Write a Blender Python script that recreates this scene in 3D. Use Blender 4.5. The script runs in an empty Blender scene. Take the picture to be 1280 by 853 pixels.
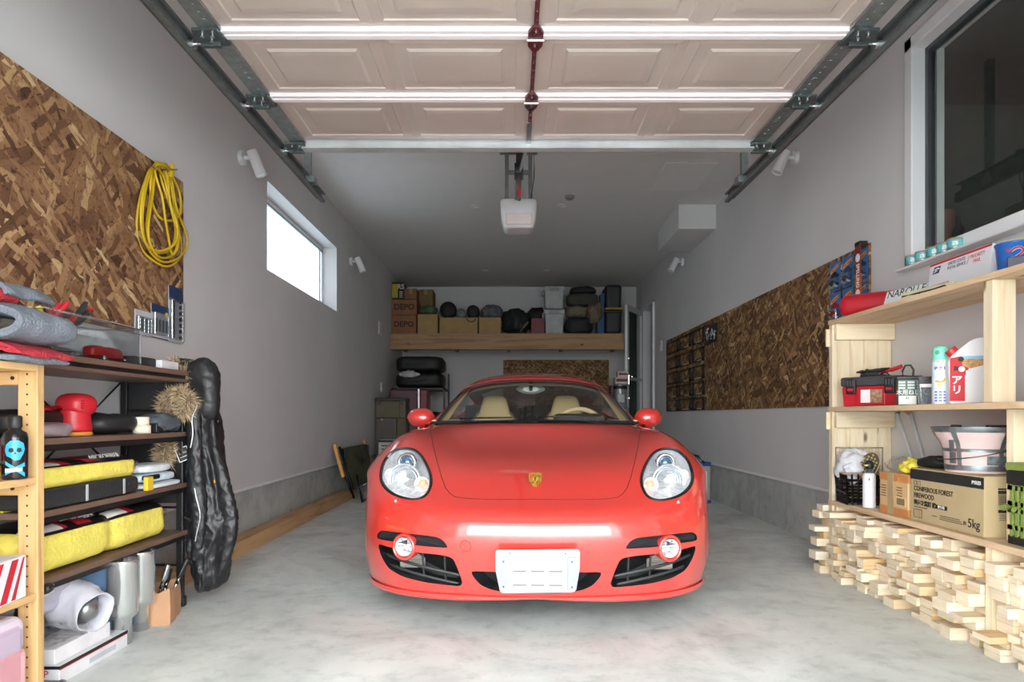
import bpy, bmesh, math, random
import numpy as np
from mathutils import Vector, Matrix, Euler
from mathutils.bvhtree import BVHTree
random.seed(7)
PI = math.pi
SC = bpy.context.scene
COL = SC.collection
# camera: level lens with vertical shift; vanishing point of the room at pixel (638,521)
F, CX, CY, H = 850.0, 638.0, 521.0, 0.92
def at(px, py, Y): return Vector(((px-CX)/F*Y, Y, H-(py-CY)/F*Y))
def sx(px, Y): return (px-CX)/F*Y
def sz(py, Y): return H-(py-CY)/F*Y
def onwall(px, py, X): return at(px, py, F*X/(px-CX))
XL, XR, YB, YF, ZC = -1.90, 2.21, 11.5, 0.9, 3.10

# ------------------------------------------------------------------ materials
MATS = {}
def nodemat(name):
    m = bpy.data.materials.new(name); m.use_nodes = True
    nt = m.node_tree; b = nt.nodes['Principled BSDF']
    return m, nt, b
def N(nt, t, **kw):
    n = nt.nodes.new(t)
    for k, v in kw.items():
        if k in n.inputs: n.inputs[k].default_value = v
        else: setattr(n, k, v)
    return n
def srgb(c):
    if isinstance(c, str):
        c = [int(c[i:i+2], 16)/255 for i in (0, 2, 4)]
    return tuple(x/12.92 if x <= .04045 else ((x+.055)/1.055)**2.4 for x in c[:3]) + (1.0,)
def ramp(nt, fac, stops):
    r = nt.nodes.new('ShaderNodeValToRGB')
    e = r.color_ramp.elements
    while len(e) < len(stops): e.new(.5)
    for k, (p, c) in enumerate(stops):
        e[k].position = p; e[k].color = c if len(c) == 4 else (*c, 1)
    nt.links.new(fac, r.inputs[0]); return r.outputs[0]
def plain(c, rough=.5, metal=0, var=.12, scale=9, bump=0, bscale=60, coat=0, spec=.5, emit=0, sub=0):
    """procedural single-colour material with gentle noise variation and optional bump"""
    key = ('p', c, rough, metal, var, scale, bump, bscale, coat, spec, emit)
    if key in MATS: return MATS[key]
    m, nt, b = nodemat('paint_' + (c if isinstance(c, str) else 'x'))
    tc = N(nt, 'ShaderNodeTexCoord')
    col = srgb(c)
    n = N(nt, 'ShaderNodeTexNoise', Scale=scale, Detail=4.0)
    nt.links.new(tc.outputs['Object'], n.inputs['Vector'])
    lo = tuple(x*(1-var) for x in col[:3]); hi = tuple(min(1, x*(1+var)) for x in col[:3])
    nt.links.new(ramp(nt, n.outputs[0], [(.3, lo), (.7, hi)]), b.inputs['Base Color'])
    b.inputs['Roughness'].default_value = rough; b.inputs['Metallic'].default_value = metal
    b.inputs['Specular IOR Level'].default_value = spec
    if coat: b.inputs['Coat Weight'].default_value = coat; b.inputs['Coat Roughness'].default_value = .03
    if bump:
        n2 = N(nt, 'ShaderNodeTexNoise', Scale=bscale, Detail=3.0)
        nt.links.new(tc.outputs['Object'], n2.inputs['Vector'])
        bp = N(nt, 'ShaderNodeBump', Strength=min(1, bump), Distance=.01)
        nt.links.new(n2.outputs[0], bp.inputs['Height']); nt.links.new(bp.outputs[0], b.inputs['Normal'])
    if emit:
        b.inputs['Emission Color'].default_value = col; b.inputs['Emission Strength'].default_value = emit
    MATS[key] = m; return m
def wood(c1, c2, axis='Y', scale=1.0, rough=.6, knots=True):
    key = ('w', c1, c2, axis, scale, rough)
    if key in MATS: return MATS[key]
    m, nt, b = nodemat('wood_grain')
    tc = N(nt, 'ShaderNodeTexCoord'); oi = N(nt, 'ShaderNodeObjectInfo')
    mp = N(nt, 'ShaderNodeMapping')
    s = {'X': (1.2, 14, 14), 'Y': (14, 1.2, 14), 'Z': (14, 14, 1.2)}[axis]
    mp.inputs['Scale'].default_value = tuple(v*scale for v in s)
    ad = N(nt, 'ShaderNodeVectorMath', operation='ADD'); mu = N(nt, 'ShaderNodeVectorMath', operation='SCALE')
    nt.links.new(oi.outputs['Random'], mu.inputs[0]); mu.inputs['Scale'].default_value = 13.0
    nt.links.new(tc.outputs['Object'], ad.inputs[0]); nt.links.new(mu.outputs[0], ad.inputs[1])
    nt.links.new(ad.outputs[0], mp.inputs['Vector'])
    n = N(nt, 'ShaderNodeTexNoise', Scale=2.0, Detail=7.0, Roughness=.62, Distortion=.6)
    nt.links.new(mp.outputs[0], n.inputs['Vector'])
    c = ramp(nt, n.outputs[0], [(.28, srgb(c2)), (.5, srgb(c1)), (.72, tuple(min(1, x*1.12) for x in srgb(c1)[:3]))])
    if knots:
        mp2 = N(nt, 'ShaderNodeMapping'); mp2.inputs['Scale'].default_value = tuple(2.2 if v < 2 else 5 for v in s)
        nt.links.new(ad.outputs[0], mp2.inputs['Vector'])
        v = N(nt, 'ShaderNodeTexVoronoi', Scale=1.3); nt.links.new(mp2.outputs[0], v.inputs['Vector'])
        k = ramp(nt, v.outputs['Distance'], [(.05, (1, 1, 1)), (.11, (0, 0, 0))])
        mx = N(nt, 'ShaderNodeMix', data_type='RGBA'); nt.links.new(k, mx.inputs[0]); nt.links.new(c, mx.inputs[6])
        mx.inputs[7].default_value = tuple(x*.32 for x in srgb(c2)[:3]) + (1,)
        c = mx.outputs[2]
    hs = N(nt, 'ShaderNodeHueSaturation')
    mr = N(nt, 'ShaderNodeMapRange'); mr.inputs['To Min'].default_value = .86; mr.inputs['To Max'].default_value = 1.1
    nt.links.new(oi.outputs['Random'], mr.inputs['Value']); nt.links.new(mr.outputs[0], hs.inputs['Value'])
    nt.links.new(c, hs.inputs['Color']); nt.links.new(hs.outputs[0], b.inputs['Base Color'])
    b.inputs['Roughness'].default_value = rough
    bp = N(nt, 'ShaderNodeBump', Strength=.15, Distance=.004)
    nt.links.new(n.outputs[0], bp.inputs['Height']); nt.links.new(bp.outputs[0], b.inputs['Normal'])
    MATS[key] = m; return m
def osb(name, stops, plane='YZ', scale=1.0):
    """strand board: layers of stretched voronoi chips at several angles"""
    m, nt, b = nodemat(name)
    tc = N(nt, 'ShaderNodeTexCoord')
    src = tc.outputs['Object']
    cur = None; hgt = None
    sep = N(nt, 'ShaderNodeSeparateXYZ'); nt.links.new(src, sep.inputs[0])
    cmb = N(nt, 'ShaderNodeCombineXYZ')
    nt.links.new(sep.outputs[{'Y': 1, 'X': 0}[plane[0]]], cmb.inputs[0]); nt.links.new(sep.outputs[2], cmb.inputs[1])
    wn = N(nt, 'ShaderNodeTexNoise', Scale=7.0, Detail=2.0); nt.links.new(cmb.outputs[0], wn.inputs['Vector'])
    wsc = N(nt, 'ShaderNodeVectorMath', operation='SCALE'); wsc.inputs['Scale'].default_value = .06
    nt.links.new(wn.outputs['Color'], wsc.inputs[0])
    wad = N(nt, 'ShaderNodeVectorMath', operation='ADD'); nt.links.new(cmb.outputs[0], wad.inputs[0]); nt.links.new(wsc.outputs[0], wad.inputs[1])
    for k, (ang, sxx, syy, thr) in enumerate([(.4, 6, 24, 0), (-.45, 5, 34, .4), (.8, 6, 40, .5), (.1, 5, 30, .6), (-.8, 7, 52, .62), (-1.3, 8, 34, .78), (.55, 12, 60, .66)]):
        mp = N(nt, 'ShaderNodeMapping'); mp.inputs['Rotation'].default_value = (0, 0, ang)
        mp.inputs['Location'].default_value = (k*3.7, k*1.9, 0)
        mp2 = N(nt, 'ShaderNodeMapping'); mp2.inputs['Scale'].default_value = (sxx*scale, syy*scale, 0)
        nt.links.new(wad.outputs[0], mp.inputs['Vector']); nt.links.new(mp.outputs[0], mp2.inputs['Vector'])
        v = N(nt, 'ShaderNodeTexVoronoi', Scale=1.0, voronoi_dimensions='2D', distance='CHEBYCHEV', Randomness=.85)
        nt.links.new(mp2.outputs[0], v.inputs['Vector'])
        sp = N(nt, 'ShaderNodeSeparateColor'); nt.links.new(v.outputs['Color'], sp.inputs[0])
        c = ramp(nt, sp.outputs[0], stops)
        # grain streaks along the chip
        mp3 = N(nt, 'ShaderNodeMapping'); mp3.inputs['Scale'].default_value = (12, 160, 1)
        nt.links.new(mp.outputs[0], mp3.inputs['Vector'])
        g = N(nt, 'ShaderNodeTexNoise', Scale=1.0, Detail=3.0); nt.links.new(mp3.outputs[0], g.inputs['Vector'])
        gm = N(nt, 'ShaderNodeMapRange'); gm.inputs['From Min'].default_value = .3; gm.inputs['From Max'].default_value = .7
        gm.inputs['To Min'].default_value = .8; gm.inputs['To Max'].default_value = 1.12
        nt.links.new(g.outputs[0], gm.inputs['Value'])
        sc = N(nt, 'ShaderNodeVectorMath', operation='SCALE'); nt.links.new(c, sc.inputs[0]); nt.links.new(gm.outputs[0], sc.inputs['Scale'])
        c = sc.outputs[0]
        if cur is None: cur = c
        else:
            cmp = N(nt, 'ShaderNodeMath', operation='GREATER_THAN'); cmp.inputs[1].default_value = thr
            nt.links.new(sp.outputs[1], cmp.inputs[0])
            # only the middle of each cell is the chip
            c2 = N(nt, 'ShaderNodeMath', operation='LESS_THAN'); c2.inputs[1].default_value = .46
            nt.links.new(v.outputs['Distance'], c2.inputs[0])
            ml = N(nt, 'ShaderNodeMath', operation='MULTIPLY'); nt.links.new(cmp.outputs[0], ml.inputs[0]); nt.links.new(c2.outputs[0], ml.inputs[1])
            mx = N(nt, 'ShaderNodeMix', data_type='RGBA'); nt.links.new(ml.outputs[0], mx.inputs[0])
            nt.links.new(cur, mx.inputs[6]); nt.links.new(c, mx.inputs[7]); cur = mx.outputs[2]
    # dark gaps
    dn = N(nt, 'ShaderNodeTexNoise', Scale=38.0, Detail=4.0, Roughness=.7); nt.links.new(wad.outputs[0], dn.inputs['Vector'])
    dk = ramp(nt, dn.outputs[0], [(.36, (.25, .2, .18)), (.45, (1, 1, 1))])
    mm = N(nt, 'ShaderNodeMix', data_type='RGBA', blend_type='MULTIPLY'); mm.inputs[0].default_value = .8
    nt.links.new(cur, mm.inputs[6]); nt.links.new(dk, mm.inputs[7])
    nt.links.new(mm.outputs[2], b.inputs['Base Color'])
    b.inputs['Roughness'].default_value = .75; b.inputs['Specular IOR Level'].default_value = .25
    return m
def glassy(name, tint=(1, 1, 1), refl=1.0, rough=.01, base=.04):
    """thin clear pane: transparent with a fresnel reflection"""
    m = bpy.data.materials.new(name); m.use_nodes = True; nt = m.node_tree; nt.nodes.clear()
    o = N(nt, 'ShaderNodeOutputMaterial'); t = N(nt, 'ShaderNodeBsdfTransparent'); t.inputs[0].default_value = (*tint, 1)
    g = N(nt, 'ShaderNodeBsdfGlossy'); g.inputs['Roughness'].default_value = rough; g.inputs[0].default_value = (1, 1, 1, 1)
    lw = N(nt, 'ShaderNodeLayerWeight'); pw = N(nt, 'ShaderNodeMath', operation='POWER'); pw.inputs[1].default_value = 4.0
    nt.links.new(lw.outputs['Facing'], pw.inputs[0])
    ml = N(nt, 'ShaderNodeMath', operation='MULTIPLY_ADD', use_clamp=True); ml.inputs[1].default_value = .8*refl; ml.inputs[2].default_value = base*refl
    nt.links.new(pw.outputs[0], ml.inputs[0])
    mx = N(nt, 'ShaderNodeMixShader'); nt.links.new(ml.outputs[0], mx.inputs[0]); nt.links.new(t.outputs[0], mx.inputs[1]); nt.links.new(g.outputs[0], mx.inputs[2])
    nt.links.new(mx.outputs[0], o.inputs[0]); return m

# ------------------------------------------------------------------ mesh builder
class MB:
    def __init__(s): s.v = []; s.f = []; s.mi = []; s.sm = []
    def add(s, vs, fs, m=0, smooth=False, M=None):
        o = len(s.v)
        for p in vs:
            p = Vector(p); s.v.append(M @ p if M is not None else p)
        for f in fs: s.f.append([i+o for i in f]); s.mi.append(m); s.sm.append(smooth)
        return s
    def bm(s, b, m=0, smooth=False, M=None):
        b.verts.index_update()
        s.add([v.co.copy() for v in b.verts], [[v.index for v in f.verts] for f in b.faces], m, smooth, M); b.free(); return s
    def box(s, c, size, rot=(0, 0, 0), bev=0, m=0, seg=2, taper=None, M=None):
        b = bmesh.new(); bmesh.ops.create_cube(b, size=1.0)
        for v in b.verts:
            v.co = Vector((v.co.x*size[0], v.co.y*size[1], v.co.z*size[2]))
            if taper and v.co.z < 0: v.co.x *= taper; v.co.y *= taper
        if bev: bmesh.ops.bevel(b, geom=b.edges[:], offset=min(bev, .49*min(size)), segments=seg, affect='EDGES', profile=.5, clamp_overlap=True)
        T = Matrix.Translation(c) @ Euler(rot).to_matrix().to_4x4()
        return s.bm(b, m, False, M @ T if M is not None else T)
    def b2(s, p0, p1, bev=0, m=0, seg=2):
        a = [min(p0[i], p1[i]) for i in range(3)]; d = [max(p0[i], p1[i]) for i in range(3)]
        return s.box([(a[i]+d[i])/2 for i in range(3)], [d[i]-a[i] for i in range(3)], bev=bev, m=m, seg=seg)
    def frame_of(s, d):
        d = Vector(d).normalized(); up = Vector((0, 0, 1)) if abs(d.z) < .9 else Vector((1, 0, 0))
        x = d.cross(up).normalized(); y = x.cross(d).normalized(); return x, y, d
    def cyl(s, p0, p1, r0, r1=None, seg=20, m=0, cap=True, smooth=True):
        r1 = r0 if r1 is None else r1; p0 = Vector(p0); p1 = Vector(p1); x, y, d = s.frame_of(p1-p0)
        vs = []
        for p, r in ((p0, r0), (p1, r1)):
            for k in range(seg):
                a = 2*PI*k/seg; vs.append(p+x*(r*math.cos(a))+y*(r*math.sin(a)))
        s.add(vs, [[k, (k+1) % seg, seg+(k+1) % seg, seg+k] for k in range(seg)], m, smooth)
        if cap:
            s.add(vs[:seg], [list(range(seg))[::-1]], m); s.add(vs[seg:], [list(range(seg))], m)
        return s
    def lathe(s, prof, o=(0, 0, 0), axis=(0, 0, 1), seg=28, m=0, smooth=True, close=False, sq=(1, 1)):
        x, y, d = s.frame_of(axis); o = Vector(o); vs = []; n = len(prof)
        for r, h in prof:
            for k in range(seg):
                a = 2*PI*k/seg; vs.append(o+x*(r*math.cos(a)*sq[0])+y*(r*math.sin(a)*sq[1])+d*h)
        fs = []
        for i in range(n-1):
            for k in range(seg): fs.append([i*seg+k, i*seg+(k+1) % seg, (i+1)*seg+(k+1) % seg, (i+1)*seg+k])
        return s.add(vs, fs, m, smooth)
    def tube(s, pts, r, seg=8, m=0, closed=False, cap=True, flat=1.0):
        pts = [Vector(p) for p in pts]; n = len(pts); vs = []; prevx = None
        for i, p in enumerate(pts):
            a = pts[(i-1) % n] if (closed or i > 0) else p; b = pts[(i+1) % n] if (closed or i < n-1) else p
            d = (b-a)
            if d.length < 1e-9: d = Vector((0, 0, 1))
            d.normalize()
            if prevx is None: x, y, _ = s.frame_of(d)
            else:
                x = prevx - d*prevx.dot(d)
                x = x.normalized() if x.length > 1e-6 else s.frame_of(d)[0]
                y = d.cross(x)
            prevx = x; rr = r[i] if isinstance(r, (list, tuple)) else r
            for k in range(seg):
                t = 2*PI*k/seg; vs.append(p+x*(rr*math.cos(t))+y*(rr*flat*math.sin(t)))
        fs = []; m_ = n if closed else n-1
        for i in range(m_):
            j = (i+1) % n
            for k in range(seg): fs.append([i*seg+k, i*seg+(k+1) % seg, j*seg+(k+1) % seg, j*seg+k])
        s.add(vs, fs, m, True)
        if cap and not closed:
            s.add(vs[:seg], [list(range(seg))[::-1]], m); s.add(vs[-seg:], [list(range(seg))], m)
        return s
    def sphere(s, c, r, m=0, seg=20, rings=12, M=None):
        r = (r, r, r) if not isinstance(r, (tuple, list)) else r
        b = bmesh.new(); bmesh.ops.create_uvsphere(b, u_segments=seg, v_segments=rings, radius=1)
        for v in b.verts: v.co = Vector((v.co.x*r[0], v.co.y*r[1], v.co.z*r[2]))
        T = Matrix.Translation(c)
        return s.bm(b, m, True, T @ M if M is not None else T)
    def prism(s, poly, z0, z1, M=None, m=0, bev=0):
        b = bmesh.new(); n = len(poly)
        vs = [b.verts.new((p[0], p[1], z0)) for p in poly]; f = b.faces.new(vs)
        r = bmesh.ops.extrude_face_region(b, geom=[f])
        for v in [g for g in r['geom'] if isinstance(g, bmesh.types.BMVert)]: v.co.z = z1
        bmesh.ops.recalc_face_normals(b, faces=b.faces[:])
        if bev: bmesh.ops.bevel(b, geom=b.edges[:], offset=bev, segments=2, affect='EDGES', clamp_overlap=True)
        return s.bm(b, m, False, M)
    def quad(s, a, b, c, d, m=0): return s.add([a, b, c, d], [[0, 1, 2, 3]], m)
    def grid(s, P, m=0, smooth=True, closeu=False):
        R = len(P); C = len(P[0]); vs = [p for row in P for p in row]; fs = []
        for i in range(R-1):
            for j in range(C if closeu else C-1):
                fs.append([i*C+j, i*C+(j+1) % C, (i+1)*C+(j+1) % C, (i+1)*C+j])
        return s.add(vs, fs, m, smooth)
    def build(s, name, mats, parent=None, local=False, base=True):
        me = bpy.data.meshes.new(name)
        me.from_pydata([tuple(v) for v in s.v], [], s.f)
        mats = mats if isinstance(mats, (list, tuple)) else [mats]
        for x in mats: me.materials.append(x)
        me.polygons.foreach_set('material_index', s.mi); me.polygons.foreach_set('use_smooth', s.sm)
        me.validate(); me.update()
        o = bpy.data.objects.new(name, me); COL.objects.link(o)
        place(o, parent, local, base); return o
def build_parts(b, name, mats, parent=None, local=False):
    """one object per connected piece of the builder"""
    n = len(b.v); par = list(range(n))
    def fd(i):
        while par[i] != i: par[i] = par[par[i]]; i = par[i]
        return i
    for f in b.f:
        r = fd(f[0])
        for i in f[1:]: par[fd(i)] = r
    groups = {}
    for k, f in enumerate(b.f): groups.setdefault(fd(f[0]), []).append(k)
    # caps of a tube share positions, not indices: merge groups by coincident vertices
    pos = {}; key = lambda v: (round(v.x, 5), round(v.y, 5), round(v.z, 5))
    for i, v in enumerate(b.v):
        kk = key(v)
        if kk in pos: par[fd(i)] = fd(pos[kk])
        else: pos[kk] = i
    groups = {}
    for k, f in enumerate(b.f): groups.setdefault(fd(f[0]), []).append(k)
    out = []
    for g in groups.values():
        c = MB(); mp = {}
        for k in g:
            ff = []
            for i in b.f[k]:
                if i not in mp: mp[i] = len(c.v); c.v.append(b.v[i])
                ff.append(mp[i])
            c.f.append(ff); c.mi.append(b.mi[k]); c.sm.append(b.sm[k])
        out.append(c.build(name, mats, parent, local))
    return out
WM = {}
def wm(o):
    if o is None: return Matrix.Identity(4)
    L = Matrix.LocRotScale(o.location, o.rotation_euler, o.scale)
    return wm(o.parent) @ L
def place(o, parent, local=False, base=True):
    me = o.data
    if parent is not None:
        o.parent = parent
        if not local: me.transform(wm(parent).inverted())
    elif base and not local and len(me.vertices):
        co = np.empty(len(me.vertices)*3); me.vertices.foreach_get('co', co); co = co.reshape(-1, 3)
        lo = co.min(0); hi = co.max(0); c = Vector(((lo[0]+hi[0])/2, (lo[1]+hi[1])/2, lo[2]))
        me.transform(Matrix.Translation(-c)); o.location = c
def thing(name, label, cat, loc=(0, 0, 0), rz=0, group=None, rot=None):
    o = bpy.data.objects.new(name, None); COL.objects.link(o); o.empty_display_size = .05
    o.location = loc; o.rotation_euler = rot if rot else (0, 0, rz)
    return tag(o, label, cat, group)
def tag(o, label, cat, group=None, kind=None):
    o['label'] = label; o['category'] = cat
    if group: o['group'] = group
    if kind: o['kind'] = kind
    return o
def struct(o): o['kind'] = 'structure'; return o
def dup(o, loc=None, label=None, rot=None, parent=None):
    c = o.copy(); COL.objects.link(c)
    if parent is not None: c.parent = parent
    if loc is not None: c.location = loc
    if rot is not None: c.rotation_euler = rot
    if label: c['label'] = label
    for ch in list(o.children): dup(ch, parent=c)
    return c
def subsurf(o, lv=2):
    md = o.modifiers.new('s', 'SUBSURF'); md.levels = lv; md.render_levels = lv; return o
def text(s, size, mat, M, parent=None, name='lettering', align='CENTER', bold=0, sxy=(1, 1), ext=.0004):
    cu = bpy.data.curves.new(name, 'FONT'); cu.body = s; cu.size = size; cu.align_x = align; cu.align_y = 'CENTER'
    cu.extrude = ext; cu.offset = bold; cu.resolution_u = 3
    t = bpy.data.objects.new(name, cu); COL.objects.link(t)
    dg = bpy.context.evaluated_depsgraph_get(); me = bpy.data.meshes.new_from_object(t.evaluated_get(dg))
    bpy.data.objects.remove(t); bpy.data.curves.remove(cu)
    me.transform(M @ Matrix.Diagonal((sxy[0], sxy[1], 1, 1)))
    me.materials.clear(); me.materials.append(mat)
    o = bpy.data.objects.new(name, me); COL.objects.link(o); place(o, parent); return o
def face(origin, right, up):
    """matrix mapping text-plane (x right, y up, z out) to world"""
    r = Vector(right).normalized(); u = Vector(up).normalized(); n = r.cross(u)
    M = Matrix((r, u, n)).transposed().to_4x4(); M.translation = Vector(origin); return M
def spline_eval(t, D, tt):
    """natural cubic spline through D at params t, evaluated at tt"""
    t = np.asarray(t, float); D = np.asarray(D, float); n = len(t); h = np.diff(t)
    A = np.zeros((n, n)); B = np.zeros(D.shape)
    A[0, 0] = A[-1, -1] = 1
    for i in range(1, n-1):
        A[i, i-1] = h[i-1]; A[i, i] = 2*(h[i-1]+h[i]); A[i, i+1] = h[i]
        B[i] = 6*((D[i+1]-D[i])/h[i]-(D[i]-D[i-1])/h[i-1])
    Mx = np.linalg.solve(A, B.reshape(n, -1)).reshape(D.shape)
    k = np.clip(np.searchsorted(t, tt, 'right')-1, 0, n-2)
    hk = h[k]; a = (t[k+1]-tt)/hk; b = (tt-t[k])/hk
    sh = (-1,)+(1,)*(D.ndim-1); a = a.reshape(sh); b = b.reshape(sh); hk = hk.reshape(sh)
    return a*D[k]+b*D[k+1]+((a**3-a)*Mx[k]+(b**3-b)*Mx[k+1])*hk**2/6
def chord(D):
    d = np.linalg.norm(np.diff(D, axis=0), axis=-1)
    d = d.reshape(d.shape[0], -1).mean(1)**.75; return np.concatenate([[0], np.cumsum(d)])
def surf(P, nv, nu, mirror=True):
    """tensor cubic surface through control rows P[R][C]; nv,nu samples per interval; returns grid, vparam, uparam in row/col index units"""
    P = np.array(P, float)
    if mirror:
        L = P[:, :0:-1].copy(); L[:, :, 0] *= -1; P = np.concatenate([L, P], axis=1)
    R, C = P.shape[:2]
    def fine(n, k):
        out = []
        for i in range(n-1):
            kk = k[i] if isinstance(k, (list, tuple)) else k
            out += [i+j/kk for j in range(kk)]
        return np.array(out+[n-1.0])
    vi = fine(R, nv); ui = fine(C, nu)
    tv = chord(P); tu = chord(P.transpose(1, 0, 2))
    Q = spline_eval(tv, P, np.interp(vi, range(R), tv))
    S = spline_eval(tu, Q.transpose(1, 0, 2), np.interp(ui, range(C), tu)).transpose(1, 0, 2)
    if mirror: ui = ui-(C-1)/2
    return S, vi, ui
def closed_curve(pts, n=72, tension=None):
    """closed smooth curve through pts (any dim)"""
    D = np.array([list(p) for p in pts], float); m = len(D)
    E = np.concatenate([D[-4:], D, D[:5]]); t = chord(E)
    tt = np.linspace(t[4], t[4+m], n, endpoint=False); return spline_eval(t, E, tt)
def open_curve(pts, n=30):
    D = np.array([list(p) for p in pts], float); t = chord(D); return spline_eval(t, D, np.linspace(0, t[-1], n))
def inpoly(P, poly):
    P = np.asarray(P); x, y = P[:, 0], P[:, 1]; r = np.zeros(len(P), bool); j = len(poly)-1
    for i in range(len(poly)):
        xi, yi = poly[i]; xj, yj = poly[j]
        c = ((yi > y) != (yj > y)); r ^= c & (x < (xj-xi)*(y-yi)/((yj-yi) if yj != yi else 1e-12)+xi); j = i
    return r
def crumple(o, strength=.02, size=.15, lv=0):
    """bake a noise displacement along normals into the mesh (cloth, bags)"""
    from mathutils import noise
    me = o.data; me.update()
    nr = [v.normal.copy() for v in me.vertices]; off = Vector((random.random()*9, random.random()*9, random.random()*9))
    for v, n in zip(me.vertices, nr):
        p = v.co/size+off
        v.co = v.co+n*(strength*(noise.noise(p)+.5*noise.noise(p*2.3)+.25*noise.noise(p*5.1)))
    me.update(); return o
ZC, YB = 3.20, 11.95
# ------------------------------------------------------------------ shared materials
def wall_mat():
    m, nt, b = nodemat('wallpaper')
    tc = N(nt, 'ShaderNodeTexCoord')
    n = N(nt, 'ShaderNodeTexNoise', Scale=1.3, Detail=3.0); nt.links.new(tc.outputs['Object'], n.inputs['Vector'])
    nt.links.new(ramp(nt, n.outputs[0], [(.3, srgb('cdcccd')), (.7, srgb('d6d5d5'))]), b.inputs['Base Color'])
    b.inputs['Roughness'].default_value = .85; b.inputs['Specular IOR Level'].default_value = .2
    n2 = N(nt, 'ShaderNodeTexNoise', Scale=220.0, Detail=2.0); nt.links.new(tc.outputs['Object'], n2.inputs['Vector'])
    bp = N(nt, 'ShaderNodeBump', Strength=.12, Distance=.002); nt.links.new(n2.outputs[0], bp.inputs['Height']); nt.links.new(bp.outputs[0], b.inputs['Normal'])
    return m
def concrete(name, c1, c2, c3, rough=.55, sc=1.0, spec=.4):
    m, nt, b = nodemat(name)
    tc = N(nt, 'ShaderNodeTexCoord')
    n = N(nt, 'ShaderNodeTexNoise', Scale=1.6*sc, Detail=9.0, Roughness=.62, Distortion=.9); nt.links.new(tc.outputs['Object'], n.inputs['Vector'])
    c = ramp(nt, n.outputs[0], [(.3, srgb(c1)), (.5, srgb(c2)), (.68, srgb(c3))])
    n3 = N(nt, 'ShaderNodeTexNoise', Scale=9.0*sc, Detail=8.0, Roughness=.7); nt.links.new(tc.outputs['Object'], n3.inputs['Vector'])
    k = ramp(nt, n3.outputs[0], [(.3, (.66, .68, .67)), (.50, (1, 1, 1))])
    mm = N(nt, 'ShaderNodeMix', data_type='RGBA', blend_type='MULTIPLY'); mm.inputs[0].default_value = .75
    nt.links.new(c, mm.inputs[6]); nt.links.new(k, mm.inputs[7]); nt.links.new(mm.outputs[2], b.inputs['Base Color'])
    r = N(nt, 'ShaderNodeMapRange'); r.inputs['To Min'].default_value = rough-.12; r.inputs['To Max'].default_value = rough+.2
    nt.links.new(n3.outputs[0], r.inputs['Value']); nt.links.new(r.outputs[0], b.inputs['Roughness'])
    b.inputs['Specular IOR Level'].default_value = spec
    bp = N(nt, 'ShaderNodeBump', Strength=.12, Distance=.004); nt.links.new(n3.outputs[0], bp.inputs['Height']); nt.links.new(bp.outputs[0], b.inputs['Normal'])
    return m
M_WALL = wall_mat()
M_CEIL = plain('dcdad8', .9, var=.02, spec=.2)
M_FLOOR = concrete('floor_concrete', 'bcc1be', 'd6dcd8', 'e6ebe7')
M_FOUND = concrete('foundation_concrete', 'a2a6a4', 'b6bab7', 'c2c6c3', .8, 1.3, .2)
M_WHITE = plain('ecebec', .45, var=.02)
M_FRAME = plain('eef0f2', .35, var=.015)
M_PVC = plain('e4e4e6', .4, var=.02)
M_GALV = plain('9aa4a4', .38, .9, .18, 25)
M_GALVD = plain('5f696a', .4, .85, .2, 25)
M_STEEL = plain('c9cfd2', .25, 1, .08, 14)
M_CHROME = plain('dfe2e6', .07, 1, .03)
M_BLACK = plain('17181a', .5, var=.15)
M_BLACKG = plain('0d0e10', .18, var=.1)
M_DKPLASTIC = plain('2a2c2e', .5, var=.1, bump=.1, bscale=200)
M_GREY = plain('85888a', .5)
M_RED = plain('c4202c', .4, var=.08)
M_PINE = wood('e3c796', 'c79f66', 'Z')
M_PINEX = wood('e6cd9f', 'cfa970', 'X')
M_PINEY = wood('e6cd9f', 'cfa970', 'Y')
M_CARD = plain('b08d62', .85, var=.08, spec=.15)
M_YEL = plain('e8d33c', .6, var=.06)
M_CLEAR = glassy('clear_plastic', (.88, .9, .91), 1.3, .06, .09)
M_OSBL = osb('strand_board_left', [(0, srgb('503526')), (.28, srgb('7b573d')), (.68, srgb('9c7653')), (.92, srgb('bb976c')), (1, srgb('d8bd90'))], 'YZ', .62)
M_OSBR = osb('strand_board_right', [(0, srgb('453021')), (.3, srgb('6b4d34')), (.7, srgb('8d6a46')), (.93, srgb('b28d60')), (1, srgb('cfae80'))], 'YZ', .8)
M_OSBB = osb('strand_board_back', [(0, srgb('54402c')), (.3, srgb('7a5c3e')), (.65, srgb('9a7850')), (.93, srgb('ba986c')), (1, srgb('d0b184'))], 'XZ', 1.15)

# ------------------------------------------------------------------ shell
YS = -7.0
b = MB(); b.b2((-6, YS, -.1), (6, YF, 0)); struct(tag(b.build('ground', M_FLOOR), 'pale concrete forecourt outside the garage', 'ground'))
b = MB(); b.b2((XL-.3, YF, -.1), (XR+.3, YB+.2, 0)); struct(b.build('floor', M_FLOOR, base=False))
# left wall with a window hole
WY0, WY1, WZ0, WZ1 = 5.31, 7.44, 2.07, 2.765
b = MB()
for p, q in (((YF, .405), (WY0, ZC)), ((WY1, .405), (YB, ZC)), ((WY0, .405), (WY1, WZ0)), ((WY0, WZ1), (WY1, ZC))):
    b.b2((XL-.2, p[0], p[1]), (XL, q[0], q[1]))
struct(b.build('wall_left', M_WALL, base=False))
b = MB(); b.b2((XL-.2, YF, 0), (XL-.02, YB, .404)); struct(b.build('baseboard_left', M_FOUND, base=False))
b = MB(); b.b2((XL-.012, YF, .392), (XL+.006, YB, .412)); struct(b.build('trim_1', M_WHITE, base=False))
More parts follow.
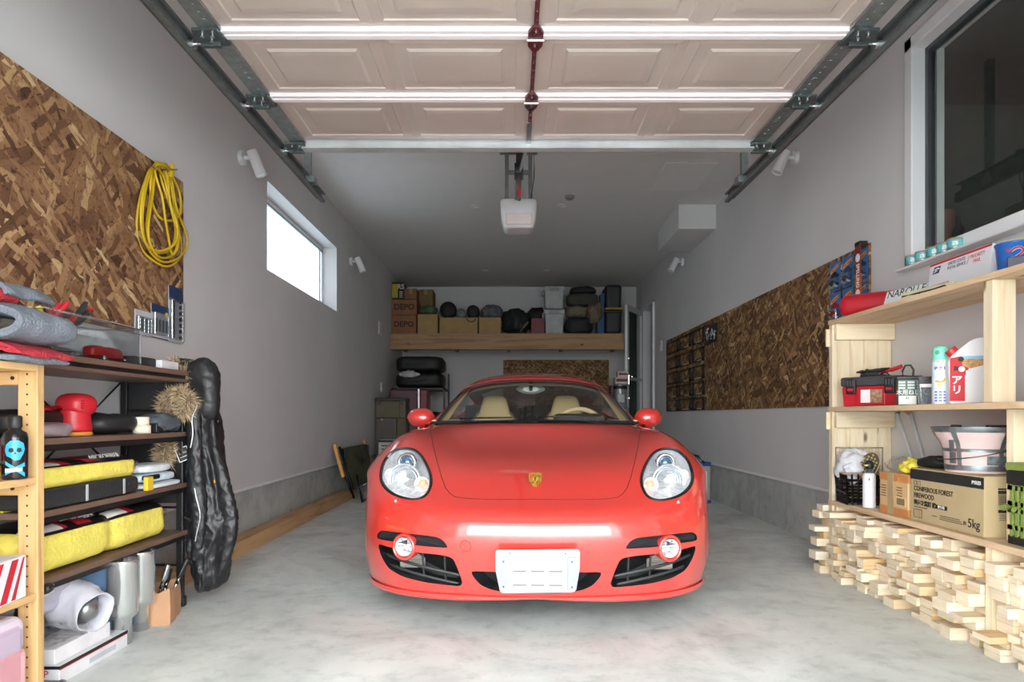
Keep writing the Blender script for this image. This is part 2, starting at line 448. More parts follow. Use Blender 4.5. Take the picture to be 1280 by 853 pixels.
# right wall: interior window hole and door hole
RY0, RY1, RZ0, RZ1 = 2.25, 3.78, 1.735, 3.0
DY0, DY1, DZ1 = 10.42, 11.38, 2.72
b = MB()
for p, q in (((YF, .405), (RY0, ZC)), ((RY1, .405), (DY0, ZC)), ((RY0, .405), (RY1, RZ0)), ((RY0, RZ1), (RY1, ZC)), ((DY0, DZ1), (DY1, ZC)), ((DY1, .405), (YB, ZC))):
    b.b2((XR, p[0], p[1]), (XR+.16, q[0], q[1]))
struct(b.build('wall_right', M_WALL, base=False))
b = MB(); b.b2((XR+.02, YF, 0), (XR+.16, YB, .404)); struct(b.build('baseboard_right', M_FOUND, base=False))
b = MB(); b.b2((XR-.006, YF, .392), (XR+.012, YB, .412)); struct(b.build('trim_2', M_WHITE, base=False))
b = MB(); b.b2((XL-.2, YB, 0), (XR+.16, YB+.15, ZC)); struct(b.build('wall_back', M_WALL, base=False))
# front wall around the vehicle opening (behind the camera's near field)
OX0, OX1, OZ = -1.25, 1.45, 2.38
b = MB(); b.b2((XL-.2, YF-.15, 0), (OX0, YF, ZC)); b.b2((OX1, YF-.15, 0), (XR+.16, YF, ZC)); b.b2((OX0, YF-.15, OZ), (OX1, YF, ZC))
struct(b.build('wall_front', M_WALL, base=False))
b = MB(); b.b2((XL-.2, YF-.15, ZC), (XR+.16, YB+.15, ZC+.15)); struct(b.build('ceiling', M_CEIL, base=False))
# access hatch outline and boxed soffit
hx0, hx1, hy0, hy1 = 1.40, 1.86, 6.1, 6.85
b = MB()
b.b2((hx0, hy0, ZC-.006), (hx1, hy1, ZC)); struct(b.build('trim_3', plain('e2e0de', .8, var=.01), base=False))
b = MB(); b.b2((1.81, 7.31, 2.94), (XR, 8.34, ZC)); struct(b.build('trim_4', M_WALL, base=False))
# unseen slab and side walls, added outside the opening to cut the sky light
PY0 = -1.3
b = MB(); b.b2((OX0-1.2, PY0, 2.50), (OX1+1.2, YF-.15, 2.65)); struct(b.build('light_baffle_top', M_CEIL, base=False))
b = MB(); b.b2((OX0-.95, PY0, 0), (OX0-.65, YF-.15, 2.5)); struct(b.build('light_baffle_left', M_WALL, base=False))
b = MB(); b.b2((OX1+.65, PY0, 0), (OX1+.95, YF-.15, 2.5)); struct(b.build('light_baffle_right', M_WALL, base=False))
# left window
g = struct(thing('window_1', 'frosted white framed high window in left wall', 'window', (XL-.1, (WY0+WY1)/2, WZ0)))
b = MB(); t = .045; X0, X1 = XL-.2, XL-.15
for p, q in (((WY0, WZ0), (WY1, WZ0+t)), ((WY0, WZ1-t), (WY1, WZ1)), ((WY0, WZ0), (WY0+t, WZ1)), ((WY1-t, WZ0), (WY1, WZ1))):
    b.b2((X0, p[0], p[1]), (X1, q[0], q[1]), .004)
b.build('window_frame', M_FRAME, g)
b = MB(); b.b2((X1-.002, WY0+.02, WZ1-t-.012), (X1+.008, WY1-.02, WZ1-t)); b.build('frame_seal', plain('5b5d60', .5), g)
mfro = bpy.data.materials.new('frosted_glass'); mfro.use_nodes = True; nt = mfro.node_tree; nt.nodes.clear()
o_ = N(nt, 'ShaderNodeOutputMaterial'); tr = N(nt, 'ShaderNodeBsdfTranslucent'); tr.inputs[0].default_value = (.165, .19, .205, 1)
gl = N(nt, 'ShaderNodeBsdfGlossy'); gl.inputs['Roughness'].default_value = .3
tcx = N(nt, 'ShaderNodeTexCoord'); nz = N(nt, 'ShaderNodeTexNoise', Scale=180.0); nt.links.new(tcx.outputs['Object'], nz.inputs['Vector'])
bp = N(nt, 'ShaderNodeBump', Strength=.3, Distance=.002); nt.links.new(nz.outputs[0], bp.inputs['Height']); nt.links.new(bp.outputs[0], tr.inputs['Normal'])
mx = N(nt, 'ShaderNodeMixShader'); mx.inputs[0].default_value = .05; nt.links.new(tr.outputs[0], mx.inputs[1]); nt.links.new(gl.outputs[0], mx.inputs[2]); nt.links.new(mx.outputs[0], o_.inputs[0])
b = MB(); b.quad((X0+.02, WY0+t, WZ0+t), (X0+.02, WY1-t, WZ0+t), (X0+.02, WY1-t, WZ1-t), (X0+.02, WY0+t, WZ1-t)); b.build('window_pane', mfro, g)
b = MB(); b.b2((X1-.01, WY1-.16, WZ0+t), (X1+.004, WY1-.12, WZ1-t), .003); b.build('window_stile', M_FRAME, g)
b = MB(); b.b2((X1, WY1-.14, WZ0+t+.01), (X1+.012, WY1-.12, WZ0+t+.05)); b.build('latch', plain('2c4f7c', .4), g)
# right interior window: white casing, dark room behind
g = struct(thing('window_2', 'large white framed dark window in right wall', 'window', (XR+.05, (RY0+RY1)/2, RZ0)))
b = MB(); t = .07; X0, X1 = XR-.022, XR+.16
for p, q in (((RY0, RZ0), (RY1, RZ0+t)), ((RY0, RZ1-t), (RY1, RZ1)), ((RY0, RZ0), (RY0+t, RZ1)), ((RY1-t, RZ0), (RY1, RZ1))):
    b.b2((X0, p[0], p[1]), (X1, q[0], q[1]), .006)
for p, q in (((RY0-.03, RZ0-.014), (RY1+.0, RZ0+.0)),):
    b.b2((XR-.072, p[0], p[1]), (XR, q[0], q[1]), .006)
b.build('window_frame', M_FRAME, g)
b = MB(); t2 = t+.03; X0, X1 = XR+.05, XR+.1
for p, q in (((RY0+t, RZ0+t), (RY1-t, RZ0+t2)), ((RY0+t, RZ1-t2), (RY1-t, RZ1-t)), ((RY0+t, RZ0+t), (RY0+t2, RZ1-t)), ((RY1-t2, RZ0+t), (RY1-t, RZ1-t))):
    b.b2((X0, p[0], p[1]), (X1, q[0], q[1]), .004)
b.build('sash', plain('3a3f42', .35), g)
b = MB(); b.quad((XR+.07, RY0+t2, RZ0+t2), (XR+.07, RY1-t2, RZ0+t2), (XR+.07, RY1-t2, RZ1-t2), (XR+.07, RY0+t2, RZ1-t2)); b.build('window_pane', glassy('window_glass', (.7, .74, .71), 1.8, .004), g)
b = MB(); xx = XR+1.9; y0, y1, z0, z1 = 1.9, 5.4, 1.2, 3.4
b.quad((xx, y0, z0), (xx, y1, z0), (xx, y1, z1), (xx, y0, z1)); b.quad((XR+.161, y0, z0), (xx, y0, z0), (xx, y0, z1), (XR+.161, y0, z1)); b.quad((XR+.161, y1, z0), (xx, y1, z0), (xx, y1, z1), (XR+.161, y1, z1))
b.quad((XR+.161, y0, z1), (xx, y0, z1), (xx, y1, z1), (XR+.161, y1, z1)); b.quad((XR+.161, y0, z0), (xx, y0, z0), (xx, y1, z0), (XR+.161, y1, z0))
struct(b.build('wall_room', plain('5c615a', .9), base=False))
# back right door: frame, open leaf
g = struct(thing('door_1', 'white framed glass door standing open at back right', 'door', (XR, (DY0+DY1)/2, .405)))
b = MB(); t = .045
for p, q in (((DY0, .405), (DY0+t, DZ1)), ((DY1-t, .405), (DY1, DZ1)), ((DY0, DZ1-t), (DY1, DZ1)), ((DY0, .405), (DY1, .405+t))):
    b.b2((XR-.03, p[0], p[1]), (XR+.13, q[0], q[1]), .004)
b.build('door_frame', M_FRAME, g)
hp = Vector((XR-.02, DY1-.06, .46)); ang = math.atan2(-.66, -.36); L = .80; hh = DZ1-.05-.46
Mx = Matrix.Translation(hp) @ Matrix.Rotation(ang, 4, 'Z')
b = MB(); st = .085
b.box((st/2, 0, hh/2), (st, .04, hh), bev=.004, M=Mx); b.box((L-st/2, 0, hh/2), (st, .04, hh), bev=.004, M=Mx)
b.box((L/2, 0, st/2), (L, .04, st), bev=.004, M=Mx); b.box((L/2, 0, hh-st/2), (L, .04, st), bev=.004, M=Mx); b.box((L/2, 0, hh*.48), (L, .036, .05), bev=.004, M=Mx)
leaf = b.build('door_leaf', M_FRAME, g)
b = MB(); b.box((L/2, 0, hh/2), (L-2*st, .008, hh-2*st), M=Mx); b.build('glass', glassy('door_glass', (.62, .70, .66), 1.6, .02), leaf)
b = MB()
for z in (hh*.62, hh*.34): b.box((L-.045, .03, z), (.03, .03, .03), bev=.006, M=Mx)
b.box((L-.045, .03, hh*.47), (.035, .02, .16), bev=.006, M=Mx); b.cyl(Mx @ Vector((L-.045, .03, hh*.49)), Mx @ Vector((L-.045, .08, hh*.49)), .01); b.cyl(Mx @ Vector((L-.045, .075, hh*.49)), Mx @ Vector((L-.16, .075, hh*.49)), .009)
b.build('door_handle', M_CHROME, leaf)
b = MB(); xx = XR+1.0; y0, y1, z0, z1 = DY0-.3, DY1+.3, .3, 2.95
b.quad((xx, y0, z0), (xx, y1, z0), (xx, y1, z1), (xx, y0, z1))
for yy in (y0, y1): b.quad((XR+.161, yy, z0), (xx, yy, z0), (xx, yy, z1), (XR+.161, yy, z1))
for zz in (z0, z1): b.quad((XR+.161, y0, zz), (xx, y0, zz), (xx, y1, zz), (XR+.161, y1, zz)); struct(b.build('wall_passage', plain('3b3d3c', .9), base=False))

# ------------------------------------------------------------------ wall and ceiling fittings
def spotlight(base, d, label):
    """short cylinder spot on a round wall plate"""
    base = Vector(base); n = Vector((1 if base.x < 0 else -1, 0, 0))
    t = thing('spotlight', label, 'spotlight', base, group='wall spotlights')
    b = MB(); b.cyl(base, base+n*.03, .05, seg=24); b.build('wall_plate', M_PVC, t)
    e = base+n*.10; b = MB(); b.cyl(base+n*.03, e, .014); b.sphere(e, .024); b.build('arm', M_PVC, t)
    d = Vector(d).normalized(); c0 = e-d*.05; c1 = e+d*.13
    b = MB(); b.cyl(c0, c1, .036, .04, seg=24, cap=False); b.cyl(c0, c0+d*.004, .036, seg=24); b.cyl(c1-d*.012, c1-d*.01, .038, seg=24); b.build('lamp_head', M_PVC, t)
    b = MB(); b.cyl(c1-d*.011, c1-d*.006, .03, seg=20); b.build('lens', plain('d8d8d4', .2), t)
spotlight((XL, 4.78, 2.74), (.35, .2, -1), 'white spotlight on left wall between yellow cord and window')
spotlight((XL, 8.07, 2.76), (.4, .1, -1), 'white spotlight on left wall beyond the window')
spotlight((XR, 5.25, 2.92), (-.45, .0, -1), 'white spotlight on right wall below the door track')
spotlight((XR, 8.70, 2.90), (-.5, 0, -1), 'white spotlight on right wall under the soffit box')
for px, py, lab in ((594, 258, 'round recessed ceiling downlight left of the opener motor'), (703, 257, 'round recessed ceiling downlight right of the opener motor'), (607, 338, 'round recessed downlight above the loft boxes'), (683, 338, 'round recessed downlight above the grey loft bins')):
    Y = F*(ZC-H)/(CY-py); X = sx(px, Y)
    t = thing('downlight', lab, 'light', (X, Y, ZC), group='recessed downlights')
    b = MB(); b.lathe([(.055, 0), (.055, -.006), (.042, -.008), (.036, .01)], (X, Y, ZC), seg=24); b.build('trim_ring', M_WHITE, t)
    b = MB(); b.lathe([(.036, -.002), (.0, -.004)], (X, Y, ZC), seg=24); b.build('diffuser', plain('f4f3ee', .5, var=.01), t)
Y = F*(ZC-H)/(CY-245); X = sx(712, Y)
b = MB(); b.lathe([(.05, 0), (.05, -.02), (.035, -.035), (0, -.037)], (X, Y, ZC)); tag(b.build('ceiling_sensor', plain('77736f', .5)), 'small dark round sensor on ceiling right of opener motor', 'sensor')
def plate(c, n, w, h, label, toggles=1):
    c = Vector(c)
    t = thing('wall_switch', label, 'switch', c)
    s = 1 if n > 0 else -1
    b = MB(); b.b2((c.x, c.y-w/2, c.z-h/2), (c.x+s*.012, c.y+w/2, c.z+h/2), .003); b.build('plate', M_WHITE, t)
    b = MB()
    for k in range(toggles): b.b2((c.x+s*.012, c.y-w*.28, c.z-h*.3+k*.06), (c.x+s*.018, c.y+w*.28, c.z-h*.3+k*.06+.045), .002)
    b.build('rocker', plain('d9d9d6', .4), t)
plate(onwall(474.5, 411, XL), 1, .2, .19, 'white switch plate on left wall in front of loft boxes', 2)
plate(onwall(476.5, 484, XL), 1, .1, .14, 'small white outlet on left wall behind folded chair')
plate(onwall(826.5, 433, XR), -1, .13, .16, 'white switch plate on right wall beside the back door', 2)

# ------------------------------------------------------------------ overhead sectional door, parked open under the ceiling
DX0, DX1, DZ = -1.14, 1.335, 2.44
DCX = .10
door = struct(thing('garage_door', 'open sectional overhead door with embossed panels', 'garage door', (DCX, 2.5, DZ)))
def panel_mat():
    m, nt, b = nodemat('door_skin'); tc = N(nt, 'ShaderNodeTexCoord')
    n = N(nt, 'ShaderNodeTexNoise', Scale=3.0, Detail=3.0); nt.links.new(tc.outputs['Object'], n.inputs['Vector'])
    nt.links.new(ramp(nt, n.outputs[0], [(.3, srgb('ad9f95')), (.7, srgb('b8aaa0'))]), b.inputs['Base Color'])
    b.inputs['Roughness'].default_value = .35
    return m
M_DOOR = panel_mat(); M_DOORW = plain('efeaec', .4, var=.02)
joints = [1.62, 2.165, 2.70, 3.245, 3.77]
for s in range(4):
    ya, yb = joints[s]+.012, joints[s+1]-.012
    b = MB(); b.b2((DX0, ya, DZ+.012), (DX1, yb, DZ+.05))
    sec = b.build('door_section', M_DOOR, door)
    # embossed skin: four raised rectangles
    hw = (DCX-.03-DX0)/2
    cells = []
    for x0, x1 in ((DX0+.02, DX0+hw), (DX0+hw, DCX-.03), (DCX+.03, DCX+.03+(DX1-DCX-.03)/2), (DCX+.03+(DX1-DCX-.03)/2, DX1-.02)):
        cells.append((x0, x1))
    b = MB()
    def loop(x0, x1, y0, y1, z): return [Vector((x0, y0, z)), Vector((x1, y0, z)), Vector((x1, y1, z)), Vector((x0, y1, z))]
    for x0, x1 in cells:
        L0 = loop(x0, x1, ya+.03, yb-.03, DZ+.012)
        steps = [(0, .012), (.05, .006), (.062, .018), (.10, .019), (.125, .004), (.16, .002)]
        Ls = [loop(x0+i*.9, x1-i*.9, ya+.03+i*.78, yb-.03-i*.78, DZ+z) for i, z in steps]
        for A, B in zip(Ls, Ls[1:]):
            for k in range(4): b.quad(A[k], A[(k+1) % 4], B[(k+1) % 4], B[k])
        b.quad(*Ls[-1])
    b.build('panel_emboss', M_DOOR, sec)
    if s < 3:
        y = joints[s+1]
        b = MB(); b.b2((DX0, y-.032, DZ-.006), (DX1, y-.008, DZ+.02), .003); b.b2((DX0, y-.006, DZ-.01), (DX1, y+.026, DZ+.02), .004); b.build('meeting_rail', M_DOORW, sec)
# end strut (galvanised)
b = MB(); b.b2((DX0-.02, 3.775, DZ-.025), (DX1+.02, 3.78, DZ+.05)); b.b2((DX0-.02, 3.775, DZ-.028), (DX1+.02, 3.84, DZ-.024)); b.b2((DX0-.02, 3.836, DZ-.028), (DX1+.02, 3.84, DZ-.01)); b.b2((DX0-.02, 3.775, DZ+.046), (DX1+.02, 3.80, DZ+.05))
b.build('end_strut', plain('c4cacb', .3, .35, .12, 6), door)
# side stiles with brackets and rollers
for s, x in ((-1, DX0), (1, DX1)):
    b = MB(); b.b2((x-s*.005, 1.5, DZ-.004), (x+s*.075, 3.83, DZ+.008)); b.b2((x+s*.07, 1.5, DZ-.004), (x+s*.075, 3.83, DZ+.05))
    for k in range(44): b.cyl((x+s*.03, 1.55+k*.05, DZ-.006), (x+s*.03, 1.55+k*.05, DZ-.003), .007 if k % 3 else .011, seg=8)
    b.build('side_stile', M_GALV, door)
    for y in joints[1:4]+[3.80]:
        b = MB()
        Mb = Matrix.Translation((x+s*.05, y, DZ-.008))
        b.prism([(-.05, -.06), (.05, -.06), (.065, .03), (.03, .06), (-.06, .05)] if s > 0 else [(.05, -.06), (-.05, -.06), (-.065, .03), (-.03, .06), (.06, .05)], -.012, 0, M=Mb)
        b.b2((x+s*.02, y+.02, DZ-.035), (x+s*.10, y+.045, DZ-.01), .003)
        hb = b.build('hinge_bracket', M_GALVD, door)
        b = MB()
        for dx, dy in ((-.02, -.03), (.02, -.03), (.0, .01)): b.cyl((x+s*(.05+dx), y+dy, DZ-.028), (x+s*(.05+dx), y+dy, DZ-.02), .009, seg=6)
        b.cyl((x+s*.02, y+.032, DZ-.022), (x+s*.155, y+.032, DZ-.022), .006); b.cyl((x+s*.125, y+.032, DZ-.022), (x+s*.15, y+.032, DZ-.022), .022, seg=16)
        b.build('roller', M_STEEL, hb)
# centre stile with hinge plates
M_DKRED = plain('4c181d', .45, var=.1, scale=20)
b = MB(); b.b2((DCX-.009, 1.6, DZ-.006), (DCX+.009, 3.55, DZ+.006), .002)
for k in range(30):
    b.cyl((DCX, 1.65+k*.063, DZ-.010), (DCX, 1.65+k*.063, DZ-.005), .004, seg=6, m=1)
b.build('centre_stile', [M_DKRED, M_STEEL], door)
b = MB(); b.b2((DCX-.012, 3.5, DZ-.007), (DCX+.012, 3.80, DZ-.002)); b.build('arm_plate', M_GALV, door)
for y, mt in ((2.165, M_DKRED), (2.70, M_DKRED), (3.245, M_DKRED)):
    for s2 in (-1, 1):
        b = MB()
        b.prism([(-.012, s2*.085), (.012, s2*.085), (.03, s2*.045), (.03, s2*.004), (-.03, s2*.004), (-.03, s2*.045)], -.012, 0, M=Matrix.Translation((DCX, y+.01, DZ-.006)))
        hp_ = b.build('hinge_plate', plain('3b3033', .4) if (y > 3 and s2 > 0) else mt, door)
        b = MB(); b.cyl((DCX-.0, y+.01+s2*.05, DZ-.024), (DCX, y+.01+s2*.05, DZ-.016), .009, seg=6)
        if s2 > 0: b.cyl((DCX-.034, y+.01, DZ-.02), (DCX+.034, y+.01, DZ-.02), .007)
        b.build('bolt', M_STEEL, hp_)
# horizontal tracks
for s, x, lab in ((-1, -1.275, 'left horizontal steel track of the overhead door'), (1, 1.475, 'right horizontal steel track of the overhead door')):
    t = thing('door_track', lab, 'track', (x, 3, DZ))
    t['kind'] = 'structure'
    prof = [(0, -.032), (s*.0, .032), (-s*.028, .032), (-s*.028, .02), (-s*.022, .02), (-s*.022, .026), (-s*.006, .026), (-s*.006, -.026), (-s*.022, -.026), (-s*.022, -.016), (-s*.028, -.016), (-s*.028, -.032)]
    b = MB(); rows = [[Vector((x+p[0]+s*.028, y, DZ-.015+p[1])) for p in prof] for y in (1.25, 4.68)]
    b.grid(rows, smooth=False, closeu=True); b.build('rail', plain('6a6f6f', .45, .6, .2, 20), t)
    b = MB(); b.b2((x+s*.03, 1.25, DZ-.05), (x+s*.034, 4.6, DZ+.05)); b.b2((x+s*.034, 1.25, DZ+.046), (x+s*.075, 4.6, DZ+.05)); b.build('rail_angle', plain('7a7f80', .4, .8, .15, 20), t)
    b = MB(); b.b2((x+s*.0, 4.33, DZ+.01), (x+s*.04, 4.37, ZC)); b.b2((x-s*.03, 4.31, DZ-.03), (x+s*.05, 4.39, DZ+.012), .003); b.build('hanger', M_GALV, t)
# opener
op = thing('garage_door_opener', 'white ceiling mounted garage door opener with rail', 'opener', (.07, 5.8, 2.52))
b = MB()
cx_ = .07
P = []
for z, w, d0, d1 in ((2.515, .19, .05, .12), (2.525, .25, .02, .16), (2.62, .30, 0, .2), (2.74, .31, .0, .2), (2.755, .28, .02, .18)):
    w *= .5
    P.append([Vector((cx_+a*w, 5.7+(-d0 if False else 0)+yy, z)) for a, yy in ((-1, .05+d0), (-.93, .01+d0), (-.6, d0), (0, d0-.004), (.6, d0), (.93, .01+d0), (1, .05+d0), (1, .26-d0), (.8, .3-d0), (-.8, .3-d0), (-1, .26-d0))])
b.grid(P, closeu=True); b.add(P[0], [list(range(11))[::-1]]); b.add(P[-1], [list(range(11))])
b.build('motor_housing', plain('dcdcde', .35, var=.02), op)
b = MB(); b.b2((cx_-.11, 5.695, 2.535), (cx_+.11, 5.72, 2.63), .01); b.build('light_cover', plain('d8cbc9', .4, var=.02), op)
b = MB(); b.b2((.04, 1.3, 2.735), (.085, 5.72, 2.765)); b.b2((.03, 4.95, 2.70), (.095, 5.12, 2.77), .004); op_r = b.build('rail', plain('2e2f30', .35, .6), op)
b = MB(); b.tube([(.10, 3.82, 2.45), (.105, 4.3, 2.62), (.07, 4.98, 2.72)], .012); b.build('door_arm', M_STEEL, op)
b = MB(); b.tube([(.06, 5.02, 2.70), (.064, 5.05, 2.62), (.064, 5.06, 2.60)], .003); b.build('pull_cord', M_RED, op)
b = MB(); b.cyl((.064, 5.06, 2.60), (.064, 5.06, 2.55), .012); b.build('pull_handle', M_RED, op)
b = MB(); b.cyl((.064, 5.06, 2.55), (.064, 5.06, 2.528), .012); b.build('handle_tip', plain('1f6a35', .4), op)
b = MB()
for x in (-.03, .17):
    b.b2((x-.017, 5.8, 2.74), (x+.017, 5.803, ZC)); b.b2((x-.017, 5.8, 2.74), (x-.014, 5.83, ZC))
b.b2((-.09, 5.79, ZC-.035), (.23, 5.83, ZC)); b.b2((-.03, 5.79, 2.98), (.17, 5.795, 3.02)); b.b2((-.05, 5.79, 2.72), (.19, 5.80, 2.75))
b.build('ceiling_bracket', plain('77797a', .5, .5, .15, 20), op)
b = MB(); b.tube([(.20, 5.82, ZC), (.205, 5.82, 3.05), (.20, 5.82, 2.95), (.185, 5.8, 2.85), (.17, 5.8, 2.74)], .004); b.build('power_cord', M_BLACK, op)
# timber sleeper along left foundation
y0, y1 = 3.5, 7.8
b = MB(); b.b2((XL+.0, y0, 0), (XL+.13, y1, .1), .004); tag(b.build('timber_beam', wood('c9a071', 'a67b4c', 'Y', .6)), 'long raw timber lying on floor along left foundation', 'timber')
# boards
b = MB(); b.b2((XL+.003, 2.10, 1.34), (XL+.015, 3.92, 2.27)); b.build('osb_board', M_OSBL); lb = bpy.data.objects['osb_board']; tag(lb, 'large strand board on left wall holding the yellow cord', 'board')
b = MB()
b.b2((XR-.015, 4.16, .99), (XR-.003, 9.56, 1.985))
tag(b.build('osb_board', M_OSBR), 'long strand board on right wall with frames and toy cars', 'board')
b = MB(); b.b2((-.126, YB-.015, 1.0), (1.73, YB-.003, 1.916)); tag(b.build('osb_board', M_OSBB), 'strand board on back wall above the car roof', 'board')
# ------------------------------------------------------------------ red sports coupe
CAR_D, CAR_X, YAW = 2.75, .105, .03
car = thing('sports_car', 'glossy red sports coupe parked nose out on the pale concrete floor', 'car', (CAR_X, CAR_D, 0), -YAW)
CM = wm(car); CI = CM.inverted()
def carpaint():
    m, nt, b = nodemat('red_car_paint')
    tc = N(nt, 'ShaderNodeTexCoord'); n = N(nt, 'ShaderNodeTexNoise', Scale=900.0, Detail=1.0); nt.links.new(tc.outputs['Object'], n.inputs['Vector'])
    nt.links.new(ramp(nt, n.outputs[0], [(.3, CARLO), (.7, CARHI)]), b.inputs['Base Color'])
    b.inputs['Roughness'].default_value = .42; b.inputs['Specular IOR Level'].default_value = .45
    b.inputs['Coat Weight'].default_value = 1.0; b.inputs['Coat Roughness'].default_value = .02; b.inputs['Coat IOR'].default_value = 1.85
    return m
CARLO, CARHI = (.66, .030, .022, 1), (.72, .038, .027, 1)
M_PAINT = carpaint()
M_RUB = plain('0c0c0d', .55, var=.1)
M_TRIM = plain('1a1b1d', .42, var=.08)
M_BEIGE = plain('d2bc8c', .6, var=.06, bump=.08, bscale=150)
M_CHROMEL = plain('eef2f6', .12, 1, .02)
M_AMBER = plain('f0a878', .3, var=.05)
M_CARGLASS = glassy('car_glass', (.95, .97, .93), .8, .004)
M_LENS = glassy('lamp_lens', (.97, .98, 1), .9, .004)
rows = [
 # lip, lower face, grille, nose, upper bumper
 [(0,.085,.165),(.18,.09,.165),(.36,.115,.165),(.54,.175,.163),(.66,.27,.16),(.745,.385,.157),(.785,.475,.157),(.803,.53,.157),(.808,.56,.157)],
 [(0,.05,.235),(.18,.056,.235),(.36,.08,.235),(.545,.14,.235),(.675,.24,.235),(.762,.365,.235),(.800,.465,.235),(.816,.52,.235),(.820,.53,.235)],
 [(0,.018,.33),(.18,.024,.33),(.36,.048,.33),(.545,.105,.33),(.68,.21,.33),(.768,.345,.33),(.805,.45,.33),(.820,.505,.33),(.823,.513,.33)],
 [(0,0,.425),(.18,.006,.425),(.36,.03,.425),(.54,.09,.427),(.678,.195,.43),(.766,.33,.43),(.805,.445,.43),(.823,.515,.43),(.827,.53,.43)],
 [(0,.03,.51),(.18,.036,.511),(.355,.06,.514),(.53,.12,.52),(.665,.22,.527),(.755,.345,.53),(.800,.455,.53),(.824,.545,.53),(.834,.58,.53)],
 [(0,.15,.561),(.175,.156,.562),(.35,.178,.568),(.51,.225,.582),(.64,.30,.598),(.735,.395,.607),(.792,.485,.605),(.826,.57,.60),(.843,.64,.60)],
 [(0,.40,.655),(.17,.40,.657),(.34,.41,.661),(.49,.44,.677),(.61,.485,.708),(.71,.53,.712),(.785,.58,.685),(.838,.64,.652),(.858,.725,.65)],
 [(0,.87,.752),(.17,.87,.754),(.34,.87,.757),(.485,.87,.773),(.595,.87,.812),(.68,.87,.826),(.755,.87,.792),(.815,.87,.737),(.85,.87,.688)],
 [(0,1.15,.828),(.17,1.15,.828),(.34,1.15,.827),(.485,1.16,.826),(.60,1.17,.842),(.685,1.16,.845),(.765,1.14,.802),(.83,1.12,.715),(.858,1.10,.60)],
 [(0,1.33,.880),(.17,1.335,.879),(.34,1.36,.876),(.50,1.43,.870),(.61,1.48,.868),(.70,1.48,.848),(.785,1.43,.792),(.848,1.33,.60),(.862,1.23,.32)],
 [(0,1.75,.898),(.17,1.75,.898),(.34,1.77,.896),(.51,1.80,.893),(.63,1.82,.89),(.715,1.82,.866),(.80,1.78,.80),(.862,1.60,.54),(.862,1.31,.21)],
 [(0,2.2,.90),(.17,2.2,.90),(.34,2.2,.90),(.52,2.2,.902),(.645,2.2,.90),(.722,2.2,.876),(.806,2.2,.81),(.868,2.15,.55),(.856,2.1,.20)],
 [(0,2.75,.915),(.17,2.75,.915),(.34,2.75,.915),(.53,2.75,.917),(.655,2.75,.914),(.735,2.75,.892),(.822,2.76,.828),(.88,2.80,.56),(.866,2.86,.21)],
 [(0,3.0,.93),(.17,3.0,.93),(.34,3.0,.93),(.53,3.0,.931),(.66,3.0,.928),(.75,3.0,.906),(.845,3.0,.835),(.895,2.98,.60),(.893,2.93,.32)],
 [(0,3.3,.95),(.17,3.3,.95),(.34,3.3,.95),(.53,3.3,.949),(.655,3.3,.942),(.755,3.3,.915),(.848,3.295,.85),(.888,3.285,.77),(.90,3.285,.69)],
 [(0,3.7,.925),(.17,3.7,.925),(.34,3.7,.924),(.52,3.7,.92),(.63,3.7,.908),(.735,3.69,.88),(.825,3.65,.82),(.878,3.62,.61),(.893,3.64,.32)],
 [(0,4.15,.866),(.17,4.15,.866),(.33,4.15,.863),(.48,4.14,.858),(.585,4.12,.848),(.69,4.09,.815),(.78,4.04,.74),(.84,3.97,.54),(.85,3.8,.20)],
 [(0,4.335,.72),(.17,4.333,.72),(.32,4.325,.718),(.45,4.31,.713),(.55,4.295,.705),(.64,4.27,.685),(.715,4.22,.64),(.775,4.13,.47),(.79,4.0,.20)],
 [(0,4.32,.22),(.17,4.318,.22),(.32,4.31,.22),(.45,4.295,.22),(.54,4.275,.22),(.62,4.24,.22),(.69,4.18,.22),(.75,4.10,.21),(.77,4.04,.20)],
]
S, vi, ui = surf(rows, [14]*9+[8]*9, 12)
RR, CC = S.shape[:2]
V = S.reshape(-1, 3)
def gridfaces(R, C): return np.array([[i*C+j, i*C+j+1, (i+1)*C+j+1, (i+1)*C+j] for i in range(R-1) for j in range(C-1)])
Q = gridfaces(RR, CC)
BODY_BVH = BVHTree.FromPolygons([tuple(p) for p in V], [list(q) for q in Q])
def pix_on_body(px, py, bvh=None):
    """car-space point on the body surface seen along a sight line"""
    o = CI @ Vector((0, 0, H)); d = (CI.to_3x3() @ Vector(((px-CX)/F, 1, -(py-CY)/F))).normalized()
    h = (bvh or BODY_BVH).ray_cast(o, d)
    return h[0], h[1]
def outline(pts, n=80, mirror=False, sharp=False):
    P = []
    for p in pts:
        h, _ = pix_on_body(*p)
        if h is not None: P.append((h.x, h.z))
    C = closed_curve(P, n) if not sharp else np.array(P)
    return C
def mir(C): return np.array([(-x, z) for x, z in C])[::-1]
def front_hit(x, z):
    h = BODY_BVH.ray_cast(Vector((x, -1, z)), Vector((0, 1, 0))); return h[0], h[1]
def snap(poly, P):
    """closest points of closed polyline"""
    A = poly; B = np.roll(poly, -1, axis=0); best = None; bd = np.full(len(P), 1e9); out = P.copy()
    for a, b_ in zip(A, B):
        ab = b_-a; t = np.clip(((P-a) @ ab)/max(ab @ ab, 1e-12), 0, 1); q = a+t[:, None]*ab
        d = ((P-q)**2).sum(1); k = d < bd; bd[k] = d[k]; out[k] = q[k]
    return out
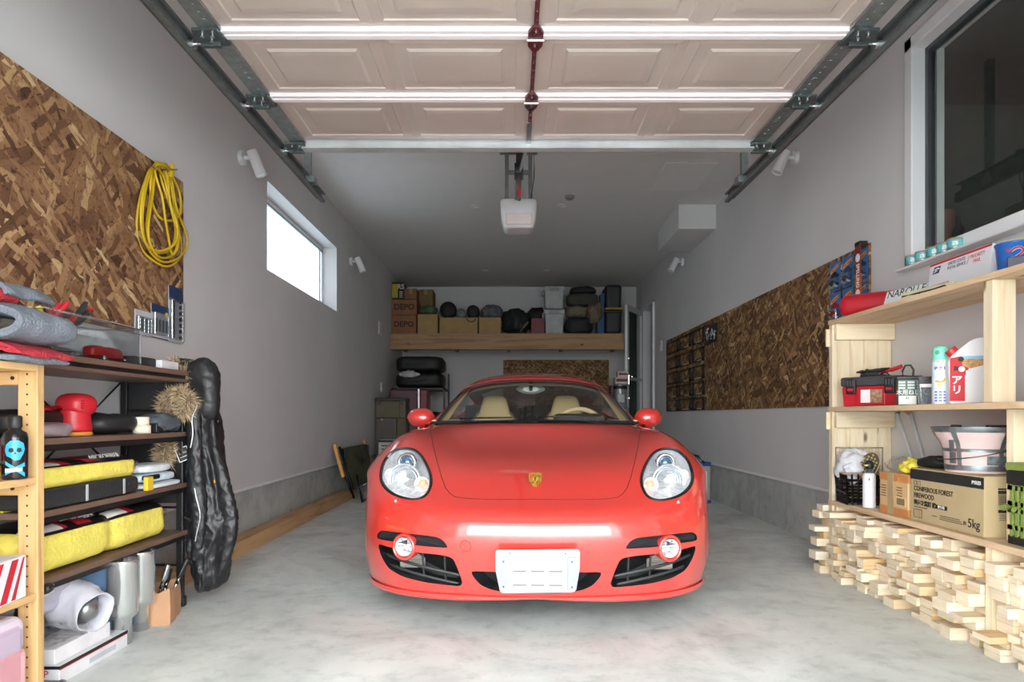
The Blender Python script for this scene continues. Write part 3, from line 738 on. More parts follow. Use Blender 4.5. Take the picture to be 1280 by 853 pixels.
def split(V, Q, poly, plane, ok):
    """cut faces along an outline in a projection; boundary vertices are snapped onto the outline"""
    ax = (0, 2) if plane == 'XZ' else (0, 1)
    cen = V[Q].mean(1); ins = inpoly(cen[:, ax], poly) & ok(cen)
    vin = np.zeros(len(V), bool); vout = vin.copy(); vin[Q[ins].ravel()] = True
    okf = ok(cen); vout[Q[~ins].ravel()] = True
    bnd = np.where(vin & vout)[0]
    sn = snap(poly, V[bnd][:, ax]); V = V.copy()
    for i, p in zip(bnd, sn):
        if plane == 'XZ': h = BODY_BVH.ray_cast(Vector((p[0], -1, p[1])), Vector((0, 1, 0)))[0]
        else: h = BODY_BVH.ray_cast(Vector((p[0], p[1], 3)), Vector((0, 0, -1)))[0]
        if h is not None and (h-Vector(V[i])).length < .06: V[i] = h
    return V, Q[~ins], Q[ins]
def emit(name, V, Q, mat, parent, off=0, solid=0):
    used = np.unique(Q); remap = -np.ones(len(V), int); remap[used] = np.arange(len(used))
    b = MB(); b.add([Vector(p) for p in V[used]], remap[Q].tolist(), 0, True); o = b.build(name, mat, parent, local=True)
    if off:
        me = o.data; me.update(); n = [v.normal.copy() for v in me.vertices]
        for v, k in zip(me.vertices, n): v.co += k*off
    if solid:
        md = o.modifiers.new('s', 'SOLIDIFY'); md.thickness = solid; md.offset = -1
    return o
front = lambda c: (c[:, 1] < 1.0)
HEAD = [(494,562.9),(508.3,560.4),(520.6,564.1),(530.4,575.2),(536.6,587.5),(539.5,599.8),(537.8,610.9),(532.9,619.5),(523,624.4),(508.3,623.9),(493.5,619.5),(482.4,610.9),(476.3,599.8),(476.8,587.5),(481.2,575.2),(487.4,567.8)]
SLOT = [(471,673.5),(471.7,667.5),(476.5,663.2),(490,664.6),(505,666.6),(525,668.7),(546,671.3),(554,675.4),(560.8,685.2),(548,684.6),(530,683.2),(510,680.8),(492,677.4)]
LOW = [(472.6,679.6),(492,685.5),(520.5,690.6),(547,693.5),(566,697),(572.6,712),(578.5,729),(575,733.4),(556,731.6),(531.5,728.4),(503.5,721.2),(486,711.2),(478.5,699.4),(474.2,689)]
MIDL = [(588.6,714.2),(591,721),(600,731.5),(613,737.4),(630,740.5),(650,741.8),(670.5,742)]
def dens(P, k=5):
    out = []
    for a, b_ in zip(P, np.roll(P, -1, axis=0)):
        for t in range(k): out.append(a+(b_-a)*t/k)
    return np.array(out)
def round_poly(P, r=.012, k=4):
    out = []; n = len(P)
    for i in range(n):
        a, b_, c = P[i-1], P[i], P[(i+1) % n]
        d1 = a-b_; d2 = c-b_; l1 = np.linalg.norm(d1); l2 = np.linalg.norm(d2); rr = min(r, l1*.45, l2*.45)
        p1 = b_+d1/l1*rr; p2 = b_+d2/l2*rr
        for t in np.linspace(0, 1, k): out.append((1-t)**2*p1+2*t*(1-t)*b_+t*t*p2)
    return np.array(out)
hl = outline(HEAD, 80); sl = dens(round_poly(outline(SLOT, sharp=True)), 3); lo = dens(round_poly(outline(LOW, sharp=True), .02), 3)
mh = [pix_on_body(*p)[0] for p in MIDL]; L = np.array([(p.x, p.z) for p in mh]); L[-1, 0] = 0
mid = np.concatenate([L, np.array([(-x, z) for x, z in L])[::-1][1:]]); mid = dens(round_poly(mid, .02), 4)
# hood outline, from above
HOOD = [(669,624.6),(640,624.8),(610,624.6),(585,623.6),(569,621.6),(562.4,617),(557.2,610.5),(552,597),(546.5,578),(541.5,558),(536.9,536.5)]
hp_ = [pix_on_body(*p)[0] for p in HOOD]; L = [(p.x, p.y) for p in hp_ if p is not None]; L[0] = (0, L[0][1]); xe, ye = L[-1]
L2 = L+[(xe-.005, 1.42), (xe, 1.60)]
hood = np.array(L2+[(-x, y) for x, y in L2[::-1]][:-1]); hood = dens(hood, 6)
Vb, Qb = V.copy(), Q.copy()
Vb, Qb, Qhood = split(Vb, Qb, hood, 'XY', lambda c: (c[:, 1] < 1.62) & (c[:, 2] > .5))
keep_cab = ~((np.abs(Vb[Qb].mean(1)[:, 0]) < .635) & (Vb[Qb].mean(1)[:, 1] > 1.36) & (Vb[Qb].mean(1)[:, 1] < 3.95) & (Vb[Qb].mean(1)[:, 2] > .8)); Qb = Qb[keep_cab]
hc = Vb[Qhood].mean(1)
vmid = np.repeat((vi[:-1]+vi[1:])/2, CC-1)  # row parameter per original face (for the cowl edge)
cowl_y = lambda x: np.interp(np.abs(x), [0, .17, .34, .50, .61, .70], [1.33, 1.335, 1.36, 1.43, 1.48, 1.48])
Qhood = Qhood[hc[:, 1] < cowl_y(hc[:, 0])+.01]
holes = []
for C in (hl, mir(hl)):
    Vb, Qb, Qi = split(Vb, Qb, C, 'XZ', front); holes.append(Qi)
fogc, _n = pix_on_body(505.4, 683.8)
fog = np.array([(fogc.x+.046*math.cos(a), fogc.z+.046*math.sin(a)) for a in np.linspace(0, 2*PI, 49)[:-1]])
for C in (sl, mir(sl), lo, mir(lo), mid, fog, mir(fog)):
    Vb, Qb, _ = split(Vb, Qb, C, 'XZ', front)
body = emit('body', Vb, Qb, M_PAINT, car)
hd = emit('hood', Vb, Qhood, M_PAINT, car)
# shut lines
def groove(name, pts2, plane, r=.0028, parent=car, mat=None):
    P = []
    for p in pts2:
        h = BODY_BVH.ray_cast(Vector((p[0], p[1], 3)), Vector((0, 0, -1))) if plane == 'XY' else BODY_BVH.ray_cast(Vector((p[0], -1, p[1])), Vector((0, 1, 0)))
        if h[0] is not None: P.append(h[0]-h[1]*(r*.35) if h[1].z > 0 or plane == 'XZ' else h[0])
    b = MB(); b.tube(P, r, 6); return b.build(name, mat or plain('3a0806', .8, var=.02), parent, local=True)
groove('hood_seam', [p for p in np.concatenate([dens(np.array(L2[:-1][::-1]+[(-x, y) for x, y in L2[1:-1]]), 6)[:-6]])], 'XY', .0024)
def lip_rows(C, steps):
    """rings going into the body from an outline: (inset toward centroid, depth)"""
    c = C.mean(0); R = []
    base = []
    for p in C:
        h, n = front_hit(p[0], p[1]); base.append(h if h is not None else (base[-1] if base else Vector((p[0], .3, p[1]))))
    for ins, dep in steps:
        r = []
        for p, h in zip(C, base):
            d = np.array(p)-c; l = np.linalg.norm(d); q = c+d*(1-min(ins/l, .9)); r.append(Vector((q[0], h.y+dep, q[1])))
        R.append(r)
    return R
def recess(name, C, steps, mat, parent, back=True, backmat=None):
    R = lip_rows(C, steps); b = MB(); b.grid(R, closeu=True)
    o = b.build(name, mat, parent, local=True)
    if back:
        cc = sum(R[-1], Vector())/len(R[-1]); n = len(R[-1]); b = MB(); b.add(R[-1]+[cc], [[i, (i+1) % n, n] for i in range(n)]); b.build('back_panel', backmat or mat, o, local=True)
    return o, R
# headlights ------------------------------------------------------------
def refl_mat():
    m, nt, b = nodemat('lamp_reflector'); tc = N(nt, 'ShaderNodeTexCoord')
    n = N(nt, 'ShaderNodeTexNoise', Scale=22.0, Detail=2.0, Distortion=1.5); nt.links.new(tc.outputs['Object'], n.inputs['Vector'])
    nt.links.new(ramp(nt, n.outputs[0], [(.3, (.62, .65, .68)), (.6, (.95, .97, .98))]), b.inputs['Base Color'])
    b.inputs['Metallic'].default_value = .25; b.inputs['Roughness'].default_value = .15
    b.inputs['Emission Color'].default_value = (.9, .95, 1, 1); b.inputs['Emission Strength'].default_value = 0
    bp = N(nt, 'ShaderNodeBump', Strength=.35, Distance=.02); nt.links.new(n.outputs[0], bp.inputs['Height']); nt.links.new(bp.outputs[0], b.inputs['Normal'])
    return m
M_REFL = refl_mat()
for side, C, Qi in ((-1, hl, holes[0]), (1, mir(hl), holes[1])):
    lamp, R = recess('headlight', C, [(-.006, -.004), (.001, -.005), (.009, .0), (.011, .012), (.03, .05), (.055, .085)], [M_RUB], car, back=False)
    me = lamp.data; me.materials.append(M_REFL); nrow = len(C)
    for i, p in enumerate(me.polygons):
        if i//nrow >= 2: p.material_index = 1
    cc = sum(R[-1], Vector())/len(R[-1]); n = len(R[-1]); b = MB(); b.add(R[-1]+[cc+Vector((0, .02, 0))], [[i, (i+1) % n, n] for i in range(n)], 0, True); b.build('reflector', M_REFL, lamp, local=True)
    emit('lens', Vb, Qi, M_LENS, lamp, off=.004)
    def hp(px, py):
        h, nn = pix_on_body(px, py); return Vector((h.x if side < 0 else -h.x, h.y, h.z))
    ax = Vector((side*.12, -1, .06)).normalized()
    # projector unit
    p = hp(506.4, 578.5)-ax*.035
    b = MB(); b.lathe([(.048, -.005), (.046, .012), (.036, .016), (.033, .006)], p, ax, 28); b.build('projector_ring', M_CHROMEL, lamp, local=True)
    b = MB(); b.lathe([(.033, .004), (.031, .014), (.024, .023), (.012, .029), (0, .031)], p, ax, 28); b.build('projector_lens', plain('4d6d86', .04, .3, .05, coat=1), lamp, local=True)
    # large bowl
    p = hp(504, 601)-ax*.045
    b = MB(); b.lathe([(.078, .028), (.074, .026), (.066, .008), (.045, -.012), (.02, -.022), (0, -.024)], p, ax, 32); b.build('main_reflector', plain('eef2f5', .10, .8, .03), lamp, local=True)
    b = MB()
    for rr_ in (.07, .052): b.lathe([(rr_+.004, .022 if rr_ > .06 else .004), (rr_, .026 if rr_ > .06 else .008), (rr_-.004, .022 if rr_ > .06 else .004)], p, ax, 32)
    build_parts(b, 'bowl_ring', plain('9aa3aa', .25, .6), lamp, local=True)
    b = MB(); b.sphere(p-ax*.004, .014); b.cyl(p-ax*.02, p+ax*.016, .007, seg=12); b.build('bulb', plain('f2f4f4', .1, var=.02), lamp, local=True)
    p = hp(487, 594)-ax*.03
    b = MB(); b.lathe([(.03, .016), (.028, .015), (.02, -.004), (0, -.012)], p, ax, 24); b.build('side_reflector', plain('f4f6f8', .12, .35, .03), lamp, local=True)
    p = hp(526.8, 605.5)-ax*.022
    b = MB(); b.lathe([(.034, .018), (.031, .017), (.024, -.002), (.012, -.01)], p, ax, 24); b.build('indicator_reflector', plain('f4f6f8', .12, .35, .03), lamp, local=True)
    b = MB(); b.sphere(p+ax*.004, .019); b.build('indicator_bulb', M_AMBER, lamp, local=True)
    # washer jet
    h, nn = pix_on_body(494.5, 626.5); h = Vector((h.x*(1 if side < 0 else -1), h.y, h.z)); b = MB(); b.sphere(h+Vector((0, -.003, 0)), (.009, .008, .01), seg=14, rings=8); b.build('headlight_washer', M_STEEL, car, local=True)
    # fender side marker seam between bumper and fender
# intakes ----------------------------------------------------------------
for side in (-1, 1):
    C = sl if side < 0 else mir(sl)
    o, R = recess('upper_slot', C, [(0, 0), (.003, .006), (.006, .016)], M_TRIM, car, True, plain('232427', .45, var=.06))
    C = lo if side < 0 else mir(lo)
    o, R = recess('air_intake', C, [(0, 0), (.004, .008), (.008, .03), (.02, .11)], M_TRIM, car, True, plain('060607', .6))
    b = MB(); c = C.mean(0)
    def yat(x, z): return front_hit(x, z)[0].y+.035
    # slats, following the bumper
    for k in range(1, 4):
        pts = []
        for x in np.linspace(C[:, 0].min()+.005, C[:, 0].max()-.005, 26):
            f = (x-C[:, 0].min())/(C[:, 0].max()-C[:, 0].min())
            if side > 0: f = 1-f
            ztop = np.interp(f, [0, 1], [C[:, 1].max()-.015, C[:, 1].max()-.085]); z = ztop-(k-.35)*.042
            if inpoly([(x, z)], C)[0]: pts.append(Vector((x, yat(x, z), z)))
        if len(pts) > 2: b.tube(pts, .0032, 6, flat=2.4)
    for fx in (.55, .80):
        x = C[:, 0].min()+(fx if side < 0 else 1-fx)*(C[:, 0].max()-C[:, 0].min()); zs = [z for z in np.linspace(C[:, 1].min(), C[:, 1].max(), 40) if inpoly([(x, z)], C)[0]]
        b.tube([Vector((x, yat(x, z)+.006, z)) for z in zs], .005, 6)
    b.build('slat_grille', plain('2c2e30', .45, var=.05), o, local=True)
    x0 = C[:, 0].min()+(.25 if side < 0 else .45)*(C[:, 0].max()-C[:, 0].min()); b = MB()
    xs = np.linspace(x0, x0+.11, 9)
    zc = c[1]+.012
    yy = max(front_hit(x, zc)[0].y for x in xs)+.07
    for k in range(14): b.b2((xs[0], yy, zc-.04+k*.006), (xs[-1], yy+.01, zc-.037+k*.006))
    b.build('radiator', plain('9a968c', .4, .6), o, local=True)
    # fog lamp in red ring
    h, nn = pix_on_body(505.4, 683.8); h = Vector((h.x if side < 0 else -h.x, h.y, h.z)); ax = Vector((side*.30, -1, .02)).normalized()
    fl = thing('fog_light', 'x', 'x'); 
    for k_ in ('label', 'category'): del fl[k_]
    fl.parent = car; fl.location = h
    Mf = Matrix.Translation(h)
    b = MB(); b.lathe([(.052, -.045), (.054, .002), (.051, .011), (.044, .014), (.041, .006), (.040, -.02)], h, ax, 36, sq=(1, 1.06)); ring = b.build('fog_ring', M_PAINT, None, local=True); ring.data.transform(Mf.inverted()); ring.parent = fl
    b = MB(); b.lathe([(.040, .004), (.036, -.012), (.022, -.026), (0, -.03)], h, ax, 28); b.sphere(h-ax*.012, .007)
    for k in range(6):
        a = k*PI/3; x_, y_, _ = b.frame_of(ax); d = x_*math.cos(a)+y_*math.sin(a); b.tube([h+d*.012-ax*.018, h+d*.036-ax*.004], .003, 5)
    r2 = b.build('fog_reflector', plain('e6eaee', .35, 0, .05), None, local=True); r2.data.transform(Mf.inverted()); r2.parent = fl
    b = MB(); b.lathe([(.040, .006), (.03, .011), (.015, .014), (0, .015)], h, ax, 28); r3 = b.build('fog_lens', M_LENS, None, local=True); r3.data.transform(Mf.inverted()); r3.parent = fl
# centre intake behind the plate
o, R = recess('centre_intake', mid, [(0, 0), (.005, .006), (.014, .02), (.03, .06), (.05, .075)], plain('1a1c1f', .3, var=.05), car)
# plate holder (white, slotted)
M_PLATE = plain('999ba0', .35, var=.01)
def plate_pt(px, py, y): # car-space point on plane y
    o_ = CI @ Vector((0, 0, H)); d = (CI.to_3x3() @ Vector(((px-CX)/F, 1, -(py-CY)/F))); t = (y-o_.y)/d.y; return o_+d*t
yp = -.035
A = [(621.5, 687.5), (722, 686.5), (725, 689), (724.5, 711), (720, 738), (716, 740.5), (628, 741.5), (625, 739), (619.5, 713), (619.5, 689.5)]
P = [plate_pt(x, y, yp) for x, y in A]; poly = [(p.x, p.z) for p in P]
Mp = Matrix.Rotation(PI/2, 4, 'X'); Mp = Matrix(((1, 0, 0, 0), (0, 0, -1, 0), (0, 1, 0, 0), (0, 0, 0, 1)))
pl = thing('plate', 'x', 'x'); del pl['label']; del pl['category']; pl.name = 'plate_holder'; pl.parent = car
b = MB(); b.prism(poly, -yp, -yp+.010, M=Mp, bev=.003); b.build('cover_plate', M_PLATE, pl, local=True)
pc = [sum(p[0] for p in poly)/len(poly), (max(p[1] for p in poly)+min(p[1] for p in poly))/2]
yfr = yp-.010
for sxn in (-1, 1):
    b = MB(); q = [(.155, .055), (.118, .055), (.118, -.078), (.137, -.078), (.155, -.03)]
    b.prism([(pc[0]+sxn*x, pc[1]+z+.005) for x, z in q][::sxn], -yp+.010, -yp+.017, M=Mp, bev=.003); b.build('side_pad', plain('909297', .35, var=.01), pl, local=True)
    b = MB()
    for z in (.04, -.06): b.cyl((pc[0]+sxn*.136, yp-.017, pc[1]+z), (pc[0]+sxn*.136, yp-.0185, pc[1]+z), .004, seg=10)
    b.cyl((pc[0]+sxn*.11, yp-.010, pc[1]+.072), (pc[0]+sxn*.11, yp-.0115, pc[1]+.072), .003, seg=10)
    build_parts(b, 'screw', plain('55585c', .4, .7), pl, local=True)
b = MB()
for z in (.0, -.055):
    for x in (-.072, 0, .072): b.b2((pc[0]+x-.026, yp-.0108, pc[1]+z-.002), (pc[0]+x+.026, yp-.0098, pc[1]+z+.002))
build_parts(b, 'slot', plain('5a5d62', .5), pl, local=True)
b = MB(); b.b2((pc[0]-.1, yp, pc[1]-.03), (pc[0]+.1, .06, pc[1]+.0)); b.build('bracket', M_TRIM, pl, local=True)
# tow cover ring
h, nn = pix_on_body(582, 683); b = MB(); x_, y_, _ = b.frame_of(nn); b.tube([h+x_*.0225*math.cos(a)+y_*.0225*math.sin(a)-nn*.0006 for a in np.linspace(0, 2*PI, 30)[:-1]], .0014, 6, closed=True); b.build('tow_cover', plain('8a1610', .5, var=.02), car, local=True)
# lower lip
b = MB(); A = np.array(rows[0]); n = 40
A2 = np.concatenate([A[:0:-1]*[-1, 1, 1], A]); c_ = open_curve(A2[1:-1], 90)
prof = [(.008, .004), (.004, .002), (.010, -.010), (.006, -.020), (-.03, -.022)]
Rr = []
for i, p in enumerate(c_):
    t_ = c_[min(i+1, 89)]-c_[max(i-1, 0)]; nrm = Vector((t_[1], -t_[0], 0)).normalized()
    f = .35+.65*min(1, abs(p[0])/.32) if abs(p[0]) < .32 else 1
    Rr.append([Vector((p[0], p[1], p[2]))+nrm*(o_*f)+Vector((0, 0, zz*f)) for o_, zz in prof])
b.grid(Rr); b.build('front_lip', M_PAINT, car, local=True)
# crest: gold shield
h, nn = pix_on_body(669, 604.5); x_ = Vector((1, 0, 0)); y_ = nn.cross(x_).normalized()*(-1 if nn.cross(x_).z < 0 else 1); y_ = (y_*.75+Vector((0, -.25, .75))*.6).normalized(); Me = face(h+nn*.017, x_, y_) @ Matrix.Scale(1.12, 4)
cr = thing('crest', 'x', 'x'); del cr['label']; del cr['category']; cr.name = 'crest_emblem'; cr.parent = car
sh = lambda k: [(-.026*k, .03*k), (-.013*k, .033*k), (0, .031*k), (.013*k, .033*k), (.026*k, .03*k), (.027*k, .0), (.022*k, -.018*k), (.01*k, -.03*k), (0, -.035*k), (-.01*k, -.03*k), (-.022*k, -.018*k), (-.027*k, 0)]
b = MB(); b.prism(sh(1), 0, .004, M=Me, bev=.001); b.build('shield', plain('c79a3a', .25, .8, .1, 80), cr, local=True)
b = MB()
for sx_, sy_ in ((-1, 1), (1, -1)):
    for k in range(2): b.box((sx_*(.008+k*.009), sy_*.014-(.002 if sy_ < 0 else 0), .0045), (.004, .018, .001), M=Me)
build_parts(b, 'red_stripe', plain('a01818', .4), cr, local=True)
b = MB()
for sx_, sy_ in ((1, 1), (-1, -1)): b.tube([Me @ Vector((sx_*.006, sy_*.012, .0045)), Me @ Vector((sx_*.014, sy_*.018, .0045)), Me @ Vector((sx_*.021, sy_*.012, .0045))], .002, 5)
b.tube([Me @ Vector(v) for v in ((-.004, -.01, .006), (.001, -.002, .006), (-.002, .006, .006), (.004, .009, .006))], .003, 6); build_parts(b, 'charge', plain('1a1512', .5), cr, local=True)
b = MB(); b.prism([(p[0], p[1]) for p in sh(.38)], .004, .0055, M=Me); b.build('inner_shield', plain('d9b04a', .3, .7), cr, local=True)
# greenhouse ---------------------------------------------------------------
grows = [
 [(0,1.32,.878),(.2,1.335,.878),(.4,1.39,.878),(.54,1.47,.879),(.625,1.56,.88),(.665,1.62,.88),(.70,1.66,.878)],
 [(0,1.66,1.045),(.19,1.68,1.042),(.37,1.74,1.034),(.50,1.83,1.02),(.578,1.91,1.005),(.635,1.93,.955),(.70,1.94,.885)],
 [(0,2.03,1.182),(.18,2.04,1.178),(.34,2.08,1.163),(.46,2.15,1.138),(.53,2.22,1.106),(.61,2.23,1.01),(.705,2.24,.888)],
 [(0,2.40,1.245),(.17,2.40,1.24),(.33,2.40,1.222),(.45,2.42,1.185),(.525,2.45,1.135),(.615,2.46,1.02),(.71,2.47,.89)],
 [(0,2.80,1.252),(.17,2.80,1.247),(.33,2.80,1.227),(.45,2.80,1.187),(.53,2.80,1.13),(.62,2.80,1.02),(.72,2.80,.90)],
 [(0,3.25,1.185),(.17,3.25,1.18),(.32,3.25,1.162),(.43,3.25,1.125),(.52,3.25,1.07),(.61,3.25,.99),(.715,3.25,.92)],
 [(0,3.68,1.045),(.16,3.68,1.042),(.30,3.68,1.03),(.41,3.68,1.005),(.49,3.68,.975),(.57,3.68,.94),(.66,3.68,.905)],
 [(0,4.05,.89),(.15,4.05,.89),(.28,4.05,.885),(.38,4.05,.875),(.46,4.04,.865),(.53,4.02,.85),(.60,4.0,.83)],
]
GS, gvi, gui = surf(grows, 10, 10)
GV = GS.reshape(-1, 3); GQ = gridfaces(*GS.shape[:2]); gC = GS.shape[1]-1
fv = np.repeat((gvi[:-1]+gvi[1:])/2, gC); fu = np.abs(np.tile((gui[:-1]+gui[1:])/2, len(gvi)-1))
ws = (fv < 1.98) & (fu < 4.0); band = ws & ((fv > 1.88) | (fu > 3.9) | (fv < .06))
pil = (fv < 2.3) & (fu >= 4.0) & (fu < 4.2)
sideg = (fu > 4.2) & (fu < 5.9) & (fv > .75) & (fv < 5.2) & ~((fv > 3.15) & (fv < 3.4))
rearg = (fv > 4.4) & (fv < 6.6) & (fu < 3.3)
emit('windshield', GV, GQ[ws & ~band], M_CARGLASS, car)
emit('windshield_seal', GV, GQ[band], plain('0f1011', .25), car, off=.001)
fsg = np.tile((gui[:-1]+gui[1:])/2, len(gvi)-1) > 0
for k_ in (fsg, ~fsg): emit('pillar', GV, GQ[pil & k_], plain('131415', .25, coat=.5), car, solid=.02)
for k_ in (fsg, ~fsg):
    for k2 in (fv < 3.2, fv > 3.2): emit('side_glass', GV, GQ[sideg & k_ & k2], M_CARGLASS, car)
emit('rear_glass', GV, GQ[rearg], glassy('tinted_glass', (.4, .42, .4), 1, .01), car)
rest = ~(ws | pil | sideg | rearg)
emit('roof', GV, GQ[rest], M_PAINT, car, solid=.015)
# inner lining: beige pillar trim and dark headliner
inner = (fu > 3.35) & (fu < 4.5) & (fv < 2.6) & (fv > .1)
for k_ in (fsg, ~fsg): emit('pillar_trim', GV, GQ[inner & k_], M_BEIGE, car, off=-.03)
o = emit('headliner', GV, GQ[(fv > 1.95) & (fv < 4.6) & (fu < 4.2)], plain('8f8470', .9), car, off=-.045)
# interior tub
b = MB(); P = []
b.quad((-.64, 1.45, .35), (.64, 1.45, .35), (.64, 3.2, .35), (-.64, 3.2, .35))
b.quad((-.66, 1.5, .35), (-.66, 3.2, .35), (-.69, 3.2, .89), (-.69, 1.5, .87)); b.quad((.66, 1.5, .35), (.66, 3.2, .35), (.69, 3.2, .89), (.69, 1.5, .87))
b.quad((-.64, 1.45, .35), (.64, 1.45, .35), (.64, 1.45, .86), (-.64, 1.45, .86)); b.quad((-.66, 3.2, .35), (.66, 3.2, .35), (.60, 3.25, 1.02), (-.60, 3.25, 1.02))
b.build('cabin_tub', plain('2c2822', .8), car, local=True)
# rear wall window + dark parcel area
b = MB(); b.b2((-.60, 3.2, .85), (.60, 3.9, .87)); b.build('parcel_shelf', plain('3a352c', .8), car, local=True)
P = []
for x in np.linspace(-.66, .66, 15):
    yb = float(cowl_y(np.array([x]))[0]) if abs(x) < .7 else 1.48
    P.append([Vector((x, yb+.02, .872)), Vector((x, yb+.12, .89)), Vector((x, 1.80, .905-.03*abs(x))), Vector((x, 1.95, .89)), Vector((x, 2.0, .80)), Vector((x, 1.98, .55))])
b = MB(); b.grid(P); b.box((.30, 1.86, .90), (.34, .2, .08), bev=.035, seg=4); b.build('dashboard', plain('1d1c1a', .6, bump=.05), car, local=True)
b = MB(); b.b2((-.66, 1.6, .86), (-.63, 3.1, .90), .01); b.b2((.63, 1.6, .86), (.66, 3.1, .90), .01); build_parts(b, 'door_top', M_BEIGE, car, local=True)
for x in (-.315, .262):
    st_ = thing('seat', 'x', 'x'); del st_['label']; del st_['category']; st_.parent = car; st_.location = (x, 2.7, .4)
    R = []
    for z, w_, dep, yo in ((.05, .24, .07, -.18), (.2, .245, .075, -.12), (.42, .235, .07, -.03), (.50, .16, .06, .02), (.55, .125, .05, .045), (.62, .108, .045, .07), (.665, .094, .04, .085), (.685, .07, .03, .095), (.69, .03, .015, .10)):
        ring = []
        for k in range(20):
            a = 2*PI*k/20; cx_ = math.copysign(abs(math.cos(a))**.55, math.cos(a)); cy_ = math.copysign(abs(math.sin(a))**.7, math.sin(a)); ring.append(Vector((cx_*w_, cy_*dep+yo, z)))
        R.append(ring)
    b = MB(); b.grid(R, closeu=True); b.build('backrest', M_BEIGE, st_, local=True)
    b = MB()
    for sgn in (-1, 1): b.tube([Vector((sgn*w_*1.0, yo-dep*.25, z)) for z, w_, dep, yo in ((.2, .245, .075, -.12), (.42, .235, .07, -.03), (.50, .16, .06, .02), (.55, .125, .05, .045))], .014, 8)
    build_parts(b, 'side_bolster', plain('6e6149', .6), st_, local=True)
    b = MB(); b.box((0, -.3, .1), (.48, .5, .16), bev=.05, seg=3); b.build('seat_cushion', M_BEIGE, st_, local=True)
sw = thing('wheel', 'x', 'x'); del sw['label']; del sw['category']; sw.name = 'steering_wheel'; sw.parent = car; sw.location = (.315, 2.05, .80)
axw = Vector((0, -1, .0)); b = MB(); b.tube([Vector((.185*math.cos(a), .07*math.sin(a)*-.4, .185*math.sin(a)*.93)) for a in np.linspace(0, 2*PI, 44)[:-1]], .017, 10, closed=True); b.build('rim', M_BEIGE, sw, local=True)
b = MB(); b.sphere((0, .01, 0), (.06, .03, .06)); b.tube([(-.18, 0, 0), (0, .01, 0), (.18, 0, 0)], .012); b.tube([(0, .01, 0), (0, .02, -.17)], .012); b.build('hub', plain('b59f73', .6), sw, local=True)
# interior mirror
mp = plate_pt(663.5, 487, 2.18)
b = MB(); R = []
for yy, k in ((-.02, .55), (-.008, .95), (.008, 1.0), (.016, .9)):
    R.append([Vector((mp.x+.105*k*math.copysign(abs(math.cos(a))**.7, math.cos(a)), mp.y+yy, mp.z+(.034*k*math.sin(a) if math.sin(a) > 0 else .038*k*math.sin(a)*(1-.5*abs(math.cos(a)))))) for a in np.linspace(0, 2*PI, 28)[:-1]])
b.grid(R, closeu=True); n_ = 27; b.add(R[0], [list(range(27))[::-1]]); b.build('rear_view_mirror', plain('8b9490', .3), car, local=True)
b = MB(); b.tube([mp+Vector((0, -.02, -.005)), mp+Vector((0, -.05, .03)), mp+Vector((0, -.06, .05))], .014); b.build('mirror_stem', M_BLACK, car, local=True)
# wipers and cowl
b = MB()
def on_ws(px, py): 
    h = GBVH.ray_cast(CI @ Vector((0, 0, H)), (CI.to_3x3() @ Vector(((px-CX)/F, 1, -(py-CY)/F))).normalized()); return h[0]
GBVH = BVHTree.FromPolygons([tuple(p) for p in GV], [list(q) for q in GQ])
for L_ in ([(552, 529.5), (575, 526), (600, 525), (640, 524.8)], [(672, 524.5), (690, 523.5), (716, 522.5), (745, 527.5)]):
    P = [on_ws(*p) for p in L_]; P = [p+Vector((0, -.018, .012)) for p in P if p is not None]
    if len(P) > 1: b.tube(P, .006, 6)
build_parts(b, 'wiper', plain('101112', .5), car, local=True)
R = []
for x in np.linspace(-.60, .60, 31):
    y_ = float(cowl_y(np.array([x]))[0]); R.append([Vector((x, y_-.0, .868)), Vector((x, y_+.05, .874)), Vector((x, y_+.12, .872))])
b = MB(); b.grid(R); b.build('cowl', plain('101112', .5), car, local=True)
# door mirrors
for side in (-1, 1):
    px, py = (526.5, 523.5) if side < 0 else (805.5, 521.5)
    c0 = plate_pt(526.5, 523.0, 1.93); c0 = Vector((c0.x*(1 if side < 0 else -1), 1.93, c0.z))
    mr = thing('mirror', 'x', 'x'); del mr['label']; del mr['category']; mr.name = 'door_mirror'; mr.parent = car; mr.location = c0
    b = MB(); R = []
    for t in np.linspace(-.12, .12, 15):
        u_ = (t+.12)/.24; k = max(.03, (1-abs(2*u_-1)**2.6))**.5; hgt = (.066*k)*(1.06-.1*u_); dp = .075*k
        R.append([Vector((side*(t*.78), -dp*math.cos(a) if math.cos(a) > 0 else -.03*k*math.cos(a), hgt*math.sin(a)+.006*u_)) for a in np.linspace(0, 2*PI, 25)[:-1]])
    b.grid(R, closeu=True); b.build('mirror_shell', M_PAINT, mr, local=True)
    b = MB(); b.box((side*.0, .034, .003), (.15, .006, .08), bev=.003); b.build('mirror_glass', M_CHROME, mr, local=True)
    b = MB(); b.tube([(-side*.06, -.0, -.035), (-side*.10, .0, -.06), (-side*.13, .0, -.075)], [.024, .018, .02], 10, flat=1.4); b.build('mirror_arm', M_BLACKG, mr, local=True)
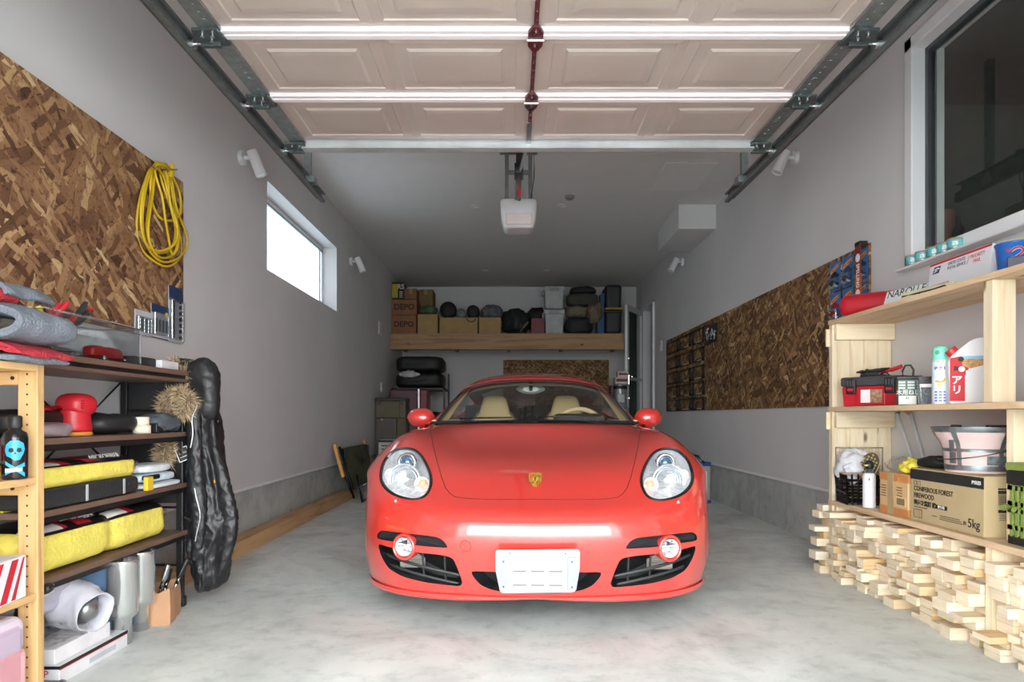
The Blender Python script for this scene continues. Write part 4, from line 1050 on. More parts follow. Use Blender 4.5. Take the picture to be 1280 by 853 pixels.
# wheels
def wheel(x, y, r, w_):
    t = thing('wheel', 'x', 'x'); del t['label']; del t['category']; t.parent = car; t.location = (x, y, r); s_ = 1 if x > 0 else -1
    b = MB(); hw = w_/2; b.lathe([(r*.72, -hw), (r*.93, -hw*.98), (r*.985, -hw*.8), (r, -hw*.4), (r, hw*.4), (r*.985, hw*.8), (r*.93, hw*.98), (r*.72, hw)], (0, 0, 0), (1, 0, 0), 40); b.build('tyre', plain('121314', .75, bump=.2), t, local=True)
    b = MB(); b.lathe([(r*.72, -hw), (r*.70, hw*.5), (r*.71, hw)], (0, 0, 0), (1, 0, 0), 40)
    for k in range(5):
        a = 2*PI*k/5; b.box((s_*hw*.7, math.cos(a)*r*.38, math.sin(a)*r*.38), (.03, r*.66, .06), rot=(a, 0, 0), bev=.008)
    b.cyl((s_*hw*.5, 0, 0), (s_*hw*.85, 0, 0), r*.18); b.build('rim', M_STEEL, t, local=True)
for x in (-.695, .695): wheel(x, .875, .318, .225); wheel(x*1.09, 3.285, .325, .25)
# underbody and arch liners
b = MB(); b.b2((-.58, .25, .16), (.58, 4.1, .30)); b.b2((-.80, 1.25, .19), (.80, 2.9, .34)); b.build('underbody', plain('0a0a0b', .9), car, local=True)
b = MB()
for x in (-.56, .56):
    s_ = 1 if x > 0 else -1
    for yc in (.875, 3.285):
        b.grid([[Vector((xx, yc+.37*math.cos(a), .318+.365*math.sin(a))) for a in np.linspace(-.3, PI+.3, 24)] for xx in (x, s_*.79)])
build_parts(b, 'arch_liner', plain('0a0a0b', .9), car, local=True)
# ------------------------------------------------------------------ soft shapes
from mathutils import noise as MN
def soft(c, size, pw=.5, amp=.0, fs=.1, seg=40, rings=24, flat=None, M=None, seed=0, folds=0):
    """soft rounded bag / cloth lump: superellipsoid with baked folds; c is the centre of its bottom"""
    b = MB(); P = []
    off = Vector((seed*3.1, seed*1.7, seed*.9))
    for i in range(rings+1):
        ph = -PI/2+PI*i/rings; row = []
        for k in range(seg):
            th = 2*PI*k/seg
            f = lambda t, e: math.copysign(abs(t)**e, t)
            x = f(math.cos(ph), pw)*f(math.cos(th), pw); y = f(math.cos(ph), pw)*f(math.sin(th), pw); z = f(math.sin(ph), pw)
            p = Vector((x*size[0]/2, y*size[1]/2, z*size[2]/2))
            if amp:
                q = p/fs+off; n = MN.noise(q)+.5*MN.noise(q*2.1)+.3*abs(MN.noise(q*4.3))
                if folds: n += folds*abs(MN.noise(Vector((q.x*.4, q.y*.4, q.z*2.5))))
                d = p.normalized(); p = p+d*(amp*n)
            if p.z < -size[2]/2: p.z = -size[2]/2
            row.append(p)
        P.append(row)
    T = Matrix.Translation(Vector(c)+Vector((0, 0, size[2]/2)))
    if M is not None: T = T @ M
    b.grid([[T @ p for p in r] for r in P], closeu=True); return b
def solo(name, b, mat, label, cat, group=None):
    o = b.build(name, mat); return tag(o, label, cat, group)
LX = Vector((0, 1, 0)); UP = Vector((0, 0, 1))
def fL(x, y, z): return face((x, y, z), (0, 1, 0), (0, 0, 1))   # faces +X (left wall items seen from the aisle)
def fC(x, y, z): return face((x, y, z), (1, 0, 0), (0, 0, 1))   # faces the camera (-Y)
def fR(x, y, z): return face((x, y, z), (0, -1, 0), (0, 0, 1))  # faces -X
M_INK = plain('141414', .6, var=.02); M_WINK = plain('f0f0ee', .6, var=.02); M_RINK = plain('c01f2a', .6, var=.02); M_BINK = plain('1f3f8f', .6, var=.02)
# ------------------------------------------------------------------ yellow cord on the left board
def cord_point(px, py, off): return Vector((XL+.02+off, F*(XL)/(px-CX), 0)), None
t = thing('extension_cord', 'coiled yellow extension cord hanging on the left strand board', 'cord', (XL+.03, 3.62, 1.75))
hk = onwall(198, 212, XL+.02)
loops = [
 [(193,206),(182,225),(173,258),(171,290),(176,310),(190,325),(206,333),(219,329),(226,316),(224,292),(219,262),(214,236),(208,214),(200,204)],
 [(196,204),(186,222),(180,250),(178,280),(184,308),(198,325),(214,327),(228,318),(234,302),(229,282),(221,262),(217,240),(212,218),(203,206)],
 [(195,207),(188,230),(191,256),(200,272),(212,276),(222,272),(226,258),(224,240),(218,226),(208,210)],
 [(194,205),(190,226),(186,260),(184,290),(190,310),(203,316),(214,310),(219,296),(217,274),(210,250),(202,226),(198,208)],
 [(197,206),(192,232),(187,268),(186,298),(195,318),(210,322),(221,312),(223,290),(216,262),(209,238),(205,214)],
 [(199,204),(194,216),(201,240),(206,270),(211,300),(216,318),(222,302),(216,270),(211,240),(207,214)],
 [(191,210),(179,240),(176,270),(180,300),(192,313),(208,312),(220,302),(221,280),(212,252),(205,222)],
]
b = MB()
for k, L in enumerate(loops):
    P = []
    for i, (px, py) in enumerate(L):
        o_ = .022+.008*k+.012*math.sin(i*1.3+k); P.append(onwall(px, py, XL+o_))
    C = closed_curve(P, 90); b.tube([Vector(p) for p in C], .0065, 7, closed=True)
b.build('cable_loops', plain('d8b41e', .42, var=.08), t)
b = MB(); p = onwall(212, 216, XL+.06); b.cyl(p-Vector((0, .0, .03)), p+Vector((0, .02, .03)), .016, .02); b.cyl(p+Vector((0, .02, .03)), p+Vector((0, .03, .055)), .012); b.build('plug', plain('d8b41e', .42, var=.08), t)
b = MB(); b.tube([onwall(190, 211, XL+.10), onwall(197, 206, XL+.115), onwall(206, 206, XL+.11), onwall(211, 211, XL+.09)], .012, 8); b.build('binding', plain('c9a51a', .5), t)
b = MB(); b.cyl((XL+.012, hk.y, hk.z+.0), (XL+.12, hk.y, hk.z+.0), .005); b.build('hook', M_STEEL, t)
# blister packs on the board
def blister(p0, p1, card, contents, label):
    y0, y1 = sorted((p0.y, p1.y)); z0, z1 = sorted((p0.z, p1.z)); x = XL+.017
    t = thing('blister_pack', label, 'package', (x, (y0+y1)/2, z0), group='blister packs on the left board')
    b = MB(); b.b2((x, y0, z0), (x+.003, y1, z1)); b.build('backing_card', M_CARDW, t)
    b = MB(); b.b2((x+.003, y0, z1-(z1-z0)*.26), (x+.0045, y1, z1)); b.build('header_card', card, t)
    contents(t, x, y0, y1, z0, z1)
    b = MB(); b.b2((x+.003, y0+.006, z0+.01), (x+.022, y1-.006, z1-(z1-z0)*.25), .005); b.build('clear_blister', M_CLEAR, t)
M_NAVY = plain('23355f', .45, var=.05); M_CARDW = plain('c9ced6', .5, var=.05)
def c1(t, x, y0, y1, z0, z1):
    b = MB()
    for i in range(3):
        for j in range(4): b.box((x+.010, y0+(y1-y0)*(.25+.25*i), z0+(z1-z0)*(.15+.15*j)), (.01, .014, .018), bev=.003)
    build_parts(b, 'bracket', M_STEEL, t)
def c2(t, x, y0, y1, z0, z1):
    b = MB()
    for i in range(4): b.cyl((x+.011, y0+(y1-y0)*(.2+.2*i), z0+.03), (x+.011, y0+(y1-y0)*(.2+.2*i), z0+(z1-z0)*.55), .005); 
    build_parts(b, 'driver_bit', plain('34363a', .4), t)
    b = MB(); b.cyl((x+.003, y1-.022, z1-.045), (x+.005, y1-.022, z1-.045), .016); b.build('price_sticker', M_YEL, t)
def c3(t, x, y0, y1, z0, z1):
    b = MB(); b.b2((x+.004, y0+.015, z0+.02), (x+.012, y0+.05, z1-.07)); b.build('saw_blade', M_STEEL, t)
    b = MB()
    for i in range(9): b.box((x+.01, y1-.04, z0+.03+i*.034), (.01, .02, .02), rot=(.6, 0, 0), bev=.003)
    build_parts(b, 'drill_bit', plain('3b3e44', .4), t)
blister(onwall(163.5, 386, XL), onwall(184.5, 421, XL), M_CARDW, c1, 'white blister pack of metal fittings, leftmost of three packs')
blister(onwall(184.5, 378.5, XL), onwall(206, 425, XL), M_NAVY, c2, 'blue topped blister pack with yellow sticker, middle of three packs')
blister(onwall(206.5, 356, XL), onwall(224, 430, XL), M_NAVY, c3, 'tall blue topped blister pack with saw blade at board corner')
# ------------------------------------------------------------------ black steel rack with brown shelves
RX, RY0_, RY1_ = -1.57, 2.24, 3.31
rack = thing('metal_rack', 'black steel rack with brown shelves along the left wall', 'rack', (-1.735, 2.78, 0))
M_SHELF = plain('6d5548', .45, var=.1); M_RACK = plain('161617', .4)
SHZ = [1.14, .846, .60, .37]
for z in SHZ:
    b = MB(); b.b2((XL+.02, RY0_, z-.022), (RX, RY1_, z), .003); sh_ = b.build('shelf', M_SHELF, rack)
    b = MB(); b.b2((RX-.02, RY0_, z-.045), (RX-.012, RY1_, z-.022)); b.build('shelf_rail', M_RACK, sh_)
b = MB(); b.b2((RX-.006, RY0_, 1.085), (RX, RY1_, 1.10)); b.b2((XL+.02, RY0_, 1.085), (RX, RY1_, 1.09)); b.build('lower_top_rail', M_SHELF, rack)
for x in (RX-.03, XL+.03):
    for y in (RY0_+.012, RY1_-.012):
        b = MB(); b.b2((x-.016, y-.012, 0.0), (x+.016, y+.012, 1.12), .003); b.b2((x-.024, y-.018, 0), (x+.024, y+.018, .05), .006); b.build('post', M_RACK, rack)
b = MB()
for z in (.95, .48, .2): b.cyl((RX-.03, RY1_-.012, z), (XL+.03, RY1_-.012, z), .006, seg=8)
b.tube([(XL+.03, RY0_+.3, .62), (XL+.03, RY1_-.02, 1.1)], .005, 6); b.tube([(XL+.03, RY0_+.3, 1.1), (XL+.03, RY1_-.02, .62)], .005, 6)
build_parts(b, 'brace', M_RACK, rack)
b = MB(); b.b2((XL+.03, RY1_-.008, .5), (RX-.03, RY1_-.004, 1.12)); b.build('end_panel', plain('1d1d1f', .7), rack)
# ------------------------------------------------------------------ pine upright shelf unit at the left edge
pine = thing('pine_shelf_unit', 'pine shelf unit with peg holed upright at left edge', 'shelf unit', (-1.65, 2.0, 0))
M_PINED = wood('d9b078', 'b98a50', 'Z'); M_PINEDX = wood('d9b078', 'b98a50', 'X'); M_PINEDY = wood('d9b078', 'b98a50', 'Y')
PY = 2.15
for x0 in (-1.558, -1.86):
    b = MB(); b.b2((x0, PY, 0), (x0+.063, PY+.032, 1.085), .003)
    po = b.build('upright', M_PINED, pine)
    b = MB()
    for k in range(33): b.cyl((x0+.03, PY-.0008, .03+k*.032), (x0+.03, PY+.001, .03+k*.032), .0035, seg=8)
    build_parts(b, 'peg_hole', plain('4a3018', .8), po) if x0 > -1.6 else None
for z in (1.05, .70, .345):
    b = MB(); b.b2((-1.80, PY+.002, z-.03), (-1.55, PY+.03, z+.012), .003); b.build('side_rail', M_PINEDX, pine)
    b = MB(); b.cyl((-1.575, PY-.001, z-.008), (-1.575, PY+.002, z-.008), .006, seg=10); b.build('bolt', plain('2a2420', .5), pine)
for z in (1.085, .728, .362):
    b = MB(); b.b2((-1.83, 1.35, z-.022), (-1.497, PY-.002 if z < 1.0 else PY+.03, z), .002); b.build('shelf_board', M_PINEDY, pine)
for x0 in (-1.558, -1.86):
    b = MB(); b.b2((x0, 1.32, 0), (x0+.063, 1.35, 1.085), .003); b.build('upright', M_PINED, pine)
# ------------------------------------------------------------------ towels on top
M_TOWG = plain('6f7680', .95, var=.15, bump=.9, bscale=120); M_TOWR = plain('b02a36', .95, var=.12, bump=.9, bscale=120)
def fold_cloth(path, width, depth_dir, thick, mat, name, parent, y0, amp=.012, seed=1):
    """folded cloth: a thick ribbon following a path in XZ, extruded along Y"""
    C = open_curve(path, 60); b = MB(); P = []
    n = len(C)
    up = []
    for i in range(n):
        a = C[max(i-1, 0)]; c = C[min(i+1, n-1)]; tt = Vector((c[0]-a[0], c[1]-a[1])).normalized(); up.append(Vector((-tt.y, tt.x)))
    ring_ids = list(range(n))+list(range(n-1, -1, -1))
    ys = np.linspace(0, 1, 22)
    for v in ys:
        k = math.sin(PI*min(max(v, .02), .98))**.18; row = []
        for j, i in enumerate(ring_ids):
            s = 1 if j < n else -1
            q = Vector((C[i][0], y0+v*width, C[i][1]))
            nn = MN.noise(q*14+Vector((seed, 0, 0)))*amp+MN.noise(q*40)*amp*.4
            th = thick*k*(.35 if i in (0, n-1) else 1)
            row.append(q+Vector((up[i].x, 0, up[i].y))*(s*th+nn)+Vector((0, nn*.8, 0)))
        P.append(row)
    b.grid(P, closeu=True); b.add(P[0], [list(range(len(P[0])))[::-1]]); b.add(P[-1], [list(range(len(P[0])))])
    return b.build(name, mat, parent) if parent is not None else b
bb = fold_cloth([(-1.88, 1.105), (-1.70, 1.10), (-1.56, 1.098), (-1.44, 1.092)], .24, 0, .011, M_TOWG, 'x', None, 1.98, .006, 3)
solo('towel', bb, M_TOWG, 'grey microfibre cloth, bottom layer of the stack on pine shelf', 'cloth', 'folded cloths on the pine shelf')
bb = fold_cloth([(-1.88, 1.135), (-1.70, 1.142), (-1.56, 1.135), (-1.46, 1.112), (-1.435, 1.108), (-1.47, 1.125), (-1.60, 1.155), (-1.75, 1.165)], .24, 0, .008, M_TOWR, 'x', None, 1.99, .006, 5)
solo('towel', bb, M_TOWR, 'red fleece cloth folded between two grey cloths on pine shelf', 'cloth', 'folded cloths on the pine shelf')
bb = fold_cloth([(-1.90, 1.185), (-1.70, 1.185), (-1.52, 1.165), (-1.445, 1.178), (-1.43, 1.205), (-1.48, 1.235), (-1.60, 1.25), (-1.72, 1.265), (-1.88, 1.27)], .25, 0, .018, M_TOWG, 'x', None, 1.98, .008, 7)
tw = solo('towel', bb, M_TOWG, 'grey fluffy cloth folded in a roll on top of the stack', 'cloth', 'folded cloths on the pine shelf')
bb = fold_cloth([(-1.66, 1.272), (-1.58, 1.268), (-1.525, 1.272), (-1.515, 1.285), (-1.535, 1.302), (-1.58, 1.312), (-1.64, 1.315)], .12, 0, .007, M_TOWR, 'x', None, 1.975, .004, 9)
solo('towel', bb, M_TOWR, 'small red cloth tucked into the top grey cloth', 'cloth', 'folded cloths on the pine shelf')
bb = fold_cloth([(-1.86, 1.30), (-1.70, 1.325), (-1.58, 1.33), (-1.52, 1.31), (-1.50, 1.285)], .22, 0, .010, M_TOWG, 'x', None, 2.02, .007, 11)
solo('towel', bb, M_TOWG, 'grey cloth flap draped over the small red cloth', 'cloth', 'folded cloths on the pine shelf')
# ------------------------------------------------------------------ clear box of tools on the rack top
Z = 1.141
t = thing('tool_tray', 'clear plastic box holding red handled tools on the rack top', 'box', (-1.70, 2.65, Z))
x0, x1, y0, y1, h = -1.80, -1.60, 2.34, 2.95, .155
b = MB()
b.b2((x0, y0, Z), (x1, y1, Z+.004)); b.b2((x0, y0, Z), (x0+.004, y1, Z+h)); b.b2((x1-.004, y0, Z), (x1, y1, Z+h)); b.b2((x0, y0, Z), (x1, y0+.004, Z+h)); b.b2((x0, y1-.004, Z), (x1, y1, Z+h))
b.build('tray_wall', M_CLEAR, t)
b = MB()
b.tube([(x0, y0, Z+h), (x1, y0, Z+h), (x1, y1, Z+h), (x0, y1, Z+h)], .005, 6, closed=True)
b.build('tray_rim', glassy('clear_edge', (.85, .9, .9), 2.5, .05), t)
def plier(a, d, col, tip, label, s=1.0):
    a = Vector(a); d = Vector(d).normalized(); x_ = Vector((0, 0, 1)).cross(d).normalized() if abs(d.z) < .95 else Vector((0, 1, 0)); x_ = Vector((0, 1, 0)) if x_.length < .1 else x_
    t = thing('pliers', label, 'tool', a, group='hand tools in the clear box')
    for sg in (-1, 1):
        b = MB(); b.tube([a+d*.0, a+d*.03*s+x_*.012*sg, a+d*.08*s+x_*.026*sg*s, a+d*.13*s+x_*.024*sg*s], [.007, .009, .011, .009], 8); b.build('handle', col, t)
    b = MB(); b.sphere(a, (.014, .014, .014)); b.tube([a, a-d*.03*s, a-d*.07*s], [.013, .011, .004], 8); b.build('jaw', tip, t)
plier((-1.70, 2.46, Z+.10), (.2, .35, .5), M_RED, M_STEEL, 'red handled pliers standing up in the clear box')
plier((-1.74, 2.55, Z+.08), (-.1, -.3, .7), M_YEL, M_STEEL, 'yellow handled pliers in the clear box', .9)
t = thing('utility_knife', 'red and black cutter leaning out of the clear box', 'tool', (-1.68, 2.52, Z+.09))
a = Vector((-1.68, 2.50, Z+.07)); d = Vector((.0, .55, .42)).normalized()
b = MB(); b.tube([a, a+d*.05, a+d*.11, a+d*.15], [.012, .019, .018, .012], 10, flat=.7); b.build('handle', M_RED, t)
b = MB(); b.tube([a+d*.15, a+d*.2, a+d*.24+Vector((0, .0, .015))], [.013, .016, .010], 10, flat=.6); b.build('grip', M_DKPLASTIC, t)
t = thing('hand_saw', 'black and red folding saw lying across the clear box', 'tool', (-1.72, 2.6, Z+.06))
b = MB(); b.tube([(-1.73, 2.60, Z+.10), (-1.72, 2.70, Z+.16), (-1.71, 2.75, Z+.20)], [.018, .02, .014], 10); b.build('handle', M_DKPLASTIC, t)
b = MB(); b.tube([(-1.71, 2.75, Z+.20), (-1.71, 2.77, Z+.212)], [.014, .012], 10); b.build('end_cap', M_RED, t)
for k, (y, l_, lab) in enumerate(((2.42, .14, 'steel spanner lying at the near end of the clear box'), (2.60, .16, 'steel spanner lying in the middle of the clear box'), (2.78, .13, 'steel spanner lying at the far end of the clear box'))):
    b = MB(); b.tube([(-1.66, y, Z+.018), (-1.65, y+l_, Z+.022)], [.007, .007], 8, flat=.5); b.lathe([(.013, -.004), (.013, .004), (.007, .004), (.007, -.004), (.013, -.004)], (-1.66, y, Z+.018), (0, 0, 1), 14); b.lathe([(.012, -.004), (.012, .004), (.006, .004), (.006, -.004), (.012, -.004)], (-1.65, y+l_, Z+.022), (0, 0, 1), 14)
    solo('spanner', b, M_STEEL, lab, 'tool', 'hand tools in the clear box')
b = soft((-1.70, 2.84, Z+.01), (.07, .22, .06), .5, .004, .05, seed=2); solo('glove', b, M_RED, 'red glove lying at the far end of the clear box', 'glove')
b = MB(); b.box((-1.665, 3.02, Z+.022), (.10, .17, .042), bev=.008); tag(b.build('battery_case', M_DKPLASTIC), 'small black plastic case on the rack top', 'case')
b = MB(); b.box((-1.64, 3.19, Z+.02), (.09, .16, .038), bev=.004); tag(b.build('paper_box', plain('d8dade', .5)), 'small white box at the far end of the rack top', 'box')
# ------------------------------------------------------------------ second shelf
Z = .847
t = thing('orbital_sander', 'red palm sander with grey badge on the second rack shelf', 'sander', (-1.68, 2.62, Z))
c = Vector((-1.685, 2.62, Z))
b = MB(); b.lathe([(.0, .016), (.062, .016), (.066, .022), (.064, .04), (.061, .052), (.059, .072), (.058, .095)], c, seg=32); b.build('skirt', M_RED, t)
b = MB(); b.lathe([(0, 0), (.064, 0), (.066, .005), (.064, .014), (0, .014)], c, seg=32); b.build('sanding_pad', plain('e09436', .7), t)
b = soft(c+Vector((.006, .01, .072)), (.124, .138, .092), .78); b.build('head', M_RED, t)
b = MB(); b.tube([c+Vector((-.02, -.03, .105)), c+Vector((-.04, -.11, .10)), c+Vector((-.05, -.17, .095))], [.024, .02, .018], 12); b.build('dust_port', M_RED, t)
b = MB()
for k in range(4): b.box(c+Vector((.058, -.025+.0, .105+k*.009)), (.006, .03, .003))
build_parts(b, 'vent_slot', plain('6e0f16', .6), t)
b = MB(); b.box(c+Vector((.058, .03, .122)), (.006, .028, .012), bev=.003); b.build('switch', M_BLACK, t)
b = soft((-1.76, 2.46, Z), (.16, .30, .10), .5, .008, .08, seed=3); solo('dust_bag', b, M_BLACK, 'black dust bag behind the pine upright on second shelf', 'bag')
b = soft((-1.63, 2.38, Z), (.10, .22, .05), .6, .012, .05, seed=4); solo('plastic_bag', b, plain('8f7f82', .3, var=.25, scale=20), 'clear bag of sanding sheets in front of the red sander', 'bag')
b = soft((-1.70, 2.84, Z), (.20, .30, .085), .8, .012, .07, seed=5); solo('tool_pouch', b, plain('1b1b1d', .55), 'black cloth pouch on the second shelf beside sander', 'pouch')
for k, lab in ((0, 'cream masking tape roll, lower of two on second shelf'), (1, 'cream masking tape roll, upper of two on second shelf')):
    r_ = .036-.003*k; b = MB(); b.lathe([(r_*.62, 0), (r_, 0), (r_, .035), (r_*.62, .035), (r_*.62, 0)], (-1.61-.004*k, 2.97, Z+.036*k), seg=28); solo('tape_roll', b, plain('e6dfc6', .7, var=.04), lab, 'tape', 'masking tape rolls')
b = soft((-1.64, 3.16, Z), (.14, .24, .085), .75, .022, .05, seed=6, folds=.6); solo('cloth', b, plain('4a5058', .9, var=.15, bump=.4), 'dark grey rag bunched at the end of second shelf', 'cloth')
b = MB(); b.box((-1.60, 3.07, Z+.022), (.04, .06, .042), bev=.004); solo('small_box', b, M_BLACK, 'small black box beside the tape rolls', 'box')
# ------------------------------------------------------------------ towel packs
M_TOWY = plain('ecdc62', .75, var=.1, scale=16, bump=.5, bscale=70)
M_FILM = glassy('packing_film', (.97, .97, .96), 1.3, .08)
def towel_pack(x, y0, y1, z, w, h, label, seed, parts=1):
    """row of folded yellow towels in clear film with a printed black top band"""
    t = thing('towel_pack', label, 'towel pack', (x, (y0+y1)/2, z))
    seg = 36; P = []; ny = 40
    for i in range(ny+1):
        f = i/ny; y = y0+(y1-y0)*f; e = min(1, (min(f, 1-f)*10+.25))**.5; row = []
        pinch = 1-.10*math.exp(-((f-.52)/.035)**2)*(parts > 1)
        for k in range(seg):
            a = 2*PI*k/seg; cx_ = math.copysign(abs(math.cos(a))**.55, math.cos(a)); cz = math.copysign(abs(math.sin(a))**.55, math.sin(a))
            q = Vector((cx_*3+seed, y*9, cz*3)); r_ = 1+.05*MN.noise(q)+.025*MN.noise(q*3)
            lay = .018*math.sin(cz*13)*(abs(cz) < .85)
            row.append(Vector((x+cx_*w/2*e*pinch*(r_+lay), y, z+h/2+cz*h/2*e*pinch*(1 if cz < 0 else r_))))
        P.append(row)
    b = MB(); b.grid(P, closeu=True); b.add(P[0], [list(range(seg))[::-1]]); b.add(P[-1], [list(range(seg))]); b.build('towels', M_TOWY, t)
    # printed film sleeve on top
    ks = list(range(3, 16))
    b = MB(); b.grid([[p+(p-Vector((x, p.y, z+h/2))).normalized()*.004 for p in (row[k] for k in ks)] for row in P[2:-2]]); b.build('printed_band', plain('151314', .3, var=.1), t)
    def band_text(s, size, fy, k, mat):
        i = int(2+fy*(ny-4)); p = P[i][k]; nrm = (p-Vector((x, p.y, z+h/2))).normalized(); rt = (P[i+1][k]-P[i][k]).normalized(); upv = nrm.cross(rt).normalized()*1
        M = face(p+nrm*.006, rt, upv if upv.z > 0 else -upv); text(s, size, mat, M, t)
    b = MB(); k0, k1 = 4, 8
    for fa, fb in (((.02, .2), (.55, .68)) if parts > 1 else ((.02, .22),)):
        ia, ib = int(2+fa*(ny-4)), int(2+fb*(ny-4)); b.grid([[p+(p-Vector((x, p.y, z+h/2))).normalized()*.0055 for p in (P[i][k] for k in range(4, 8))] for i in range(ia, ib+1)])
    build_parts(b, 'white_label', plain('e4e0da', .4, var=.05), t)
    b = MB()
    for fa, fb in (((.2, .24), (.68, .74), (.3, .4)) if parts > 1 else ((.22, .3), (.45, .6))):
        ia, ib = int(2+fa*(ny-4)), max(int(2+fb*(ny-4)), int(2+fa*(ny-4))+1); b.grid([[p+(p-Vector((x, p.y, z+h/2))).normalized()*.0055 for p in (P[i][k] for k in range(4, 10))] for i in range(ia, ib+1)])
    build_parts(b, 'red_label', plain('b3202b', .4), t)
    band_text('MICROFIBER', .035, .38 if parts > 1 else .75, 7, M_WINK)
    # loose film tail at the end
    b = soft((x, y1+.03, z+h*.3), (w*.7, .10, h*.5), .8, .02, .03, seed=seed); b.build('film_end', M_FILM, t)
towel_pack(-1.725, 2.22, 3.17, .3705, .29, .165, 'long film wrapped pack of yellow towels on the lowest rack shelf', 1, 2)
towel_pack(-1.70, 2.26, 2.90, .665, .25, .092, 'short film wrapped pack of yellow towels on third rack shelf', 4)
t = thing('fabric_bundle', 'black folded fabric case under the short yellow pack', 'case', (-1.70, 2.58, .601))
b = soft((-1.70, 2.57, .601), (.28, .70, .075), .35, .006, .12, seed=8); b.build('folded_case', plain('202022', .75, bump=.3, bscale=90), t)
b = MB()
for y in (2.50, 2.74): b.box((-1.556, y, .64), (.004, .012, .06), bev=.001)
build_parts(b, 'strap', plain('a8aaac', .5), t)
b = MB(); b.box((-1.565, 2.94, .63), (.02, .05, .06), bev=.004); b.build('yellow_tag', plain('d8b52c', .5), t)
b = soft((-1.66, 3.10, .6), (.20, .34, .025), .5, .006, .08, seed=12); solo('paper_sheet', b, plain('d9dde0', .6), 'folded white paper under the blue and white wipes packs', 'paper')
b = soft((-1.66, 3.09, .626), (.16, .30, .04), .5, .008, .06, seed=13); w1 = solo('wipes_pack', b, plain('cfe0ee', .35, var=.25, scale=30), 'white wipes pack with blue print, lower one on third shelf', 'pack', 'wipes packs')
b = soft((-1.66, 3.09, .667), (.14, .26, .04), .5, .008, .06, seed=14); solo('wipes_pack', b, plain('e8eef2', .35, var=.1, scale=30), 'plain white wipes pack, upper one on third shelf', 'pack', 'wipes packs')
b = MB(); b.box((-1.585, 3.0, .652), (.02, .12, .02), bev=.004); solo('black_strip', b, M_BLACK, 'narrow black strip lying beside the wipes packs', 'strip')
b = MB(); b.box((-1.73, 2.30, .628), (.1, .10, .06), bev=.004); solo('sponge_box', b, plain('d8d23c', .5), 'yellow and white sponge box behind the pine upright', 'box')
# ------------------------------------------------------------------ floor level
t = thing('exhaust_tip', 'polished steel exhaust tip, nearer of two standing under the rack', 'exhaust tip', (-1.575, 2.76, 0), group='polished exhaust tips')
def tip(t, x, y):
    b = MB(); b.lathe([(.034, 0), (.036, .0), (.036, .10), (.056, .118), (.058, .13), (.058, .325), (.06, .335), (.058, .342), (.052, .338), (.05, .30), (.045, .12)], (x, y, 0), seg=36); b.build('tube', plain('d2d5d4', .14, .8, .06, 12), t)
    b = MB(); b.lathe([(.049, .2), (0, .19)], (x, y, 0), seg=30); b.build('inner_baffle', plain('3a3b3c', .4, .6), t)
tip(t, -1.575, 2.76)
t2 = thing('exhaust_tip', 'polished steel exhaust tip, farther of two standing under the rack', 'exhaust tip', (-1.60, 2.94, 0), group='polished exhaust tips'); tip(t2, -1.60, 2.94)
# long white parts box
t = thing('parts_box', 'long white carton with black and red stripe on the floor', 'box', (-1.62, 2.53, 0))
bx = Matrix.Translation((-1.615, 2.53, 0)) @ Matrix.Rotation(-.02, 4, 'Z')
b = MB(); b.box((0, 0, .032), (.15, .40, .064), bev=.003, M=bx); b.build('carton', plain('dcdde0', .5), t)
b = MB(); b.box((.0753, 0, .058), (.001, .40, .011), M=bx); b.build('black_band', M_INK, t)
b = MB(); b.box((0, -.2003, .058), (.15, .001, .011), M=bx); b.build('black_band', M_INK, t)
b = MB(); b.box((.0756, 0, .051), (.001, .40, .003), M=bx); b.build('red_band', M_RINK, t)
b = MB(); b.box((0, -.2006, .008), (.14, .001, .014), M=bx); b.build('yellow_band', plain('d9cf2f', .5), t)
text('SP', .035, M_RINK, bx @ face((0.02, -.2008, .035), (1, 0, 0), (0, 0, 1)), t)
b = MB(); b.box((.0758, .04, .025), (.001, .16, .018), M=bx); b.build('grey_print', plain('b9bcc4', .5), t)
t = thing('parts_box', 'white inner carton stacked on the striped long carton', 'box', (-1.63, 2.49, .065)); b = MB(); b.b2((-1.69, 2.335, .0645), (-1.565, 2.66, .118), .003); b.build('carton', plain('e6e6e8', .5), t)
b = MB(); b.b2((-1.69, 2.49, .1182), (-1.565, 2.50, .119)); b.build('lid_seam', plain('b8b8bb', .6), t)
b = soft((-1.64, 2.44, .12), (.16, .26, .05), .8, .02, .04, seed=21); solo('plastic_bag', b, M_FILM, 'crumpled clear plastic bag on the white cartons', 'bag')
# grey-white cloth bag wrapped round a muffler
t = thing('cloth_bag', 'pale grey cloth bag open around a steel muffler under rack', 'bag', (-1.66, 2.5, .12))
pa = [Vector((-1.82, 2.60, .25)), Vector((-1.75, 2.59, .245)), Vector((-1.67, 2.58, .215)), Vector((-1.60, 2.56, .195)), Vector((-1.555, 2.545, .187)), Vector((-1.565, 2.55, .188)), Vector((-1.64, 2.565, .20))]
rr = [.05, .085, .095, .082, .074, .064, .05]
Cc = [Vector(v) for v in open_curve(pa[:5], 34)]; rs = np.interp(np.linspace(0, 4, 34), range(5), rr[:5]); P = []
dl = Vector((.93, -.33, -.15)).normalized()
frames = []
for i, p in enumerate(Cc):
    d = (Cc[min(i+1, 33)]-Cc[max(i-1, 0)]).normalized(); d = d.lerp(dl, max(0, (i-18)/15)).normalized(); y_ = (Vector((0, 0, 1))-d*d.z).normalized(); frames.append((p, d.cross(y_), y_, rs[i]))
p, x_, y_, r_ = frames[-1]
for k, (back, q) in enumerate(((.004, 1.0), (.002, .93), (-.02, .86), (-.06, .8))): frames.append((p+dl*back, x_, y_, r_*q))
